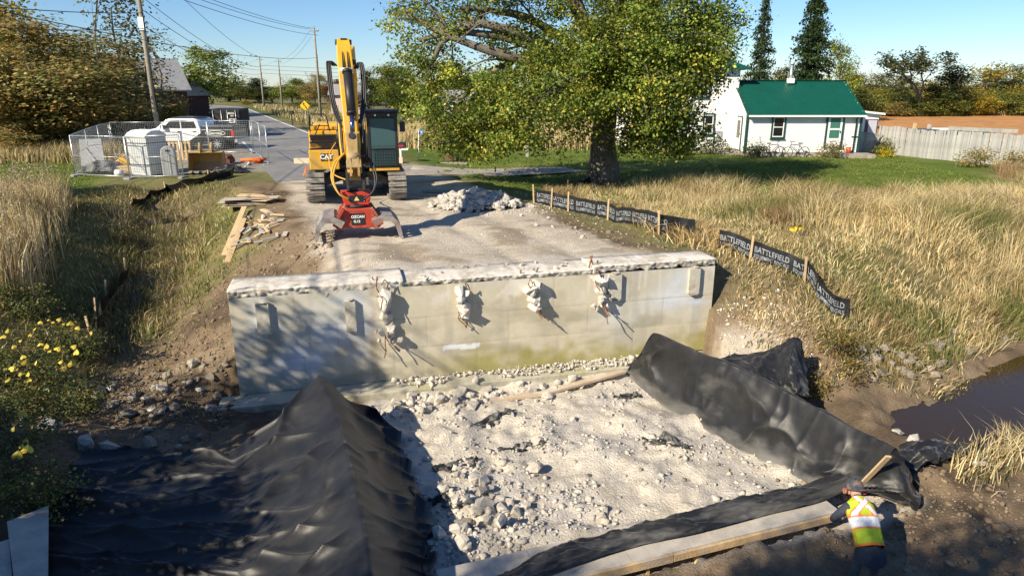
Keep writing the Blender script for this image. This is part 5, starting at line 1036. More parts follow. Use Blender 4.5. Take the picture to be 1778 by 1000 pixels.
for k in range(24): m.bx(cx0-.03+k*.045, cx0-.012+k*.045, cy0-.13, cy0+.5, cz1+.001, cz1+.035)
m.build('roof_guard_slats', plain('blue_grey_bar', (.10, .14, .19), .4, .5), cab)
for k in (-.22, .22): m = MB(); m.tube([((cx0+cx1)/2+k, cy0-.06, cz1-.14), ((cx0+cx1)/2+k, cy0-.085, cz1-.14)], .035, 10); m.build('work_light', WHITEP, cab)
m = MB(); m.bx(cx0+.09, cx1-.09, cy0+.005, cy0+.02, cz0+.62, cz1-.24); m.build('front_window', GLASS, cab)
m = MB(); m.bx(cx0+.09, cx1-.09, cy0+.005, cy0+.02, cz0+.06, cz0+.58); m.build('lower_window', GLASS, cab)
m = MB(); m.bx(cx1-.02, cx1-.008, cy0+.1, cy1-.1, cz0+.78, cz1-.26); m.build('side_window', GLASS, cab)
m = MB(); m.bx(cx0+.008, cx0+.02, cy0+.1, cy1-.1, cz0+.6, cz1-.26); m.build('side_window', GLASS, cab)
gg = MB(); zz0, zz1 = cz0+.02, cz0+.72
for k in range(11): gg.bx(cx0+.05+k*.09, cx0+.065+k*.09, cy0-.09, cy0-.075, zz0, zz1)
for k in range(8): gg.bx(cx0+.03, cx1-.03, cy0-.075, cy0-.06, zz0+k*.1, zz0+.012+k*.1)
gg.build('front_guard_grid', STEELD, cab)
m = MB(); m.bx(cx0+.22, cx1-.22, -1.0, -.45, 1.35, 1.55); m.bx(cx0+.22, cx1-.22, -.6, -.42, 1.55, 2.35); m.bx(cx0+.34, cx1-.34, -.6, -.45, 2.35, 2.58); m.build('seat', plain('seat_grey', (.10, .10, .11), .8), cab)
m = MB(); m.bx(cx0+.12, cx0+.32, cy0+.03, cy0+.035, 2.22, 2.42); m.build('yellow_sticker', YEL, cab)
m = MB(); m.bx(cx0+.0, cx1+.0, cy0-.12, cy0+.0, cz0-.09, cz0-.022); m.build('cab_sill', YEL, cab)
rail([(cx1-.02, cy0+.1, 2.55), (cx1+.14, cy0-.02, 2.58)], .012); m = MB(); m.bx(cx1+.08, cx1+.26, cy0-.06, cy0+.02, 2.28, 2.62); m.build('mirror', BLACKP, EX, bevel=.02)
m = MB(); m.bx(-.62, -.52, -1.8, -1.74, 1.75, 2.1); m.build('side_mirror', BLACKP, EX)
for sx in (-1.62, 1.56): m = MB(); m.beam((sx, -1.1, 1.12), (sx+.12*(1 if sx > 0 else -1), -1.3, .82), .05, .03); m.build('orange_flag', plain('orange_tape', (.75, .14, .04), .7), EX)
# boom (behind), stick, bucket cylinder, linkage
RI = EX.matrix_basis.inverted()
def loc_(p): return RI @ Vector(p)
tip = loc_(D(596, 74, 19.7)); pin = loc_(D(617, 318, 17.9)); XB = -.12
tip.x += 0; bxm = (tip.x+pin.x)/2
def plate_path(name, P, hw, mat_, parent, half):
    """box boom: side profile P[(y,z,up)], constant half-width list"""
    mb = MB(); V = []
    for (x, y, z, ty, tz, w2) in P: V += [(x-w2, y-ty, z-tz), (x+w2, y-ty, z-tz), (x+w2, y+ty, z+tz), (x-w2, y+ty, z+tz)]
    F = [(0, 3, 2, 1), tuple(len(V)-4+i for i in range(4))]
    for i in range(len(P)-1):
        for j in range(4): a = i*4+j; b = i*4+(j+1) % 4; F.append((a, b, b+4, a+4))
    mb.add(V, F); return mb.build(name, mat_, parent, bevel=.015)
bx0 = -.05
plate_path('boom', [(bx0, -.55, 1.35, .0, .22, .26), (bx0, -1.4, 2.55, .22, .26, .25), (bx0, -2.3, 3.75, .3, .3, .24), (bx0, -3.1, 4.35, .15, .36, .24), (bx0-.03, -4.3, 4.60, .02, .3, .22), (tip.x, tip.y+.25, tip.z-.42, .0, .2, .20)], None, YEL, EX, None)
for sx in (-.42, .36):
    c1 = MB(); c1.tube([(bx0+sx, -1.15, 1.25), (bx0+sx, -1.75, 2.35)], .085, 12); c1.build('boom_cylinder', BLACKP, EX); c1 = MB(); c1.tube([(bx0+sx, -1.75, 2.35), (bx0+sx, -2.2, 3.15)], .05, 12); c1.build('cylinder_rod', GALV, EX)
sd = (pin-tip); sl = sd.length; sdn = sd.normalized(); fwd = Vector((1, 0, 0)).cross(sdn).normalized()
if fwd.y > 0: fwd = -fwd
def sp(t, x=0, f=0): return tip+sd*t+Vector((x, 0, 0))+fwd*f
def stick_sec(t, hw, d0, d1): p = tip+sd*t; return [p+Vector((-hw, 0, 0))+fwd*d0, p+Vector((hw, 0, 0))+fwd*d0, p+Vector((hw, 0, 0))+fwd*d1, p+Vector((-hw, 0, 0))+fwd*d1]
sec = [stick_sec(-.02, .155, .08, -.16), stick_sec(.06, .19, .2, -.3), stick_sec(.22, .20, .22, -.42), stick_sec(.45, .185, .16, -.34), stick_sec(.8, .165, .13, -.22), stick_sec(.97, .15, .12, -.14)]
V = [v for s in sec for v in s]; F = [(0, 3, 2, 1), tuple(len(V)-4+i for i in range(4))]+[(i*4+j, i*4+(j+1) % 4, (i+1)*4+(j+1) % 4, (i+1)*4+j) for i in range(5) for j in range(4)]
stick = MB().add(V, F).build('stick', YEL, EX, bevel=.02)
for sx in (-.055, .075):
    m = MB(); m.add([sp(.10, sx-.012, .235), sp(.10, sx+.012, .235), sp(.24, sx+.03, .27), sp(.24, sx-.03, .27)], [(0, 1, 2, 3)]); m.build('weld_gusset', BLACKP, stick)
m = MB(); m.tube([sp(.0, -.22, 0), sp(.0, .22, 0)], .07, 12); m.build('boom_pin', STEELD, EX)
m = MB(); m.bx(tip.x-.07, tip.x+.09, tip.y-.1, tip.y+.0, tip.z+.02, tip.z+.1); m.build('work_light', BLACKP, stick)
m = MB(); m.box(sp(.16, .24, .1), (.1, .1, .14)); m.build('work_light', BLACKP, stick)
m = MB(); m.tube([sp(.26, .03, .36), sp(.56, .05, .36)], .115, 14); m.tube([sp(.255, .03, .36), sp(.275, .03, .36)], .135, 14); m.tube([sp(.55, .05, .36), sp(.565, .05, .36)], .13, 14); bc = m.build('bucket_cylinder', BLACKP, EX)
m = MB(); m.tube([sp(.56, .05, .36), sp(.70, .03, .34)], .062, 14); m.build('cylinder_rod', plain('blue_chrome', (.16, .22, .42), .18, .9), EX)
m = MB(); m.tube([sp(.25, -.16, .36), sp(.25, .20, .36)], .05, 10); m.build('cylinder_pin', WHITEP, EX)
for sx in (-.2, .2):
    m = MB(); m.beam(sp(.69, sx*.85, .34), sp(.80, sx*.95, -.02), .05, .16); m.build('link_arm', YEL, EX)
    m = MB(); m.beam(sp(.69, sx*.7, .34), sp(.96, sx*.75, .30), .06, .15); m.build('link_arm', YEL, EX)
DYL = mat('dusty_link_yellow', (.40, .27, .10), .75, .3, 5, .4, 20, col2=(.30, .24, .17), fac=(.45, .6), obj_space=True)
m = MB(); m.prism([(-.15, 0), (.15, 0), (.13, .35), (.19, .5), (.19, .62), (-.19, .62), (-.19, .5), (-.13, .35)], -.07, .07, 'y'); tl = m.build('tilt_link', DYL, EX, bevel=.02); tl.matrix_local = Matrix.Translation(sp(.70, 0, .40)) @ Matrix((Vector((1, 0, 0)), -fwd, sdn)).transposed().to_4x4() @ Matrix.Scale(1.55, 4, (0, 0, 1))
m = MB(); m.tube([sp(.86, -.17, .40), sp(.86, .17, .40)], .11, 14); m.build('link_boss', DYL, EX)
for sx in (-.1, .1): m = MB(); m.beam(sp(.86, sx, .42), sp(.99, sx, .36), .05, .16); m.build('hook_plate', DYL, EX)
m = MB(); m.tube([sp(.725, 0, .44), sp(.725, 0, .5)], .085, 14); m.build('link_pin', STEELD, EX)
# coupler
m = MB(); m.beam(sp(.93, -.2, .12), sp(1.07, -.2, .1), .05, .34); m.beam(sp(.93, .2, .12), sp(1.07, .2, .1), .05, .34); m.bx(pin.x-.2, pin.x+.2, pin.y-.18, pin.y+.22, pin.z-.22, pin.z-.12); m.build('coupler', STEELD, EX)
# hoses
def hose(pts, r, col, nm='hose'):
    P = [Vector(p) for p in pts]; out = []
    for i in range(len(P)-1):
        p0, p1, p2, p3 = P[max(i-1, 0)], P[i], P[i+1], P[min(i+2, len(P)-1)]
        for k in range(6): t = k/6; out.append(.5*((2*p1)+(-p0+p2)*t+(2*p0-5*p1+4*p2-p3)*t*t+(-p0+3*p1-3*p2+p3)*t**3))
    out.append(P[-1]); return MB().tube(out, r, 7).build(nm, col, EX)
YH = plain('yellow_hose', (.62, .36, .06), .6)
for k in range(3):
    x = -.27-k*.045; hose([sp(.18, x+.05, .05), sp(.165, x-.10, .16), sp(.24, x-.12, .2), sp(.42, x-.1, .2), sp(.53, x-.02, .12), sp(.62, -.22, .05)], .024, BLACKP)
    x = .27+k*.045; hose([sp(.20, x-.05, .05), sp(.175, x+.08, .18), sp(.26, x+.12, .2), sp(.42, x+.10, .2), sp(.50, x+.04, .14), sp(.64, .22, .05)], .024, BLACKP)
for sx, k in ((-.235, 0), (.235, 1), (-.285, 2), (.275, 3)): hose([sp(.56, sx, .0), sp(.7, sx*1.05, .02), sp(.82, sx, .05)], .026, BLACKP if k != 2 else YEL, 'steel_line')
for k in range(2): hose([sp(.80, -.22, .06), sp(.88, -.42-.06*k, .25), sp(.99, -.55-.04*k, .30), sp(1.09, -.44, .26), sp(1.12, -.2, .16)], .024, YH)
for k in range(2): hose([sp(.78, .22, .06), sp(.88, .40+.06*k, .2), sp(.99, .50+.05*k, .22), sp(1.08, .42, .2), sp(1.12, .18, .12)], .024, BLACKP)
hose([loc_(D(585, 245, 23.4)), loc_(D(572, 270, 22.6)), loc_(D(577, 300, 22)), loc_(D(600, 312, 21))], .02, YH)
# grapple, square to the stick, hanging at the pin
gz = pin.z-.2; gx0, gy0 = pin.x, pin.y
m = MB(); m.prism([(gx0-.40, gz), (gx0+.40, gz), (gx0+.31, gz-.34), (gx0-.31, gz-.34)], gy0-.26, gy0+.26, 'y'); hd = m.build('grapple_head', plain('bright_red', (.55, .045, .02), .4), EX, bevel=.02)
m = MB(); m.bx(gx0-.21, gx0+.21, gy0-.275, gy0-.262, gz-.25, gz-.08); pl_ = m.build('warning_plate', BLACKP, hd)
m = MB(); m.add([(gx0-.07, gy0-.279, gz-.22), (gx0+.07, gy0-.279, gz-.22), (gx0, gy0-.279, gz-.105)], [(0, 1, 2)]); m.build('warning_triangle', plain('pale_yellow', (.75, .62, .25), .5), pl_)
for sx in (-.19, .19):
    for sz in (-.235, -.095): m = MB(); m.tube([(gx0+sx, gy0-.272, gz+sz), (gx0+sx, gy0-.285, gz+sz)], .014, 8); m.build('bolt', GALV, pl_)
m = MB(); m.tube([(gx0, gy0, gz-.42), (gx0, gy0, gz-.33)], .3, 20); m.build('rotator', STEELD, EX)
zb = gz-.42
m = MB(); m.prism([(gx0-.36, zb), (gx0+.36, zb), (gx0+.52, zb-.42), (gx0+.34, zb-.52), (gx0-.34, zb-.52), (gx0-.52, zb-.42)], gy0-.34, gy0+.34, 'y'); gb = m.build('grapple_body', REDP, EX, bevel=.025)
m = MB(); m.bx(gx0-.17, gx0+.17, gy0-.354, gy0-.342, zb-.42, zb-.12); pl2 = m.build('name_plate', BLACKP, gb)
put_text('plate_letters', 'OZCAN', .10, WHITEP, pl2, (gx0, gy0-.358, zb-.21), .95, None, .004); put_text('plate_letters', 'G.12', .09, WHITEP, pl2, (gx0-.03, gy0-.358, zb-.33), .95, None, .004)
for sx in (-1, 1):
    for dy in (-.39, .39): m = MB(); m.beam((gx0+sx*.36, gy0+dy, zb+.02), (gx0+sx*.62, gy0+dy, zb-.42), .07, .14, (0, -1, 0)); m.build('claw_arm', REDP, gb)
    m = MB(); m.tube([(gx0+sx*.46, gy0-.45, zb-.40), (gx0+sx*.46, gy0+.45, zb-.40)], .13, 16); m.build('claw_pivot', REDP, gb)
    m = MB(); m.tube([(gx0+sx*.46, gy0-.47, zb-.40), (gx0+sx*.46, gy0-.44, zb-.40)], .06, 12); m.build('pivot_pin', SHOE, gb)
# claws: five curved tines each side joined by cross bars
CLAW = mat('worn_claw_steel', (.33, .31, .29), .6, .35, 5, .3, 20, col2=(.30, .12, .08), fac=(.52, .68), metal=.3, obj_space=True)
ztip = Tz(*(EX.matrix_basis @ Vector((gx0, gy0, 0))).xy)-EXO.z+.01
for sx in (-1, 1):
    prof = []; a0 = [(.40, zb-.38, .12), (.62, zb-.24, .10), (.84, zb-.25, .085), (.99, zb-.42, .08), (1.05, zb-.68, .065), (1.07, ztip, .012)]
    N_ = []
    for i in range(len(a0)):
        p = Vector((a0[i][0], a0[i][1])); q0 = Vector(a0[max(i-1, 0)][:2]); q1 = Vector(a0[min(i+1, len(a0)-1)][:2]); t = (q1-q0).normalized(); n2 = Vector((t.y, -t.x)); N_.append((p, n2, a0[i][2]))
    outer = [p-n2*r for p, n2, r in N_]; inner = [p+n2*r*.6 for p, n2, r in N_]
    poly = [(gx0+sx*v.x, v.y) for v in outer]+[(gx0+sx*v.x, v.y) for v in inner[::-1]]
    cl_ = None
    for k in range(5):
        yk = gy0-.62+k*.31; m = MB(); m.prism(poly, yk-.035, yk+.035, 'y'); o = m.build('claw_tine', CLAW, EX)
    for v, rr in ((outer[2].lerp(inner[2], .4), .05), (outer[3].lerp(inner[3], .4), .05), (outer[4].lerp(inner[4], .4), .04)): m = MB(); m.tube([(gx0+sx*v.x, gy0-.64, v.y), (gx0+sx*v.x, gy0+.64, v.y)], rr, 8); m.build('claw_crossbar', CLAW, EX)
    m = MB(); pq = [(gx0+sx*v.x, v.y) for v in outer[1:4]]; m.add([(x, gy0-.62, z+.005) for x, z in pq]+[(x, gy0+.62, z+.005) for x, z in pq], [(0, 1, 4, 3), (1, 2, 5, 4)]); m.build('claw_back_plate', CLAW, EX)
# ------------------------------------------------------------------ white farmhouse with green steel roof
SIDING = mat('white_siding', (.80, .80, .775), .55, .04, 2, 0)
TRIM = plain('dark_green_trim', (.012, .055, .05), .45)
ROOFG = mat('green_steel_roof', (.005, .078, .052), .4, .10, 1.5, 0, spec=.5)
DGLASS = plain('window_glass', (.012, .014, .018), .06, 0, .7)
STONEF = mat('foundation_stone', (.34, .30, .25), .9, .3, 4, .6, 8)
def siding_wall(name, p, q, z0, z1, parent, top=None, lap=.15, m_=None):
    """lapped boards between ground points p,q; every course is its own sloping face with a real drip edge. top(t) clips the height"""
    p = Vector((p[0], p[1], 0)); q = Vector((q[0], q[1], 0)); d = (q-p).normalized(); n = Vector((d.y, -d.x, 0)); L = (q-p).length
    mb = MB(); k = int(math.ceil((z1-z0)/lap))
    for i in range(k):
        a = z0+i*lap; b = min(a+lap, z1)
        if top:
            segs = []; N2 = 40; t0 = None
            for j in range(N2+1):
                ok = top(j/N2) > a+.02
                if ok and t0 is None: t0 = j/N2
                if (not ok or j == N2) and t0 is not None: segs.append((t0, (j if ok else j-1)/N2)); t0 = None
        else: segs = [(0, 1)]
        for t0, t1 in segs:
            if t1 <= t0: continue
            A, B = p+d*L*t0, p+d*L*t1
            mb.add([A+n*.028+Vector((0, 0, a)), B+n*.028+Vector((0, 0, a)), B+n*.006+Vector((0, 0, b)), A+n*.006+Vector((0, 0, b)), A+Vector((0, 0, a)), B+Vector((0, 0, a))], [(0, 1, 2, 3), (0, 4, 5, 1)])
    return mb.build(name, m_ or SIDING, parent)
def window(parent, c, wd, ht, nrm, trim=None, name='window', sashes=True):
    """c = centre on the wall face; nrm = outward unit normal"""
    n = Vector(nrm); x = Vector((-n.y, n.x, 0)); up = Vector((0, 0, 1)); M = Matrix((x, n, up)).transposed(); c = Vector(c)
    def bar(mb, dx, dz, w2, h2, y0, dep): mb.box(c+x*dx+up*dz+n*(y0+dep/2), (w2, dep, h2), M)
    m = MB(); t = .09
    for s in (-1, 1): bar(m, s*(wd/2+t/2), 0, t, ht+2*t, .02, .05); bar(m, 0, s*(ht/2+t/2), wd, t, .02, .05)
    w_ = m.build(name, trim or TRIM, parent)
    m = MB(); t = .055
    for s in (-1, 1): bar(m, s*(wd/2-t/2), 0, t, ht, .022, .03); bar(m, 0, s*(ht/2-t/2), wd-2*t, t, .022, .03)
    if sashes: bar(m, 0, 0, wd-2*t, .05, .02, .035)
    m.build('frame', WHITEP, w_)
    for s in (-1, 1) if sashes else (0,): m = MB(); bar(m, 0, s*ht/4, wd-2*t, ht/2-.05 if sashes else ht-2*t, .022, .01); m.build('pane', DGLASS, w_)
    m = MB(); bar(m, 0, -ht/2-.12, wd+.26, .04, .02, .09); m.build('sill', trim or TRIM, w_)
    return w_
HZ = Tz(17, 41.5); X0h, X1h, YF, YR, YB = 14.0, 20.75, 41.7, 44.7, 47.6
ZE, ZR = D(1390, 196, 41.5).z, D(1360, 142, 44.7).z
H = empty('farmhouse', (14, 43, HZ), 0, 'white clapboard farmhouse with green steel roof right of the maple', 'house')
def hp_(o): o.matrix_parent_inverse = Matrix.Translation(-H.location); return o
class HP:      # parent proxy: world coordinates under H
    pass
def under(o): 
    o.matrix_parent_inverse = Matrix.Translation(-H.location); return o
def W_(*a, **k): return under(siding_wall(*a, parent=H, **k))
zf = HZ+.28
W_('wing_front_wall', (X0h, YF), (X1h, YF), zf, ZE+.05)
def gab(t): y = YB+(YF-YB)*t; return ZE+(ZR-ZE)*(1-abs(y-YR)/(YR-YF))
W_('wing_side_wall', (X0h, YB), (X0h, YF), zf, ZR, top=gab)
W_('wing_side_wall', (X1h, YF), (X1h, YB), zf, ZR, top=lambda t: gab(1-t))
m = MB(); m.bx(X0h+.05, X1h-.05, YF+.06, YB, HZ, ZE); under(m.build('wing_core', plain('dark_inside', (.05, .05, .05), .9), H))
m = MB(); m.bx(X0h-.03, X1h+.03, YF-.04, YB, HZ-.3, zf); under(m.build('foundation', STONEF, H))
def roof(x0, x1, yf, yr, yb, ze, zr, nm, ribs=True):
    mb = MB(); oh = .3; sl = (zr-ze)/(yr-yf); t = .06
    V = [(x0, yf-oh, ze-sl*oh), (x1, yf-oh, ze-sl*oh), (x1, yr, zr), (x0, yr, zr), (x1, yb+oh, ze-sl*oh), (x0, yb+oh, ze-sl*oh)]
    V2 = [(a, b, c+t) for a, b, c in V]
    mb.add(V+V2, [(6, 7, 8, 9), (9, 8, 10, 11), (0, 3, 2, 1), (3, 5, 4, 2), (0, 1, 7, 6), (4, 5, 11, 10), (0, 6, 9, 3), (3, 9, 11, 5), (1, 2, 8, 7), (2, 4, 10, 8)])
    o = under(mb.build(nm, ROOFG, H))
    if ribs:
        k = int((x1-x0)/.23); rb_ = MB()
        for i in range(k+1):
            x = x0+.03+(x1-x0-.06)*i/k
            for ya, za, yb2, zb2 in ((yf-oh, ze-sl*oh, yr, zr), (yb+oh, ze-sl*oh, yr, zr)): rb_.beam((x, ya, za+t+.008), (x, yb2, zb2+t+.008), .03, .022)
        r_ = rb_.build('roof_ribs', ROOFG, o); r_['kind'] = 'stuff'
        m = MB(); m.beam((x0-.02, yr, zr+t+.02), (x1+.02, yr, zr+t+.02), .3, .03); m.build('ridge_cap', ROOFG, o)
    return o
wr = roof(X0h-.12, X1h+.15, YF, YR, YB, ZE, ZR, 'wing_roof')
def U2(o): return o
m = MB(); m.beam((X0h-.05, YF-.36, ZE-.19), (X1h+.12, YF-.36, ZE-.19), .1, .1); U2(m.build('gutter', WHITEP, wr))
cp = D(1373, 135, 44.4); m = MB(); m.tube([(cp.x, 44.4, ZR-.3), (cp.x, 44.4, ZR+1.0)], .09, 12); m.tube([(cp.x, 44.4, ZR+1.0), (cp.x, 44.4, ZR+1.1)], .13, 12); ch = U2(m.build('chimney_pipe', GALV, wr)); m = MB(); m.box((cp.x, 44.35, ZR+.05), (.36, .36, .3)); q = m.build('chimney_base', WHITEP, wr); U2(q)
for x, y in ((X0h, YF), (X1h, YF)): m = MB(); m.bx(x-.07, x+.07, y-.05, y+.09, HZ+.2, ZE); under(m.build('corner_board', TRIM, H))
m = MB(); m.beam((X0h-.06, YF-.25, ZE-.14), (X0h-.06, YR, ZR+.02), .05, .18); under(m.build('rake_board', TRIM, H))
# downpipe by the back door
m = MB(); m.tube([(X1h-.3, YF-.33, ZE-.2), (X1h-.3, YF-.1, ZE-.35), (X1h-.3, YF-.09, HZ+.2)], .045, 8); under(m.build('downpipe', TRIM, H))
def WIN(px, row, wd, ht, plane, **k):
    if plane == 'f': c = D(px, row, YF); return under(window(H, (c.x, YF-.02, c.z), wd, ht, (0, -1, 0), **k))
    if plane == 'm': c = D(px, row, YM); return under(window(H, (c.x, YM-.02, c.z), wd, ht, (0, -1, 0), **k))
YM = 43.9
def fixw(o):
    for c in o.children: pass
    return o
WIN(1351, 221, .66, 1.15, 'f')
def door(px, y, row0, row1, wd, nrm, col, name='door', x=None):
    c = D(px, (row0+row1)/2, y); z0, z1 = D(px, row1, y).z, D(px, row0, y).z; n = Vector(nrm); xx = Vector((-n.y, n.x, 0)); M = Matrix((xx, n, Vector((0, 0, 1)))).transposed()
    cx = c.x if x is None else x; cc = Vector((cx, y, (z0+z1)/2)); h = z1-z0
    m = MB(); 
    for s in (-1, 1): m.box(cc+xx*s*(wd/2+.05)+n*.04, (.1, .07, h+.1), M)
    m.box(cc+Vector((0, 0, h/2+.05))+n*.04, (wd+.2, .07, .1), M); d_ = under(m.build(name, TRIM, H))
    m = MB(); m.box(cc+n*.035, (wd, .05, h), M); q = m.build('leaf_panel', WHITEP, d_); U2(q)
    for a, b in ((.28, .16), (-.07, .13)): m = MB(); m.box(cc+n*.066+Vector((0, 0, h*a)), (wd*.68, .01, h*b*2), M); U2(m.build('pane', plain('green_screen', (.05, .17, .13), .3), d_) if col else m.build('pane', DGLASS, d_))
    m = MB(); m.box(cc+n*.08+xx*wd*.4, (.04, .05, .12), M); U2(m.build('handle', STEELD, d_)); return d_
door(1448, YF-.03, 202, 256, .86, (0, -1, 0), True)
# main two-storey block behind the maple
MX0, MX1, MYB = 7.6, 14.0, 51; MZ = D(1270, 118, YM).z; MR = MZ+1.7
W_('main_front_wall', (MX0, YM), (MX1, YM), zf, MZ+.05); W_('main_side_wall', (MX1, YM), (MX1, MYB), ZE-.2, MZ+.05); W_('main_side_wall', (MX0, MYB), (MX0, YM), zf, MZ+.05)
m = MB(); m.bx(MX0+.05, MX1-.05, YM+.06, MYB, HZ, MZ); under(m.build('main_core', MATS['dark_inside'], H)); m = MB(); m.bx(MX0-.03, MX1-.06, YM-.04, MYB, HZ-.3, zf); under(m.build('foundation', STONEF, H))
mb = MB(); o_ = .45; a, b, c_, d_ = (MX0-o_, YM-o_), (MX1+o_, YM-o_), (MX1+o_, MYB+o_), (MX0-o_, MYB+o_); ry0, ry1, rx = YM+2.6, MYB-2.6, (MX0+MX1)/2
V = [(a[0], a[1], MZ), (b[0], b[1], MZ), (c_[0], c_[1], MZ), (d_[0], d_[1], MZ), (rx, ry0, MR), (rx, ry1, MR)]; V += [(x, y, z-.12) for x, y, z in V[:4]]
mb.add(V, [(0, 1, 4), (1, 2, 5, 4), (2, 3, 5), (3, 0, 4, 5), (0, 6, 7, 1), (1, 7, 8, 2), (2, 8, 9, 3), (3, 9, 6, 0), (6, 9, 8, 7)]); under(mb.build('main_roof', ROOFG, H))
WIN(1150, 216, .62, 1.15, 'm'); WIN(1230, 216, .56, 1.15, 'm'); WIN(1222, 152, .6, 1.1, 'm'); WIN(1135, 152, .6, 1.1, 'm')
c = D(1283, 222, 43.0); n = Vector((-1, 0, 0))
m = MB(); m.bx(X0h-.07, X0h-.03, 42.45, 43.45, zf, zf+2.05); dd_ = under(m.build('side_door', TRIM, H)); m = MB(); m.bx(X0h-.09, X0h-.072, 42.55, 43.35, zf+.05, zf+1.97); U2(m.build('leaf_panel', WHITEP, dd_)); m = MB(); m.bx(X0h-.1, X0h-.092, 42.68, 43.22, zf+.75, zf+1.8); U2(m.build('pane', DGLASS, dd_)); m = MB(); m.bx(X0h-.13, X0h-.092, 42.6, 42.64, zf+.95, zf+1.05); U2(m.build('handle', STEELD, dd_))
m = MB(); m.bx(X0h-1.0, X0h-.04, 42.3, 43.6, HZ-.1, HZ+.2); m.bx(X0h-1.3, X0h-1.0, 42.4, 43.5, HZ-.1, HZ+.08); under(m.build('side_step', STONEF, H))
m = MB(); m.bx(12.85, 13.15, YM-.12, YM-.03, zf+.55, zf+1.1); under(m.build('meter_box', plain('meter_grey', (.35, .38, .38), .5), H)); m = MB(); m.tube([(12.7, YM-.06, HZ+.2), (12.7, YM-.06, zf+1.3)], .03, 8); under(m.build('conduit', STEELD, H))
p0 = D(1448, 258, YF); m = MB(); m.bx(p0.x-.8, X1h+.6, YF-1.1, YF-.05, HZ-.2, HZ+.24); under(m.build('back_step', STONEF, H))
# lean-to shed behind
SX0, SX1, SY = X1h+.05, 23.3, 44.6
S = empty('lean_to_shed', (22, SY, HZ), 0, 'small white lean to shed at the right end of the farmhouse', 'shed')
def us(o): o.matrix_parent_inverse = Matrix.Translation(-S.location); return o
sz0, sz1 = D(1490, 192, SY).z, D(1535, 199, SY).z
m = MB(); m.prism([(SX0, HZ-.2), (SX1, HZ-.2), (SX1, sz1), (SX0, sz0)], SY, SY+3.5, 'y'); us(m.build('wall', SIDING, S))
m = MB(); m.add([(SX0-.1, SY-.25, sz0+.02), (SX1+.25, SY-.25, sz1-.03), (SX1+.25, SY+3.7, sz1-.03), (SX0-.1, SY+3.7, sz0+.02)]+[(SX0-.1, SY-.25, sz0+.14), (SX1+.25, SY-.25, sz1+.09), (SX1+.25, SY+3.7, sz1+.09), (SX0-.1, SY+3.7, sz0+.14)], [(0, 3, 2, 1), (4, 5, 6, 7), (0, 1, 5, 4), (1, 2, 6, 5), (2, 3, 7, 6), (3, 0, 4, 7)]); us(m.build('roof', WHITEP, S))
for px, r0, r1, wd, cl, nm in ((1486, 211, 226, .38, (.14, .06, .04), 'window'), (1511, 209, 246, .66, (.50, .49, .55), 'door')):
    c = D(px, (r0+r1)/2, SY); h = D(px, r0, SY).z-D(px, r1, SY).z; m = MB(); m.bx(c.x-wd/2-.06, c.x+wd/2+.06, SY-.04, SY-.005, c.z-h/2-.06, c.z+h/2+.06); q = us(m.build(nm, plain('plum_trim', (.10, .05, .08), .6), S)); m = MB(); m.bx(c.x-wd/2+(.12 if nm == 'door' else 0), c.x+wd/2, SY-.055, SY-.042, c.z-h/2, c.z+h/2); w2 = m.build('pane' if nm == 'window' else 'leaf_panel', plain(nm+'_col', cl, .5), q)
# bin, pail
def wbin(): 
    c = D(1480, 258, 42.0); b = empty('wheelie_bin', (c.x, 42.0, HZ+.24), 0, 'dark green refuse bin beside the house back door', 'bin'); GB = plain('bin_green', (.005, .11, .075), .5)
    m = MB(); m.add([(-.22, -.25, .05), (.22, -.25, .05), (.22, .25, .05), (-.22, .25, .05), (-.28, -.32, .9), (.28, -.32, .9), (.28, .32, .9), (-.28, .32, .9)], [(0, 3, 2, 1), (4, 5, 6, 7), (0, 1, 5, 4), (1, 2, 6, 5), (2, 3, 7, 6), (3, 0, 4, 7)]); m.build('body', GB, b, bevel=.02)
    m = MB(); m.prism([(-.34, .9), (.36, .9), (.36, .97), (0, 1.02), (-.34, .97)], -.31, .31, 'x'); m.build('lid', GB, b); m = MB(); m.bx(-.15, .15, -.325, -.32, .5, .58); m.build('sticker', WHITEP, b)
    for s in (-.26, .26): m = MB(); m.tube([(s-.03, .28, .1), (s+.03, .28, .1)], .1, 14); m.build('wheel', RUBBER, b)
wbin()
c = D(1470, 257, 41.6); m = MB(); m.tube([(0, 0, 0), (0, 0, .34)], [.12, .15], 14); m.tube([(0, 0, .34), (0, 0, .36)], .155, 14); o = m.build('orange_pail', plain('orange_plastic', (.65, .10, .02), .4), None, (c.x, 41.35, HZ+.24)); tag(o, 'small orange pail beside the green bin', 'pail')
# ------------------------------------------------------------------ grey board fence
FA, FB = Vector((23.4, 44.4, 0)), Vector((27.6, 30.6, 0)); FL = (FB-FA).length; fd = (FB-FA)/FL
FN = empty('board_fence', (FA.x, FA.y, Tz(FA.x, FA.y)), 0, 'weathered grey upright board fence on the right behind the dry grass', 'fence')
bm_ = [MB().box((0, 0, .5), (.135, .022, 1)).mesh('fence_board', WOODG) for _ in range(1)]
def uf(o): o.matrix_parent_inverse = Matrix.Translation(-FN.location); return o
k = 0; d = 0.
while d < FL:
    p = FA+fd*d; o = obj('fence_board', bm_[0], FN); uf(o); h = 1.72+.05*math.sin(d*1.3)+rnd.uniform(-.05, .05); o.location = (p.x, p.y, Tz(p.x, p.y)-.06); o.scale = (rnd.uniform(.9, 1.08), 1, h); o.rotation_euler = (rnd.uniform(-.02, .02), rnd.uniform(-.025, .025), math.atan2(fd.y, fd.x)+rnd.uniform(-.04, .04)); d += .142; k += 1
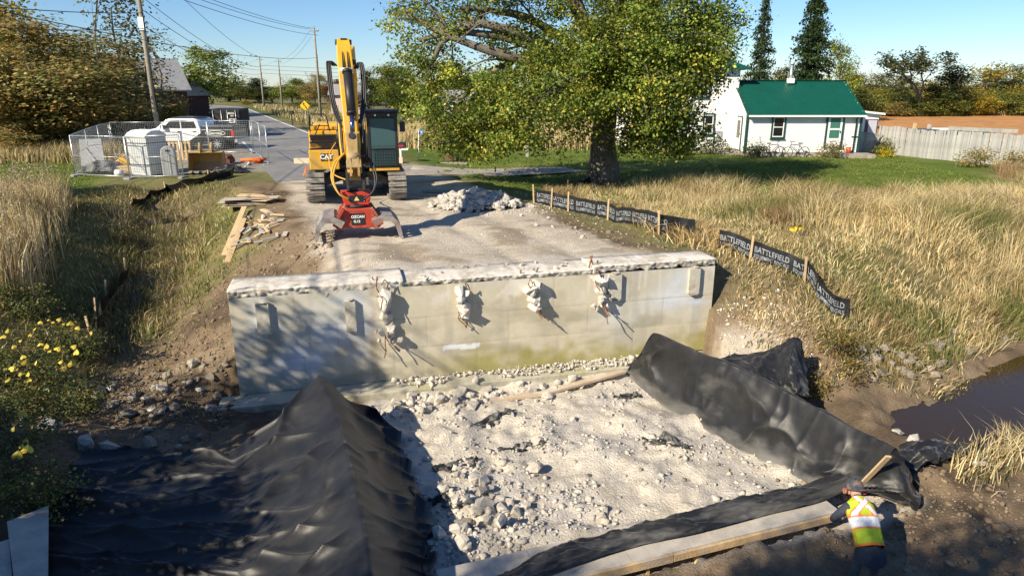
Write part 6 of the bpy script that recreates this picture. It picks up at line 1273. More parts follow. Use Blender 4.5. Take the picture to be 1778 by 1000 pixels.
for hz in (.35, 1.35):
    m = MB()
    p, q = FA+Vector((.05, .02, 0)), FB+Vector((.05, .02, 0)); m.beam((p.x, p.y, Tz(FA.x, FA.y)+hz), (q.x, q.y, Tz(FB.x, FB.y)+hz), .04, .09); uf(m.build('rail', WOODG, FN))
d = 0
while d < FL: p = FA+fd*d; m = MB(); m.bx(p.x+.06, p.x+.16, p.y+.0, p.y+.1, Tz(p.x, p.y)-.1, Tz(p.x, p.y)+1.55); uf(m.build('post', WOODG, FN)); d += 2.4
for t0, t1 in ((.34, .62), (.66, 1.0)):
    p, q = FA+fd*FL*t0, FA+fd*FL*t1; m = MB(); m.beam((p.x-.04, p.y, Tz(p.x, p.y)+1.78), (q.x-.04, q.y, Tz(q.x, q.y)+1.78), .02, .2); uf(m.build('cap_board', WOODG, FN))
# short fence return toward the shed
FR = empty('short_board_fence', (21.9, 43.8, HZ), 0, 'short weathered board fence with slanted top beside the shed', 'fence')
for k in range(11): o = obj('fence_board', bm_[0], FR); o.location = (-.2+k*.145, .25-k*.0, -.05); o.scale = (1, 1, 1.35-.02*k); o.rotation_euler = (0, rnd.uniform(-.02, .02), rnd.uniform(-.03, .03))
m = MB(); m.beam((-.3, .22, 1.32), (1.5, .22, 1.12), .05, .07); m.build('rail', WOODG, FR)
for px, top, nm, mm, lb in ((1582, 214, 'timber_post', WOOD, 'pale new post standing behind the board fence'), (1607, 216, 'timber_post', WOODG, 'grey leaning post standing behind the board fence')):
    p = D(px, 240, 46.5); m = MB(); m.beam((p.x, 46.5, Tz(p.x, 46.5)-.1), (p.x+.12, 46.5, D(px, top, 46.5).z), .16, .16, (0, 1, 0)); o = m.build(nm, mm); tag(o, lb, 'post')
p = D(1675, 236, 44.5); o = empty('low_shed', (p.x, 46, Tz(p.x, 46)), 0, 'low grey shed with flat dark roof behind the board fence', 'shed'); zt = D(1675, 228, 44.5).z-o.location.z
m = MB(); m.bx(-2.2, 2.0, -.9, .9, 0, zt-.08); m.build('wall', WOODG, o); m = MB(); m.bx(-2.45, 2.3, -1.1, 1.1, zt-.08, zt+.02); m.build('roof', plain('dark_felt', (.09, .09, .10), .8), o); m = MB(); m.bx(-1.0, .6, -.8, .6, zt+.02, zt+.08); m.build('roof_panel', WHITEP, o)
# bicycles against the wall
def bicycle(x, y, rz_, label, col):
    b = empty('bicycle', (x, y, HZ-.02), rz_, label, 'bicycle'); FM = plain('bike_paint', col, .35)
    def wheel(cx):
        mb = MB(); n = 24
        pts = [Vector((cx+math.cos(a)*.32, 0, .33+math.sin(a)*.32)) for a in [i*2*math.pi/n for i in range(n+1)]]; mb.tube(pts, .022, 6, False); w_ = mb.build('wheel', RUBBER, b)
        mb = MB()
        for i in range(10): a = i*math.pi/5; mb.tube([(cx, 0, .33), (cx+math.cos(a)*.31, 0, .33+math.sin(a)*.31)], .004, 4, False)
        mb.tube([(cx, -.04, .33), (cx, .04, .33)], .03, 8); mb.build('spokes', GALV, w_)
    wheel(-.52); wheel(.52); mb = MB()
    for p, q in (((-.52, 0, .33), (-.12, 0, .3)), ((-.12, 0, .3), (-.22, 0, .82)), ((-.22, 0, .74), (.33, 0, .78)), ((-.12, 0, .3), (.35, 0, .72)), ((-.52, 0, .33), (-.21, 0, .74)), ((.52, 0, .33), (.33, 0, .82))): mb.tube([p, q], .02, 7)
    mb.build('frame', FM, b); m = MB(); m.box((-.23, 0, .86), (.26, .13, .06)); m.build('saddle', BLACKP, b, bevel=.02); m = MB(); m.tube([(.33, 0, .82), (.32, 0, .96)], .015, 6); m.tube([(.26, -.28, 1.0), (.33, -.18, .97), (.33, .18, .97), (.26, .28, 1.0)], .014, 6); m.build('handlebar', BLACKP, b); m = MB(); m.tube([(-.12, -.06, .3), (-.12, .06, .3)], .07, 10); m.beam((-.12, -.09, .3), (-.02, -.09, .16), .03, .03); m.build('crank', STEELD, b)
p = D(1341, 262, 41.1); bicycle(p.x, 41.15, .15, 'left of two bicycles leaning at the white house wall', (.10, .10, .11)); p = D(1382, 262, 41.1); bicycle(p.x, 41.1, math.pi+.1, 'right bicycle of the two, blue framed, at the white house wall', (.04, .05, .14))
# ------------------------------------------------------------------ red barn behind the left trees
BR = mat('barn_red', (.085, .042, .036), .85, .3, 3, .2, 12); TIN = mat('grey_tin_roof', (.30, .305, .31), .5, .18, 1.5, .1, col2=(.30, .28, .27))
bp = D(222, 200, 78); B = empty('red_barn', (bp.x, 78, Tz(bp.x, 76)), R(40), 'red barn with grey metal roof behind the left trees', 'barn'); zr_ = D(210, 102, 76).z-B.location.z; ze_ = zr_-3.0
m = MB(); m.bx(-5.5, 5.5, -3.6, 3.6, 0, ze_); m.prism([(-3.6, ze_), (3.6, ze_), (0, zr_-.1)], -5.5, 5.5, 'x'); m.build('wall', BR, B); m = MB(); m.add([(-5.9, -4.1, ze_-.35), (5.9, -4.1, ze_-.35), (5.9, 0, zr_), (-5.9, 0, zr_), (5.9, 4.1, ze_-.35), (-5.9, 4.1, ze_-.35)]+[(-5.9, -4.1, ze_-.2), (5.9, -4.1, ze_-.2), (5.9, 0, zr_+.15), (-5.9, 0, zr_+.15), (5.9, 4.1, ze_-.2), (-5.9, 4.1, ze_-.2)], [(6, 7, 8, 9), (9, 8, 10, 11), (0, 1, 7, 6), (4, 5, 11, 10), (0, 6, 9, 3), (3, 9, 11, 5), (1, 2, 8, 7), (2, 4, 10, 8)]); m.build('roof', TIN, B)
m = MB(); m.bx(-1, 1, -3.66, -3.61, 0, 2.6); m.build('door', plain('barn_door', (.12, .03, .028), .9), B)
bp = D(298, 175, 84); B2 = empty('barn_annex', (bp.x, 84, Tz(bp.x, 84)), R(-20), 'low red annex with dark sloping roof right of the barn', 'barn'); zr_ = D(300, 142, 84).z-B2.location.z
m = MB(); m.bx(-3.5, 3.2, -2.5, 2.5, 0, zr_-1.3); m.build('wall', BR, B2); m = MB(); m.prism([(-3.1, zr_-1.6), (3.1, zr_-1.6), (0, zr_), ], -4, 3.6, 'x'); m.build('roof', TIN, B2)
bp = D(610, 190, 100); B3 = empty('far_house', (bp.x, 100, Tz(bp.x, 100)), .1, 'pale pink far house behind the excavator boom', 'house'); m = MB(); m.bx(-2.5, 2.5, -2, 2, 0, 2.6); m.build('wall', plain('pale_pink', (.62, .50, .47), .8), B3); m = MB(); m.prism([(-2.4, 2.55), (2.4, 2.55), (0, 4.0)], -2.8, 2.8, 'x'); m.build('roof', TIN, B3); m = MB(); m.bx(-.4, .4, -2.04, -2.01, 1, 1.9); m.build('window', DGLASS, B3)
bp = D(800, 190, 82); B4 = empty('red_shed', (bp.x-1.5, 82, Tz(bp.x, 82)), .1, 'dark red far shed glimpsed left of the maple', 'shed'); m = MB(); m.bx(-3, 3, -2, 2, 0, 2.2); m.build('wall', BR, B4); m = MB(); m.prism([(-2.4, 2.15), (2.4, 2.15), (0, 3.4)], -3.3, 3.3, 'x'); m.build('roof', TIN, B4); m = MB(); m.bx(-.4, .6, -2.05, -2.01, .1, 2); m.build('door', WHITEP, B4)
# ------------------------------------------------------------------ ground point under a sight line
def gt(px, row, z=0.):
    for _ in range(8): p = G(px, row, z); z = .5*z+.5*Tz(p.x, p.y)
    p = G(px, row, z); p.z = Tz(p.x, p.y); return p
# ------------------------------------------------------------------ temporary fence panels round the yard
def fence_panel(a, b, label, h=1.85):
    a = Vector(a); b = Vector(b); za, zb = Tz(a.x, a.y), Tz(b.x, b.y); d = (b-a); L = math.hypot(d.x, d.y); o = empty('fence_panel', (a.x, a.y, za), math.atan2(d.y, d.x), label, 'fence panel')
    s = (zb-za); m = MB(); m.tube([(.02, 0, .08), (.02, 0, h)], .022, 6); m.tube([(L-.02, 0, .08+s), (L-.02, 0, h+s)], .022, 6); m.tube([(.02, 0, h), (L-.02, 0, h+s)], .02, 6); m.tube([(.02, 0, .1), (L-.02, 0, .1+s)], .02, 6); m.tube([(.02, 0, .95), (L-.02, 0, .95+s)], .014, 5); m.build('frame', GALV, o)
    m = MB(); n = int(L/.11)
    for i in range(1, n): x = L*i/n; m.beam((x, 0, .1+s*i/n), (x, 0, h+s*i/n), .005, .005)
    for i in range(1, 15): z = .1+(h-.1)*i/15; m.beam((.02, .004, z), (L-.02, .004, z+s), .004, .004)
    w_ = m.build('wire_mesh', GALV, o); w_['kind'] = 'stuff'
    for x, z in ((.05, 0), (L-.05, s)): m = MB(); m.bx(x-.1, x+.1, -.25, .25, z-.02, z+.07); m.build('foot_block', plain('foot_grey', (.28, .28, .28), .8), o, bevel=.015)
fp = [gt(133, 306), gt(226, 311), gt(320, 309)]
fence_panel(fp[0], fp[1], 'wire fence panel at the front left of the yard before the toilet'); fence_panel(fp[1], fp[2], 'wire fence panel at the yard front before the grey toilet and wash stand')
lp = [fp[0]+Vector((-.05, .08, 0)), gt(158, 288), gt(178, 276), gt(196, 268)]
for k, (a, b) in enumerate(zip(lp[:-1], lp[1:])): fence_panel(a, b, ('nearest', 'middle', 'farthest')[k]+' wire fence panel on the left side of the yard')
bk_ = [gt(198, 267), gt(288, 267), gt(365, 267), gt(440, 267)]
for k, (a, b) in enumerate(zip(bk_[:-1], bk_[1:])): fence_panel(a, b, ('left', 'middle', 'right')[k]+' wire fence panel along the back of the yard before the truck')
fence_panel(gt(442, 266), gt(455, 276), 'wire fence panel turning forward at the yard right end'); fence_panel(gt(455, 277), gt(467, 287), 'last wire fence panel nearest the road edge')
# ------------------------------------------------------------------ portable toilet
p = gt(249, 309); TO = empty('portable_toilet', (p.x, p.y+.75, p.z), R(70), 'grey portable toilet with white domed roof in the fenced yard', 'toilet')
TG = mat('toilet_grey', (.55, .57, .57), .5, .06, 3, obj_space=True); m = MB(); m.bx(-.56, .56, -.56, .56, .1, 1.78)
for k in range(7): 
    for a in (-1, 1): m.bx(-.46+k*.135, -.40+k*.135, a*.56-.012, a*.56+.012, .2, 1.7); m.bx(a*.56-.012, a*.56+.012, -.46+k*.135, -.40+k*.135, .2, 1.7)
m.build('cabin', TG, TO); m = MB(); m.bx(-.6, .6, -.6, .6, 0, .1); m.build('base', plain('toilet_base', (.10, .11, .12), .7), TO)
m = MB(); pr = [(-.62, 1.76), (.62, 1.76), (.62, 1.84), (.45, 1.97), (.2, 2.06), (-.2, 2.06), (-.45, 1.97), (-.62, 1.84)]; m.prism(pr, -.6, .6, 'y'); rf = m.build('roof', plain('dome_white', (.82, .83, .84), .4), TO, bevel=.03)
for k in range(4): m = MB(); x = -.36+k*.24; m.box((x, 0, 2.0+.05*(k in (1, 2))), (.09, .9, .06)); m.build('roof_rib', rf.data.materials[0], rf, bevel=.015)
m = MB(); m.bx(-.42, .42, -.585, -.573, .14, 1.74); dr = m.build('door', TG, TO); m = MB(); m.bx(.3, .38, -.6, -.586, .9, 1.0); m.build('handle', BLACKP, dr)
m = MB(); m.tube([(.42, .42, 1.8), (.42, .42, 2.2)], .05, 8); m.build('vent_pipe', BLACKP, TO)
for z in (.55, 1.5): 
    m = MB()
    for a in (-1, 1): m.bx(-.59, .59, a*.585-.004, a*.585+.004, z, z+.03); m.bx(a*.585-.004, a*.585+.004, -.58, .58, z, z+.03)
    m.build('strap', BLACKP, TO)
p = gt(290, 307); WS_ = empty('wash_station', (p.x, p.y+.4, p.z), R(20), 'narrow grey plastic hand wash stand beside the toilet', 'wash stand')
m = MB(); m.prism([(-.3, 0), (.3, 0), (.3, 1.0), (.24, 1.22), (.1, 1.3), (-.1, 1.3), (-.24, 1.22), (-.3, 1.0)], -.25, .25, 'y'); b_ = m.build('body', plain('stand_grey', (.42, .43, .43), .6), WS_, bevel=.03); m = MB(); m.bx(-.05, .05, -.27, -.252, .05, .95); m.build('groove_panel', TG, b_); m = MB(); m.bx(-.08, .08, -.27, -.252, 1.08, 1.16); m.build('soap_slot', BLACKP, b_); m = MB(); m.tube([(0, -.25, 1.0), (0, -.38, 1.0)], .02, 6); m.build('tap', GALV, b_)
# spare digging bucket on the ground
p = gt(352, 303); BK = empty('digging_bucket', (p.x, p.y+.6, p.z), R(10), 'dusty yellow excavator bucket lying in the yard', 'bucket')
DY = mat('dusty_yellow_steel', (.42, .28, .09), .75, .3, 4, .3, 20, col2=(.33, .27, .19), fac=(.45, .6), obj_space=True)
prof = [(-.5, .1), (-.1, .0), (.35, .1), (.55, .42), (.5, .8), (.2, .98), (-.15, .92)]; n = len(prof); m = MB(); inn = [(a*.93, .04+b*.93) for a, b in prof]
V = [(x, a, b) for x in (-.72, .72) for a, b in prof]; m.add(V, [(i, i+1, i+1+n, i+n) for i in range(n-1)]+[tuple(range(n)), tuple(range(n, 2*n))[::-1]]); m.build('shell', DY, BK)
for x in (-.25, .25): m = MB(); m.prism([(-.15, .9), (.3, .92), (.22, 1.32), (.05, 1.36), (-.12, 1.15)], x-.04, x+.04, 'x'); m.build('hanger_ear', DY, BK)
for k in range(5): m = MB(); x = -.6+k*.3; m.prism([(-.5, .04), (-.5, .16), (-.78, .08)], x-.06, x+.06, 'x'); m.build('tooth', SHOE, BK)
m = MB(); m.bx(-.74, .74, -.52, -.42, .06, .14); m.build('lip', SHOE, BK)
# pallets, crates, tarped goods
def pallet(px, row, rz_, tilt, label):
    p = gt(px, row); o = empty('wooden_pallet', (p.x, p.y+.2, p.z), rz_, label, 'pallet'); M3 = Matrix.Rotation(tilt, 4, 'X')
    for k in range(6): m = MB(); m.box((-.5+k*.2, 0, .5), (.1, .022, 1.0)); q = m.build('slat', WOOD, o); q.matrix_local = M3
    for z in (.06, .5, .94): m = MB(); m.box((0, .06, z), (1.15, .09, .09)); q = m.build('bearer', WOOD, o); q.matrix_local = M3
pallet(311, 280, R(12), -.12, 'upright wooden pallet behind the yellow bucket'); pallet(182, 282, R(-12), -1.2, 'slatted wooden crate base on the left of the yard')
p = gt(178, 300); base = [[p+Vector((x, y, 0)) for x in (-1.0, -.5, 0, .6, 1.1)] for y in (-.5, 0, .5, 1.0)]
hz_ = [[.05, .1, .12, .1, .02], [.15, .42, .5, .35, .05], [.2, .5, .45, .45, .1], [.05, .1, .15, .1, .02]]
sheet('covered_goods', [[q+Vector((0, 0, h)) for q, h in zip(r_, hh_)] for r_, hh_ in zip(base, hz_)], 8, 8, [(.06, 1.3, 1.3, .5)], 'heap of goods under a grey blue tarp at the front left of the yard', 61, 1, dust=lambda U, V: .55+.6*np.sin(U*5+V*3))
board(gt(160, 300)+Vector((0, .2, .3)), gt(148, 290)+Vector((-.3, 1.3, 1.3)), 1.0, .03, 'panel_sheet', 'grey brown panel leaning on the covered goods in the yard', 'panel', None, WOODG)
p = gt(207, 300); m = MB(); m.prism([(-.3, 0), (.35, 0), (.45, .5), (.1, .75), (-.35, .45)], -.3, .3, 'y'); m.tube([(-.2, -.32, .3), (-.2, .32, .3)], .12, 10); o = m.build('hydraulic_breaker', YEL, None, p+Vector((0, .5, 0)), bevel=.03); tag(o, 'yellow hydraulic tool standing behind the covered goods', 'tool')
p = gt(208, 306); m = MB(); m.tube([(-.16, 0, .15), (.16, 0, .15)], .15, 14); o = m.build('white_roll', plain('roll_white', (.75, .76, .76), .7), None, p); tag(o, 'white rolled sheet on the grass before the toilet', 'roll')
p = gt(222, 303); m = MB(); m.bx(-.3, .3, -.25, .25, 0, .35); m.bx(-.32, .32, -.27, .27, .35, .4); o = m.build('wooden_box', WOOD, None, p); tag(o, 'small tan wooden box left of the toilet', 'box')
p = gt(398, 300); r_ = [[p+Vector((-.9+.45*i, -.25+.25*j, [.02, .3, .4, .25, .02][i]*[.3, 1, .5][j])) for i in range(5)] for j in range(3)]
sheet('silt_fabric_bundle', r_, 8, 10, [(.06, 1.5, 1.5, .5)], 'bundled black fabric at the yard front right corner', 66, 0)
p = gt(392, 284); m = MB()
for k in range(6): m.tube([(-.3, -.3+k*.12, .25), (-.2, -.3+k*.12, .42), (.2, -.3+k*.12, .42), (.3, -.3+k*.12, .25)], .03, 6)
m.bx(-.35, .35, -.35, .35, 0, .25); o = m.build('rusty_basket', mat('rusty_iron', (.16, .06, .04), .9, .3, 8, .2), None, p); tag(o, 'dark rusty iron basket right of the yellow bucket', 'basket')
for k, (px, row) in enumerate(((405, 285), (415, 290), (425, 293), (412, 296), (432, 287), (420, 281))):
    p = gt(px, row); place_rock('yard_debris', (CHUNKS, COBBLES)[k % 2][k % 5], p, .3, 'debris lump on the gravel at the yard right end', 'rubble', 'debris lumps in the yard', .3)
p = gt(443, 284); ORG = plain('orange_mesh', (.80, .16, .03), .7); m = MB()
for k in range(7): a = k*.9; m.tube([(math.cos(a)*.1*k-.3, math.sin(a)*.12, .1+.02*k), (math.cos(a+1)*.1*k, math.sin(a+1)*.25, .22), (.35-.03*k, math.cos(a)*.2, .08)], .07, 6)
o = m.build('orange_fence_roll', ORG, None, p); tag(o, 'crumpled orange safety fence at the end of the yard', 'safety fence')
a, b = gt(512, 284), gt(700, 283); m = MB(); m.beam(a+Vector((0, 0, .13)), b+Vector((0, 0, .13)), .3, .26); o = m.build('timber_barrier', mat('pale_timber', (.62, .53, .38), .8, .12, 4, .1)); tag(o, 'long pale timber laid across the road behind the excavator', 'timber')
# ------------------------------------------------------------------ pickup truck, nose to the left
tp = D(335, 250, 43.4); TK = empty('pickup_truck', (tp.x, 43.4, Tz(tp.x, 43.4)+.02), R(-3), 'white crew cab pickup with black rear parked behind the yard fence', 'truck')
TW = plain('truck_white', (.80, .81, .82), .25, 0, .5, .5); TBK = plain('truck_black', (.018, .018, .02), .3, 0, .5, .4)
body = [(-3.15, .55), (-3.2, .95), (-3.05, 1.22), (-1.75, 1.36), (-1.0, 1.95), (-.7, 2.02), (.75, 2.02), (.98, 1.9), (1.1, 1.32), (1.08, .62), (.3, .55)]
m = MB(); m.prism(body, -.98, .98, 'y'); bd = m.build('cab_body', TW, TK, bevel=.06)
m = MB(); m.prism([(1.1, .62), (1.1, 1.34), (3.1, 1.34), (3.15, .62)], -.98, .98, 'y'); bed = m.build('bed', TBK, TK, bevel=.04)
m = MB(); m.prism([(.25, .56), (1.085, .62), (1.09, 1.1)], -.992, .992, 'y'); m.build('black_graphic', TBK, bd)
m = MB(); m.bx(1.15, 3.1, -.9, .9, 1.342, 1.56); m.build('bed_cover_load', TBK, TK, bevel=.03)
for y in (-1, 1):
    m = MB(); m.prism([(-1.22, 1.42), (-.72, 1.88), (-.15, 1.9), (-.15, 1.4)], y*.985-.01, y*.985+.01, 'y'); m.build('front_side_window', DGLASS, bd); m = MB(); m.prism([(-.07, 1.4), (-.07, 1.9), (.72, 1.88), (.86, 1.42)], y*.985-.01, y*.985+.01, 'y'); m.build('rear_side_window', DGLASS, bd)
    for x in (-.35, .6): m = MB(); m.bx(x, x+.2, y*1.0-.02, y*1.0+.02, 1.18, 1.23); m.build('door_handle', BLACKP, bd)
    for x in (-1.45, -.11, .93): m = MB(); m.bx(x-.006, x+.006, y*.984-.004, y*.984+.004, .66, 1.36); m.build('door_seam', BLACKP, bd)
    m = MB(); m.bx(-1.25, -1.05, y*1.12-.1, y*1.12+.1, 1.38, 1.6); m.build('mirror', BLACKP, bd)
    m = MB(); m.bx(-1.7, -1.55, y*.99-.01, y*.99+.01, .95, 1.25); m.build('fender_vent', BLACKP, bd)
    m = MB(); m.bx(2.98, 3.14, y*.96-.05, y*.96+.05, .9, 1.28); m.build('tail_light', plain('lamp_red', (.5, .02, .02), .3), bed)
    for x in (-2.2, 2.05):
        w_ = MB(); w_.tube([(x, y*.72, .42), (x, y*1.0, .42)], .42, 24); wh = w_.build('wheel', RUBBER, TK); w_ = MB(); w_.tube([(x, y*.99, .42), (x, y*1.012, .42)], .27, 20); rim = w_.build('rim', STEELD, wh)
        for k in range(8): a = k*math.pi/4; m = MB(); m.beam((x, y*1.015, .42), (x+math.cos(a)*.26, y*1.02, .42+math.sin(a)*.26), .05, .03, (0, 1, 0)); m.build('spoke', GALV, wh)
        m = MB(); pts = [(x+math.cos(a)*.47, y*.985, .42+math.sin(a)*.47) for a in [i*math.pi/10 for i in range(11)]]; m.tube(pts, .04, 6); m.build('wheel_arch', BLACKP, TK)
m = MB(); m.add([(-1.74, -.85, 1.375), (-1.74, .85, 1.375), (-1.01, .75, 1.94), (-1.01, -.75, 1.94)], [(0, 1, 2, 3)]); o = m.build('windscreen', DGLASS, bd); o.location = (-.02, 0, .02)
m = MB(); m.bx(-3.28, -3.1, -.95, .95, .5, .75); m.build('front_bumper', GALV, TK); m = MB(); m.bx(3.1, 3.28, -.95, .95, .5, .72); m.build('rear_bumper', GALV, TK); m = MB(); m.bx(-.8, .8, -.7, .7, 2.03, 2.09); m.build('roof_bar', TBK, bd)
m = MB(); m.tube([(2.0+math.cos(a)*.62, -.992, 1.10+math.sin(a)*.15) for a in [i*2*math.pi/24 for i in range(25)]], .018, 5, False); lg = m.build('oval_logo', WHITEP, bed); put_text('logo_letters', 'Clearwater', .19, WHITEP, lg, (2.0, -.994, 1.10), 1.0, None, .004)
TK.scale = (1, 1, .93)
# ------------------------------------------------------------------ black container
cp_ = D(394, 235, 52); CT = empty('shipping_container', (cp_.x, 52, Tz(cp_.x, 52)), R(8), 'small black steel container behind the pickup on the road edge', 'container')
ct = D(394, 190, 52).z-CT.location.z; CB = plain('container_black', (.025, .026, .028), .6); hw = 1.08; m = MB(); m.bx(-hw, hw, 0, 3.0, .1, ct)
for k in range(14): m.bx(hw, hw+.03, .1+k*.2, .2+k*.2, .2, ct-.1); m.bx(-hw-.03, -hw, .1+k*.2, .2+k*.2, .2, ct-.1)
m.build('body', CB, CT)
for s in (-1, 1):
    m = MB(); m.bx(s*.53-.51, s*.53+.51, -.05, -.005, .14, ct-.08); d_ = m.build('door', CB, CT)
    for z in (.35, .85, 1.35, 1.8): m = MB(); m.bx(s*.53-.45, s*.53+.45, -.075, -.051, z*ct/2.1-.03, z*ct/2.1+.03); m.build('corrugation', CB, d_)
    for x in (.22, .8): m = MB(); m.tube([(s*x, -.09, .12), (s*x, -.09, ct-.06)], .022, 7); m.build('lock_rod', GALV, d_)
put_text('door_letters', 'E3', .42, WHITEP, CT, (.52, -.10, ct-.85), 1.1, None, .012); put_text('door_letters', 'ESCU 1', .17, WHITEP, CT, (.55, -.10, ct-.3), 1.1, None, .008); put_text('door_letters', '22G', .13, WHITEP, CT, (.55, -.10, ct-.47), 1.0, None, .006)
m = MB(); m.add([(-.8, -.1, ct-.75), (-.62, -.1, ct-.75), (-.71, -.1, ct-.92)], [(0, 2, 1)]); m.build('door_mark', WHITEP, CT); m = MB(); m.tube([(-.38, -.098, ct-.84), (-.38, -.102, ct-.84)], .07, 10); m.build('door_mark', WHITEP, CT)
# ------------------------------------------------------------------ silt fences
SFAB = mat('silt_fabric', (.014, .015, .018), .45, .3, 5, .3, 12, spec=.5); SLET = mat('silt_lettering', (.31, .34, .37), .6, .1, 5)
def ribbon(name, pts, h, label, seed, text=None, stakes=True, sag=.10, start=.1, lean=0.):
    """fabric band following ground points, posts at the points, printed words running along it"""
    P = [Vector(p) for p in pts]; o = empty(name, P[0], 0, label, 'silt fence'); inv = Matrix.Translation(-P[0]); cum = [0]
    for a, b in zip(P[:-1], P[1:]): cum.append(cum[-1]+(b-a).length)
    L = cum[-1]; r = random.Random(seed)
    UT = np.linspace(0, L, 240); ZT = None
    def at0(u):
        i = max(j for j in range(len(cum)-1) if cum[j] <= min(u, L-1e-4)); t = (u-cum[i])/(cum[i+1]-cum[i]); return P[i].lerp(P[i+1], t)
    q0 = [at0(u) for u in UT]; ZT = T(np.array([q.x for q in q0]), np.array([q.y for q in q0]))
    def at(u):
        u = min(max(u, 0), L-1e-4); i = max(j for j in range(len(cum)-1) if cum[j] <= u); t = (u-cum[i])/(cum[i+1]-cum[i]); p = P[i].lerp(P[i+1], t)
        hh = h*(1-sag*4*t*(1-t)*(1+.3*math.sin(i*2.3))); d = (P[i+1]-P[i]).normalized(); n = Vector((d.y, -d.x, 0)).normalized()
        bow = n*(-.06*math.sin(math.pi*t)); p.z = float(np.interp(u, UT, ZT)); return p+bow, hh, n
    def pos(u, v):
        p, hh, n = at(u); wv = .035*mnoise.noise(Vector((u*3.1, v*1.2, seed)))+.02*mnoise.noise(Vector((u*8, v*3, seed+3))); return p+Vector((0, 0, 1))*hh*v+n*(wv-lean*v)
    nu, nv = max(8, int(L/.07)), 7; V = [tuple(pos(L*i/nu, j/nv)) for i in range(nu+1) for j in range(nv+1)]; F = [(i*(nv+1)+j, (i+1)*(nv+1)+j, (i+1)*(nv+1)+j+1, i*(nv+1)+j+1) for i in range(nu) for j in range(nv)]
    fb_ = obj('fabric', np_mesh('fabric', V, F, SFAB, None, True), o); fb_.matrix_parent_inverse = inv
    if text:
        u0 = start
        while u0 < L-.15:
            for line, sz, vc, wd in (('BATTLEFIELD', .24, .62, .84), ('EQUIPMENT RENTALS', .20, .28, .84)):
                me = text_mesh('words', line, 1, SLET, 0, .008); co = np.zeros(len(me.vertices)*3); me.vertices.foreach_get('co', co); co = co.reshape(-1, 3); co[:, 0] -= co[:, 0].min(); wl = co[:, 0].max(); co[:, 1] -= co[:, 1].mean()
                hgt = co[:, 1].max()-co[:, 1].min(); ok = True; out = []
                for x, y, z in co:
                    u = u0+x/wl*wd; v = vc+y/hgt*sz*1.2; 
                    if u > L-.02: ok = False; break
                    p, hh, n = at(u); q = pos(u, v)+n*.009; out.append(tuple(q))
                if not ok: bpy.data.meshes.remove(me); continue
                me.vertices.foreach_set('co', np.array(out, np.float32).ravel()); me.update(); w_ = obj('printed_words', me, fb_)
            u0 += .95
    if stakes:
        for i, p in enumerate(P):
            if stakes is not True and i not in stakes: continue
            _, hh, n = at(cum[i]); m = MB(); ln = Vector((r.uniform(-.05, .05), r.uniform(-.05, .05), 0)); z = Tz(p.x, p.y); m.beam(Vector((p.x, p.y, z-.1))+n*.045, Vector((p.x, p.y, z+h*1.22))+n*.045+ln, .045, .035, (0, 1, 0)); s = m.build('stake', WOOD, o); s.matrix_parent_inverse = inv
    return o
ribbon('silt_fence', [gt(*q) for q in ((929, 353), (958, 360), (988, 367), (1057, 382), (1143, 406), (1205, 415))], .52, 'black printed silt fence with wooden stakes before the maple', 1, True, (0, 1, 2, 3, 4), .1)
ribbon('silt_fence', [gt(*q) for q in ((1247, 432), (1302, 452), (1400, 489), (1418, 522), (1444, 548), (1472, 556))], .5, 'black printed silt fence dropping toward the creek on the right bank', 2, True, (1, 2), .08, .03)
ribbon('silt_fence', [gt(*q) for q in ((985, 330), (1005, 327), (1020, 322), (1035, 318))], .35, 'slumped black silt fabric at the foot of the maple', 3, False, (0,), .2)
ribbon('silt_fence', [gt(*q) for q in ((405, 305), (365, 315), (325, 326), (290, 335), (258, 346), (228, 362))], .38, 'sagging black silt fence along the top of the left ditch', 4, False, (1, 3), .25, 0, .12)
ribbon('silt_fence', [gt(*q) for q in ((222, 478), (205, 498), (188, 520), (170, 552), (163, 585), (155, 625))], .42, 'black silt fence with pale stakes down in the left ditch', 5, False, (0, 2, 3, 4), .2, 0, .1)
# ------------------------------------------------------------------ utility poles and wires
PW = mat('pole_wood', (.30, .275, .215), .9, .25, 3, .3, 12)
def upole(x, y, h, label, arms=1, r=.15, sign=False):
    z = Tz(x, y); o = empty('utility_pole', (x, y, z), 0, label, 'utility pole'); m = MB(); m.tube([(0, 0, -.3), (0, 0, h*.5), (0, 0, h)], [r, r*.85, r*.66], 10); m.build('shaft', PW, o)
    m = MB(); m.tube([(0, 0, h), (0, 0, h+.2)], .04, 6); m.tube([(-.5, 0, h-.35), (.5, 0, h-.35)], .05, 6); m.build('crossarm', PW, o)
    for dx in (-.45, .45): m = MB(); m.tube([(dx, 0, h-.32), (dx, 0, h-.14)], .05, 8); m.build('insulator', GALV, o)
    m = MB(); m.tube([(r, -.05, h*.2), (r*.85, -.05, h*.72)], .03, 6); m.build('riser_cable', BLACKP, o)
    if sign: m = MB(); m.bx(-.16, .16, -r-.02, -r+.0, h*.62, h*.62+.75); m.build('notice_plate', WHITEP, o)
    return Vector((x, y, z+h))
pL = upole(-22.8, 45, 11.6, 'nearest leaning looking wooden utility pole among the left trees', sign=True, r=.17); q = D(553, 150, 82); p1 = upole(q.x, 82, D(549, 47, 82).z+.2, 'tall utility pole right of the road beside the curve sign', r=.16)
q = D(455, 150, 117); p2 = upole(q.x, 117, D(452, 99, 117).z, 'far utility pole, the left of two beyond the road bend', r=.17); q = D(487, 150, 123); p3 = upole(q.x, 123, D(484, 100, 123).z, 'far utility pole, the right of two beyond the road bend', r=.17)
p0 = upole(-25.5, 13, 11.5, 'utility pole outside the left of the view carrying the overhead wires'); p5 = Vector((-75, 190, 9)); p6 = Vector((20, 110, 9.5))
WM = plain('wire_black', (.03, .03, .032), .6); wi = 0
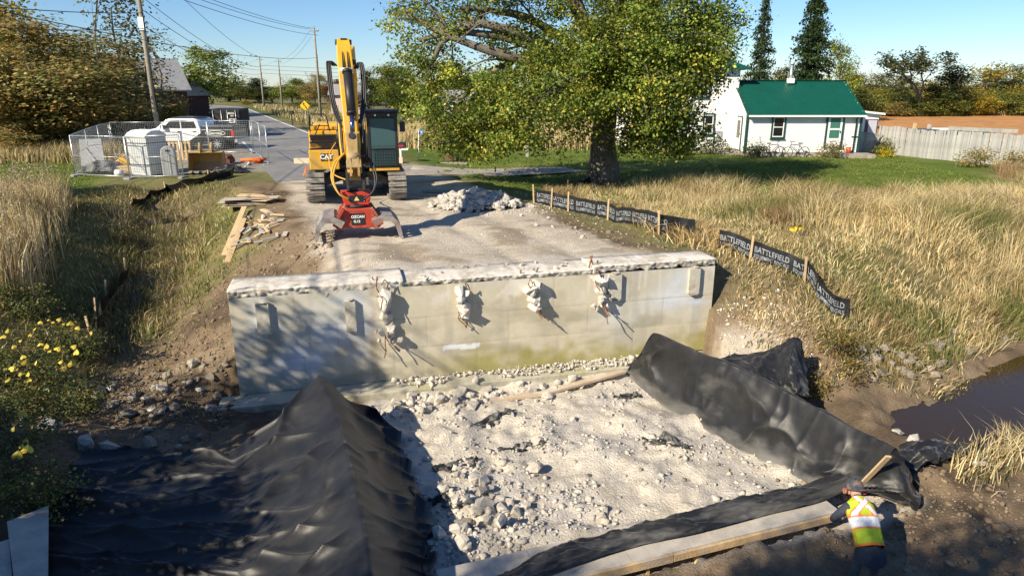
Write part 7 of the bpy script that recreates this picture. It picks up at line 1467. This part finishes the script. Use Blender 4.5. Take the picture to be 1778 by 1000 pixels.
def wire(a, b, sag, label, r=.013):
    a = Vector(a); b = Vector(b); pts = [a.lerp(b, i/24)-Vector((0, 0, sag*4*(i/24)*(1-i/24))) for i in range(25)]; m = MB(); m.tube(pts, r, 5, False); o = m.build('overhead_wire', WM); tag(o, label, 'wire', 'overhead wires')
V3 = Vector
for dz, dx, lb in ((-.15, .45, 'top wire from the left pole toward the viewer'), (-2.6, .1, 'second wire from the left pole toward the viewer'), (-3.4, .1, 'third wire from the left pole toward the viewer'), (-4.3, .12, 'lowest wire from the left pole toward the viewer')): wire(pL+V3((dx, 0, dz)), p0+V3((dx, 0, dz)), .8, lb, .016 if dz > -2 else .022)
for dz, dx, lb in ((-.15, .45, 'top wire from the left pole along the road'), (-2.4, .1, 'second wire from the left pole along the road'), (-3.2, .1, 'third wire from the left pole along the road'), (-4.2, .1, 'lowest wire from the left pole along the road')): wire(pL+V3((dx, 0, dz)), p2+V3((dx, 0, dz*.6)), 1.0, lb, .02)
pO = V3((-13, -14, 11.5))
for k, (dz, dx, lb) in enumerate(((-.15, -.45, 'left upper wire sweeping overhead to the tall pole'), (-.1, .1, 'middle upper wire sweeping overhead to the tall pole'), (-.8, .45, 'lower upper wire sweeping overhead to the tall pole'), (-3.2, .1, 'lowest overhead wire to the tall pole'))): wire(p1+V3((dx, 0, dz)), pO+V3((dx, 0, dz)), 1.6, lb, .018)
wire(p1+V3((-.4, 0, -.2)), p3+V3((0, 0, -.1)), .8, 'wire from the tall pole to the far right pole, upper'); wire(p1+V3((-.4, 0, -1.0)), p3+V3((0, 0, -.6)), .8, 'wire from the tall pole to the far right pole, lower')
for k, dz in enumerate((-2.8, -3.4, -4.0)): wire(p2+V3((0, 0, dz+1.6)), V3((30, 92, 7.0+dz+2.5)), 1.0, ('upper', 'middle', 'lower')[k]+' wire running right from the far left pole behind the boom', .022)
wire(p2, p5, 1, 'wire leading off beyond the far left pole'); wire(p3, p5+V3((2, 5, 0)), 1, 'wire leading off beyond the far right pole')
# ------------------------------------------------------------------ road sign, mailbox, number sign, planter
q = D(531, 205, 70); zb_ = Tz(q.x, 70); SG = empty('curve_sign', (q.x, 70, zb_), 0, 'yellow diamond road curve sign beside the road', 'road sign'); zc_ = D(531, 184, 70).z-zb_
m = MB(); m.bx(-.04, .04, .02, .1, -.1, zc_+.4); m.build('post', WOODG, SG); m = MB(); m.prism([(-.5, zc_), (0, zc_-.5), (.5, zc_), (0, zc_+.5)], -.01, .015, 'y'); sp_ = m.build('plate', plain('sign_yellow', (.80, .50, .01), .5), SG); m = MB(); m.tube([(.1, -.02, zc_-.28), (.1, -.02, zc_-.08), (-.1, -.02, zc_+.06), (-.1, -.02, zc_+.2)], .045, 6); m.add([(-.2, -.03, zc_+.16), (0, -.03, zc_+.16), (-.1, -.03, zc_+.33)], [(0, 1, 2)]); m.build('arrow', BLACKP, sp_)
q = D(507, 205, 68); o = empty('roadside_post', (q.x, 68, Tz(q.x, 68)), 0, 'dark roadside letter box on a post left of the curve sign', 'mailbox'); m = MB(); m.bx(-.05, .05, -.05, .05, 0, 1.0); m.build('post', STEELD, o); m = MB(); m.bx(-.15, .15, -.25, .25, 1.0, 1.3); m.build('box', STEELD, o)
q = gt(696, 279); o = empty('mailbox', q, 0, 'black and red mailbox with white plate on a white post by the drive', 'mailbox'); h = D(700, 256, q.y).z-q.z
m = MB(); m.bx(-.05, .05, -.05, .05, -.05, h); m.build('post', WHITEP, o); m = MB(); m.prism([(-.1, h), (.3, h), (.3, h+.18), (.24, h+.26), (-.04, h+.26), (-.1, h+.18)], -.18, .22, 'y'); bx_ = m.build('box', BLACKP, o); m = MB(); m.bx(-.09, .19, -.19, -.181, h+.05, h+.13); m.build('red_name_strip', plain('strip_red', (.5, .02, .03), .5), bx_); m = MB(); m.bx(.05, .42, -.12, -.1, h-.14, h-.02); m.build('white_plate', WHITEP, o)
q = gt(727, 279); o = empty('number_sign', q, 0, 'white post with small blue house number plate on the lawn', 'sign'); h = D(730, 226, q.y).z-q.z; m = MB(); m.tube([(0, 0, -.1), (.06, 0, h)], .025, 8); m.build('post', WHITEP, o); m = MB(); m.bx(.06, .3, -.03, -.01, h-.22, h); pb = m.build('plate', plain('plate_blue', (.08, .25, .60), .5), o); put_text('plate_number', '428', .11, WHITEP, pb, (.18, -.034, h-.11), .9, None, .003)
q = gt(785, 279); o = empty('barrel_planter', q, 0, 'wooden half barrel planter with withered plants at the drive edge', 'planter'); m = MB(); m.tube([(0, 0, 0), (0, 0, .2), (0, 0, .42)], [.36, .42, .38], 16); m.build('barrel', mat('barrel_wood', (.13, .085, .055), .9, .3, 5), o)
for z in (.08, .34): m = MB(); m.tube([(0, 0, z), (0, 0, z+.04)], .425 if z > .1 else .395, 16); m.build('hoop', RUST, o)
r9 = np.random.default_rng(5); P = np.column_stack([r9.normal(0, .2, 160), r9.normal(0, .2, 160), .45+np.abs(r9.normal(0, .16, 160))]); V, F, C_ = leaf_arrays(P, .13, pick_cols([(.12, .10, .03), (.08, .05, .03), (.10, .12, .03)], [1, 1, 1], 160, r9), .2); obj('plants', np_mesh('plants', V, F, LEAF, C_), o); m = MB()
for k in range(5): m.tube([(0, 0, .4), (math.cos(k)*.12, math.sin(k)*.1, .75+.06*k)], .012, 5)
m.build('stalks', BARK, o)
q = gt(786, 284); m = MB(); m.box((0, 0, .03), (1.5, .7, .06)); o = m.build('planter_slab', STONEF, None, (q.x, q.y, q.z)); tag(o, 'flat pale slab under the barrel planter', 'slab')
q = gt(915, 272); o = empty('grey_post', q, 0, 'grey weathered post on the lawn under the maple branches', 'post'); m = MB(); m.bx(-.09, .09, -.09, .09, -.1, 1.3); m.build('shaft', WOODG, o); m = MB(); m.bx(-.1, .1, -.1, .1, 1.3, 1.34); m.build('cap', GALV, o)
# green-grey pallet board beside the excavator, yellow leaf sprig
q = gt(760, 334); m = MB(); m.box((0, 0, .05), (1.1, .35, .06), Matrix.Rotation(.25, 3, 'Z')); o = m.build('green_panel', plain('green_board', (.20, .27, .22), .7), None, q); tag(o, 'greenish board lying on the ground behind the rubble heap', 'board')
q = gt(1381, 415); o = empty('yellow_sprig', q, 0, 'bright yellow leaved sprig in the grass behind the silt fence', 'plant')
for k in range(3): lf_ = obj('leaf', lm_, o); lf_.location = (-.08+.09*k, 0, .28+.05*(k == 2)); lf_.scale = (1.9, 1.9, 1.9); lf_.rotation_euler = (1.2, .4-.4*k, 2.6+k*.5)
m = MB(); m.tube([(0, 0, -.05), (.0, 0, .3)], .008, 5); m.build('stem', MATS['vine_stem'], o)
# ------------------------------------------------------------------ worker bending at the platform
SKIN = mat('skin', (.50, .28, .19), .55, .08, 20, spec=.35, obj_space=True); SHIRT = mat('navy_shirt', (.045, .055, .075), .9, .2, 10, .3, 30, obj_space=True); JEAN = mat('dusty_work_trousers', (.10, .12, .125), .9, .25, 8, .4, 30, col2=(.22, .21, .19), fac=(.52, .7), obj_space=True); BOOT = mat('work_boot', (.16, .13, .10), .8, .2, 9, .2, obj_space=True)
pf = Vector((4.42, 7.14, 0)); pf.z = Tz(pf.x, pf.y)
WK = empty('person', pf, R(-4), 'worker in lime safety vest and dark hard hat bending over the platform', 'person')
J = {'pel': (0, .02, .90, .135, .115), 'wst': (-.01, .13, 1.06, .135, .105), 'chs': (-.02, .27, 1.22, .155, .115), 'ubk': (-.02, .37, 1.33, .14, .10), 'nck': (0, .46, 1.37, .058, .058), 'hd1': (.01, .54, 1.39, .08, .088), 'hd2': (.01, .61, 1.46, .082, .095), 'hd3': (.01, .64, 1.52, .055, .06),
     'lhp': (-.10, .01, .84, .095, .09), 'lkn': (-.13, .06, .47, .068, .065), 'lan': (-.14, -.02, .10, .048, .05), 'lhe': (-.14, -.03, .05, .045, .05), 'lto': (-.15, .17, .035, .042, .035),
     'rhp': (.10, .0, .84, .095, .09), 'rkn': (.14, .07, .47, .068, .065), 'ran': (.15, -.01, .10, .048, .05), 'rhe': (.15, -.02, .05, .045, .05), 'rto': (.17, .18, .035, .042, .035),
     'lsh': (-.19, .34, 1.30, .075, .075), 'lel': (-.34, .46, 1.06, .052, .052), 'lwr': (-.20, .66, .96, .034, .036), 'lpm': (-.15, .72, .95, .04, .022),
     'rsh': (.16, .36, 1.30, .075, .075), 'rel': (.25, .58, 1.08, .052, .052), 'rwr': (.12, .74, .98, .034, .036), 'rpm': (.08, .79, .96, .04, .022)}
def bend(p, a=R(10)):
    x, y, z = p[:3]
    if z < .93 and y < .3: return (x, y, z)
    dy, dz = y-.02, z-.9; return (x, .02+dy*math.cos(a)+dz*math.sin(a), .9-dy*math.sin(a)+dz*math.cos(a))
for k_ in list(J): J[k_] = (*bend(J[k_]), *J[k_][3:])
E_ = [('pel', 'wst'), ('wst', 'chs'), ('chs', 'ubk'), ('ubk', 'nck'), ('nck', 'hd1'), ('hd1', 'hd2'), ('hd2', 'hd3'), ('pel', 'lhp'), ('lhp', 'lkn'), ('lkn', 'lan'), ('lan', 'lhe'), ('lhe', 'lto'), ('pel', 'rhp'), ('rhp', 'rkn'), ('rkn', 'ran'), ('ran', 'rhe'), ('rhe', 'rto'), ('ubk', 'lsh'), ('lsh', 'lel'), ('lel', 'lwr'), ('lwr', 'lpm'), ('ubk', 'rsh'), ('rsh', 'rel'), ('rel', 'rwr'), ('rwr', 'rpm')]
for s, sg in (('l', 1), ('r', -1)):     # five fingers, unequal and bent round the platform edge
    b = Vector(J[s+'pm'][:3]); wr_ = Vector(J[s+'wr'][:3]); d = (b-wr_).normalized(); side = d.cross(Vector((0, 0, 1))).normalized()
    for k, ln in enumerate((.072, .08, .076, .06)):
        o_ = side*(k-1.5)*.022; J[f'{s}f{k}a'] = (*(b+o_+d*.035), .0095, .0095); J[f'{s}f{k}b'] = (*(b+o_+d*(.035+ln*.5)+Vector((0, 0, -.008))), .009, .009); J[f'{s}f{k}c'] = (*(b+o_+d*(.03+ln*.8)+Vector((0, 0, -.035))), .008, .008)
        E_ += [(s+'pm', f'{s}f{k}a'), (f'{s}f{k}a', f'{s}f{k}b'), (f'{s}f{k}b', f'{s}f{k}c')]
    J[s+'ta'] = (*(wr_.lerp(b, .45)+side*.045*sg), .011, .011); J[s+'tb'] = (*(b+side*.06*sg+d*.02), .0095, .0095); E_ += [(s+'wr', s+'ta'), (s+'ta', s+'tb')]
ks = list(J); me = bpy.data.meshes.new('body'); me.from_pydata([J[k][:3] for k in ks], [(ks.index(a), ks.index(b)) for a, b in E_], [])
tmp = bpy.data.objects.new('body_tmp', me); COL.objects.link(tmp); md = tmp.modifiers.new('skin', 'SKIN'); md.use_smooth_shade = True
for i, k in enumerate(ks): sv = me.skin_vertices[0].data[i]; sv.radius = J[k][3:5]; sv.use_root = (k == 'pel')
tmp.modifiers.new('sub', 'SUBSURF').levels = 2; bpy.context.view_layer.update()
bme = bpy.data.meshes.new_from_object(tmp.evaluated_get(bpy.context.evaluated_depsgraph_get())); bpy.data.objects.remove(tmp)
for m_ in (SHIRT, JEAN, SKIN, BOOT): bme.materials.append(m_)
for f in bme.polygons:
    c = f.center
    if c.z < .13: i = 3
    elif c.z < .93 and c.y < .33: i = 1
    elif (Vector(c)-Vector(J['hd2'][:3])).length < .15: i = 2
    elif min((Vector(c)-Vector(J[s+'wr'][:3])).length for s in 'lr') < .19 and c.z < 1.05: i = 2
    else: i = 0
    f.material_index = i; f.use_smooth = True
obj('body', bme, WK)
# nose and ears hidden from behind but there
m = MB(); m.add([bend(q) for q in ((-.015, .69, 1.40), (.035, .69, 1.40), (.01, .72, 1.385), (.01, .70, 1.445))], [(0, 1, 2), (1, 3, 2), (3, 0, 2)]); m.build('nose', SKIN, WK)
for s in (-1, 1): m = MB(); m.box(bend((.01+s*.088, .585, 1.42)), (.02, .05, .06)); m.build('ear', SKIN, WK, bevel=.008)
# shirt tail below the vest and sleeves follow the body; vest as a fitted shell
def shell(name, rings, n, mat_, colf=None, parent=None):
    V = []; C_ = []; nr = len(rings)
    for i, (c, ax, rx, ry) in enumerate(rings):
        c = Vector(c); ax = Vector(ax).normalized(); x = Vector((1, 0, 0)); x = (x-ax*x.dot(ax)).normalized(); y = ax.cross(x)
        for j in range(n):
            a = 2*math.pi*j/n; wr2 = 1+.03*math.sin(3*a+i*.2)+.07*mnoise.fractal(Vector((c.x*6+math.cos(a)*2, math.sin(a)*2, c.z*9)), .9, 2, 4); V.append(c+x*math.cos(a)*rx*wr2+y*math.sin(a)*ry*wr2); C_.append(colf(i/(nr-1), a) if colf else (1, 1, 1))
    F = [(i*n+j, i*n+(j+1) % n, (i+1)*n+(j+1) % n, (i+1)*n+j) for i in range(nr-1) for j in range(n)]
    return obj(name, np_mesh(name, [tuple(v) for v in V], F, mat_, np.array(C_) if colf else None, True), parent)
VEST = attr_mat('safety_vest', .7, .1, 12, .3, 25., obj_space=True)
LIME, ORA, SIL = (.44, .58, .04), (.85, .22, .04), (.82, .84, .85)
def vcol(v, a):
    b = math.cos(a)        # -1 left .. 1 right across the back; back is where sin(a) points to the camera
    band = abs(v-.36)
    if v < .03: return ORA
    if band < .07: return SIL
    if band < .105: return ORA
    if v > .45:
        t = (v-.45)/.55; back = True
        for s in (-1, 1):
            dline = abs(b-s*(.75-1.5*t))
            if dline < .20: return SIL
            if dline < .30: return ORA
    if abs(abs(b)-.98) < .015: return ORA
    return LIME
spine = [Vector((0, .0, .90)), Vector((-.01, .13, 1.06)), Vector((-.02, .27, 1.23)), Vector((-.02, .36, 1.33)), Vector((-.01, .43, 1.405))]; spine = [spine[0]]+[Vector(bend(q)) for q in spine[1:]]; rad = [(.195, .155), (.19, .145), (.21, .15), (.195, .135), (.09, .085)]
rg_ = []; NR = 40
for i in range(NR+1):
    u = i/NR*4; k = min(3, int(u)); t = u-k; p = spine[k].lerp(spine[k+1], t); ax = (spine[min(k+1, 4)]-spine[k]); rg_.append((p, ax, rad[k][0]*(1-t)+rad[k+1][0]*t, rad[k][1]*(1-t)+rad[k+1][1]*t))
shell('safety_vest', rg_, 64, VEST, vcol, WK)
shell('shirt_tail', [((0, .0, .93), (0, .4, 1), .18, .145), ((0, -.03, .82), (0, .2, 1), .20, .165), ((0, -.05, .72), (0, .1, 1), .205, .17)], 32, SHIRT, None, WK)
# hard hat with ear defenders
HAT = mat('dark_patterned_helmet', (.06, .065, .075), .35, .3, 20, 0, col2=(.20, .13, .09), fac=(.5, .56), obj_space=True)
hc_ = Vector(bend((.01, .615, 1.475))); m = MB(); prof = [(.172, -.028), (.168, -.015), (.13, .0), (.125, .05), (.105, .10), (.065, .135), (.0, .148)]; n = 24; V = []; F = []
up = Vector((0, .45, .89)).normalized(); xx = Vector((1, 0, 0)); yy = up.cross(xx)
for r_, z in prof:
    for j in range(n): a = 2*math.pi*j/n; V.append(hc_+xx*math.cos(a)*r_*.92+yy*math.sin(a)*r_*1.08+up*z)
F = [(i*n+j, i*n+(j+1) % n, (i+1)*n+(j+1) % n, (i+1)*n+j) for i in range(len(prof)-1) for j in range(n)]
m.add(V, F, True); ht = m.build('hard_hat', HAT, WK); m = MB(); m.tube([hc_+xx*-.03+up*.145+yy*-.1, hc_+xx*-.03+up*.155, hc_+xx*-.03+up*.145+yy*.1], .012, 6); m.build('hat_ridge', HAT, ht)
for s in (-1, 1): m = MB(); m.tube([hc_+xx*s*.12+up*-.05, hc_+xx*s*.155+up*-.05], .045, 12); m.build('ear_defender', REDP, ht)
WK.scale = (.89, .93, .90)
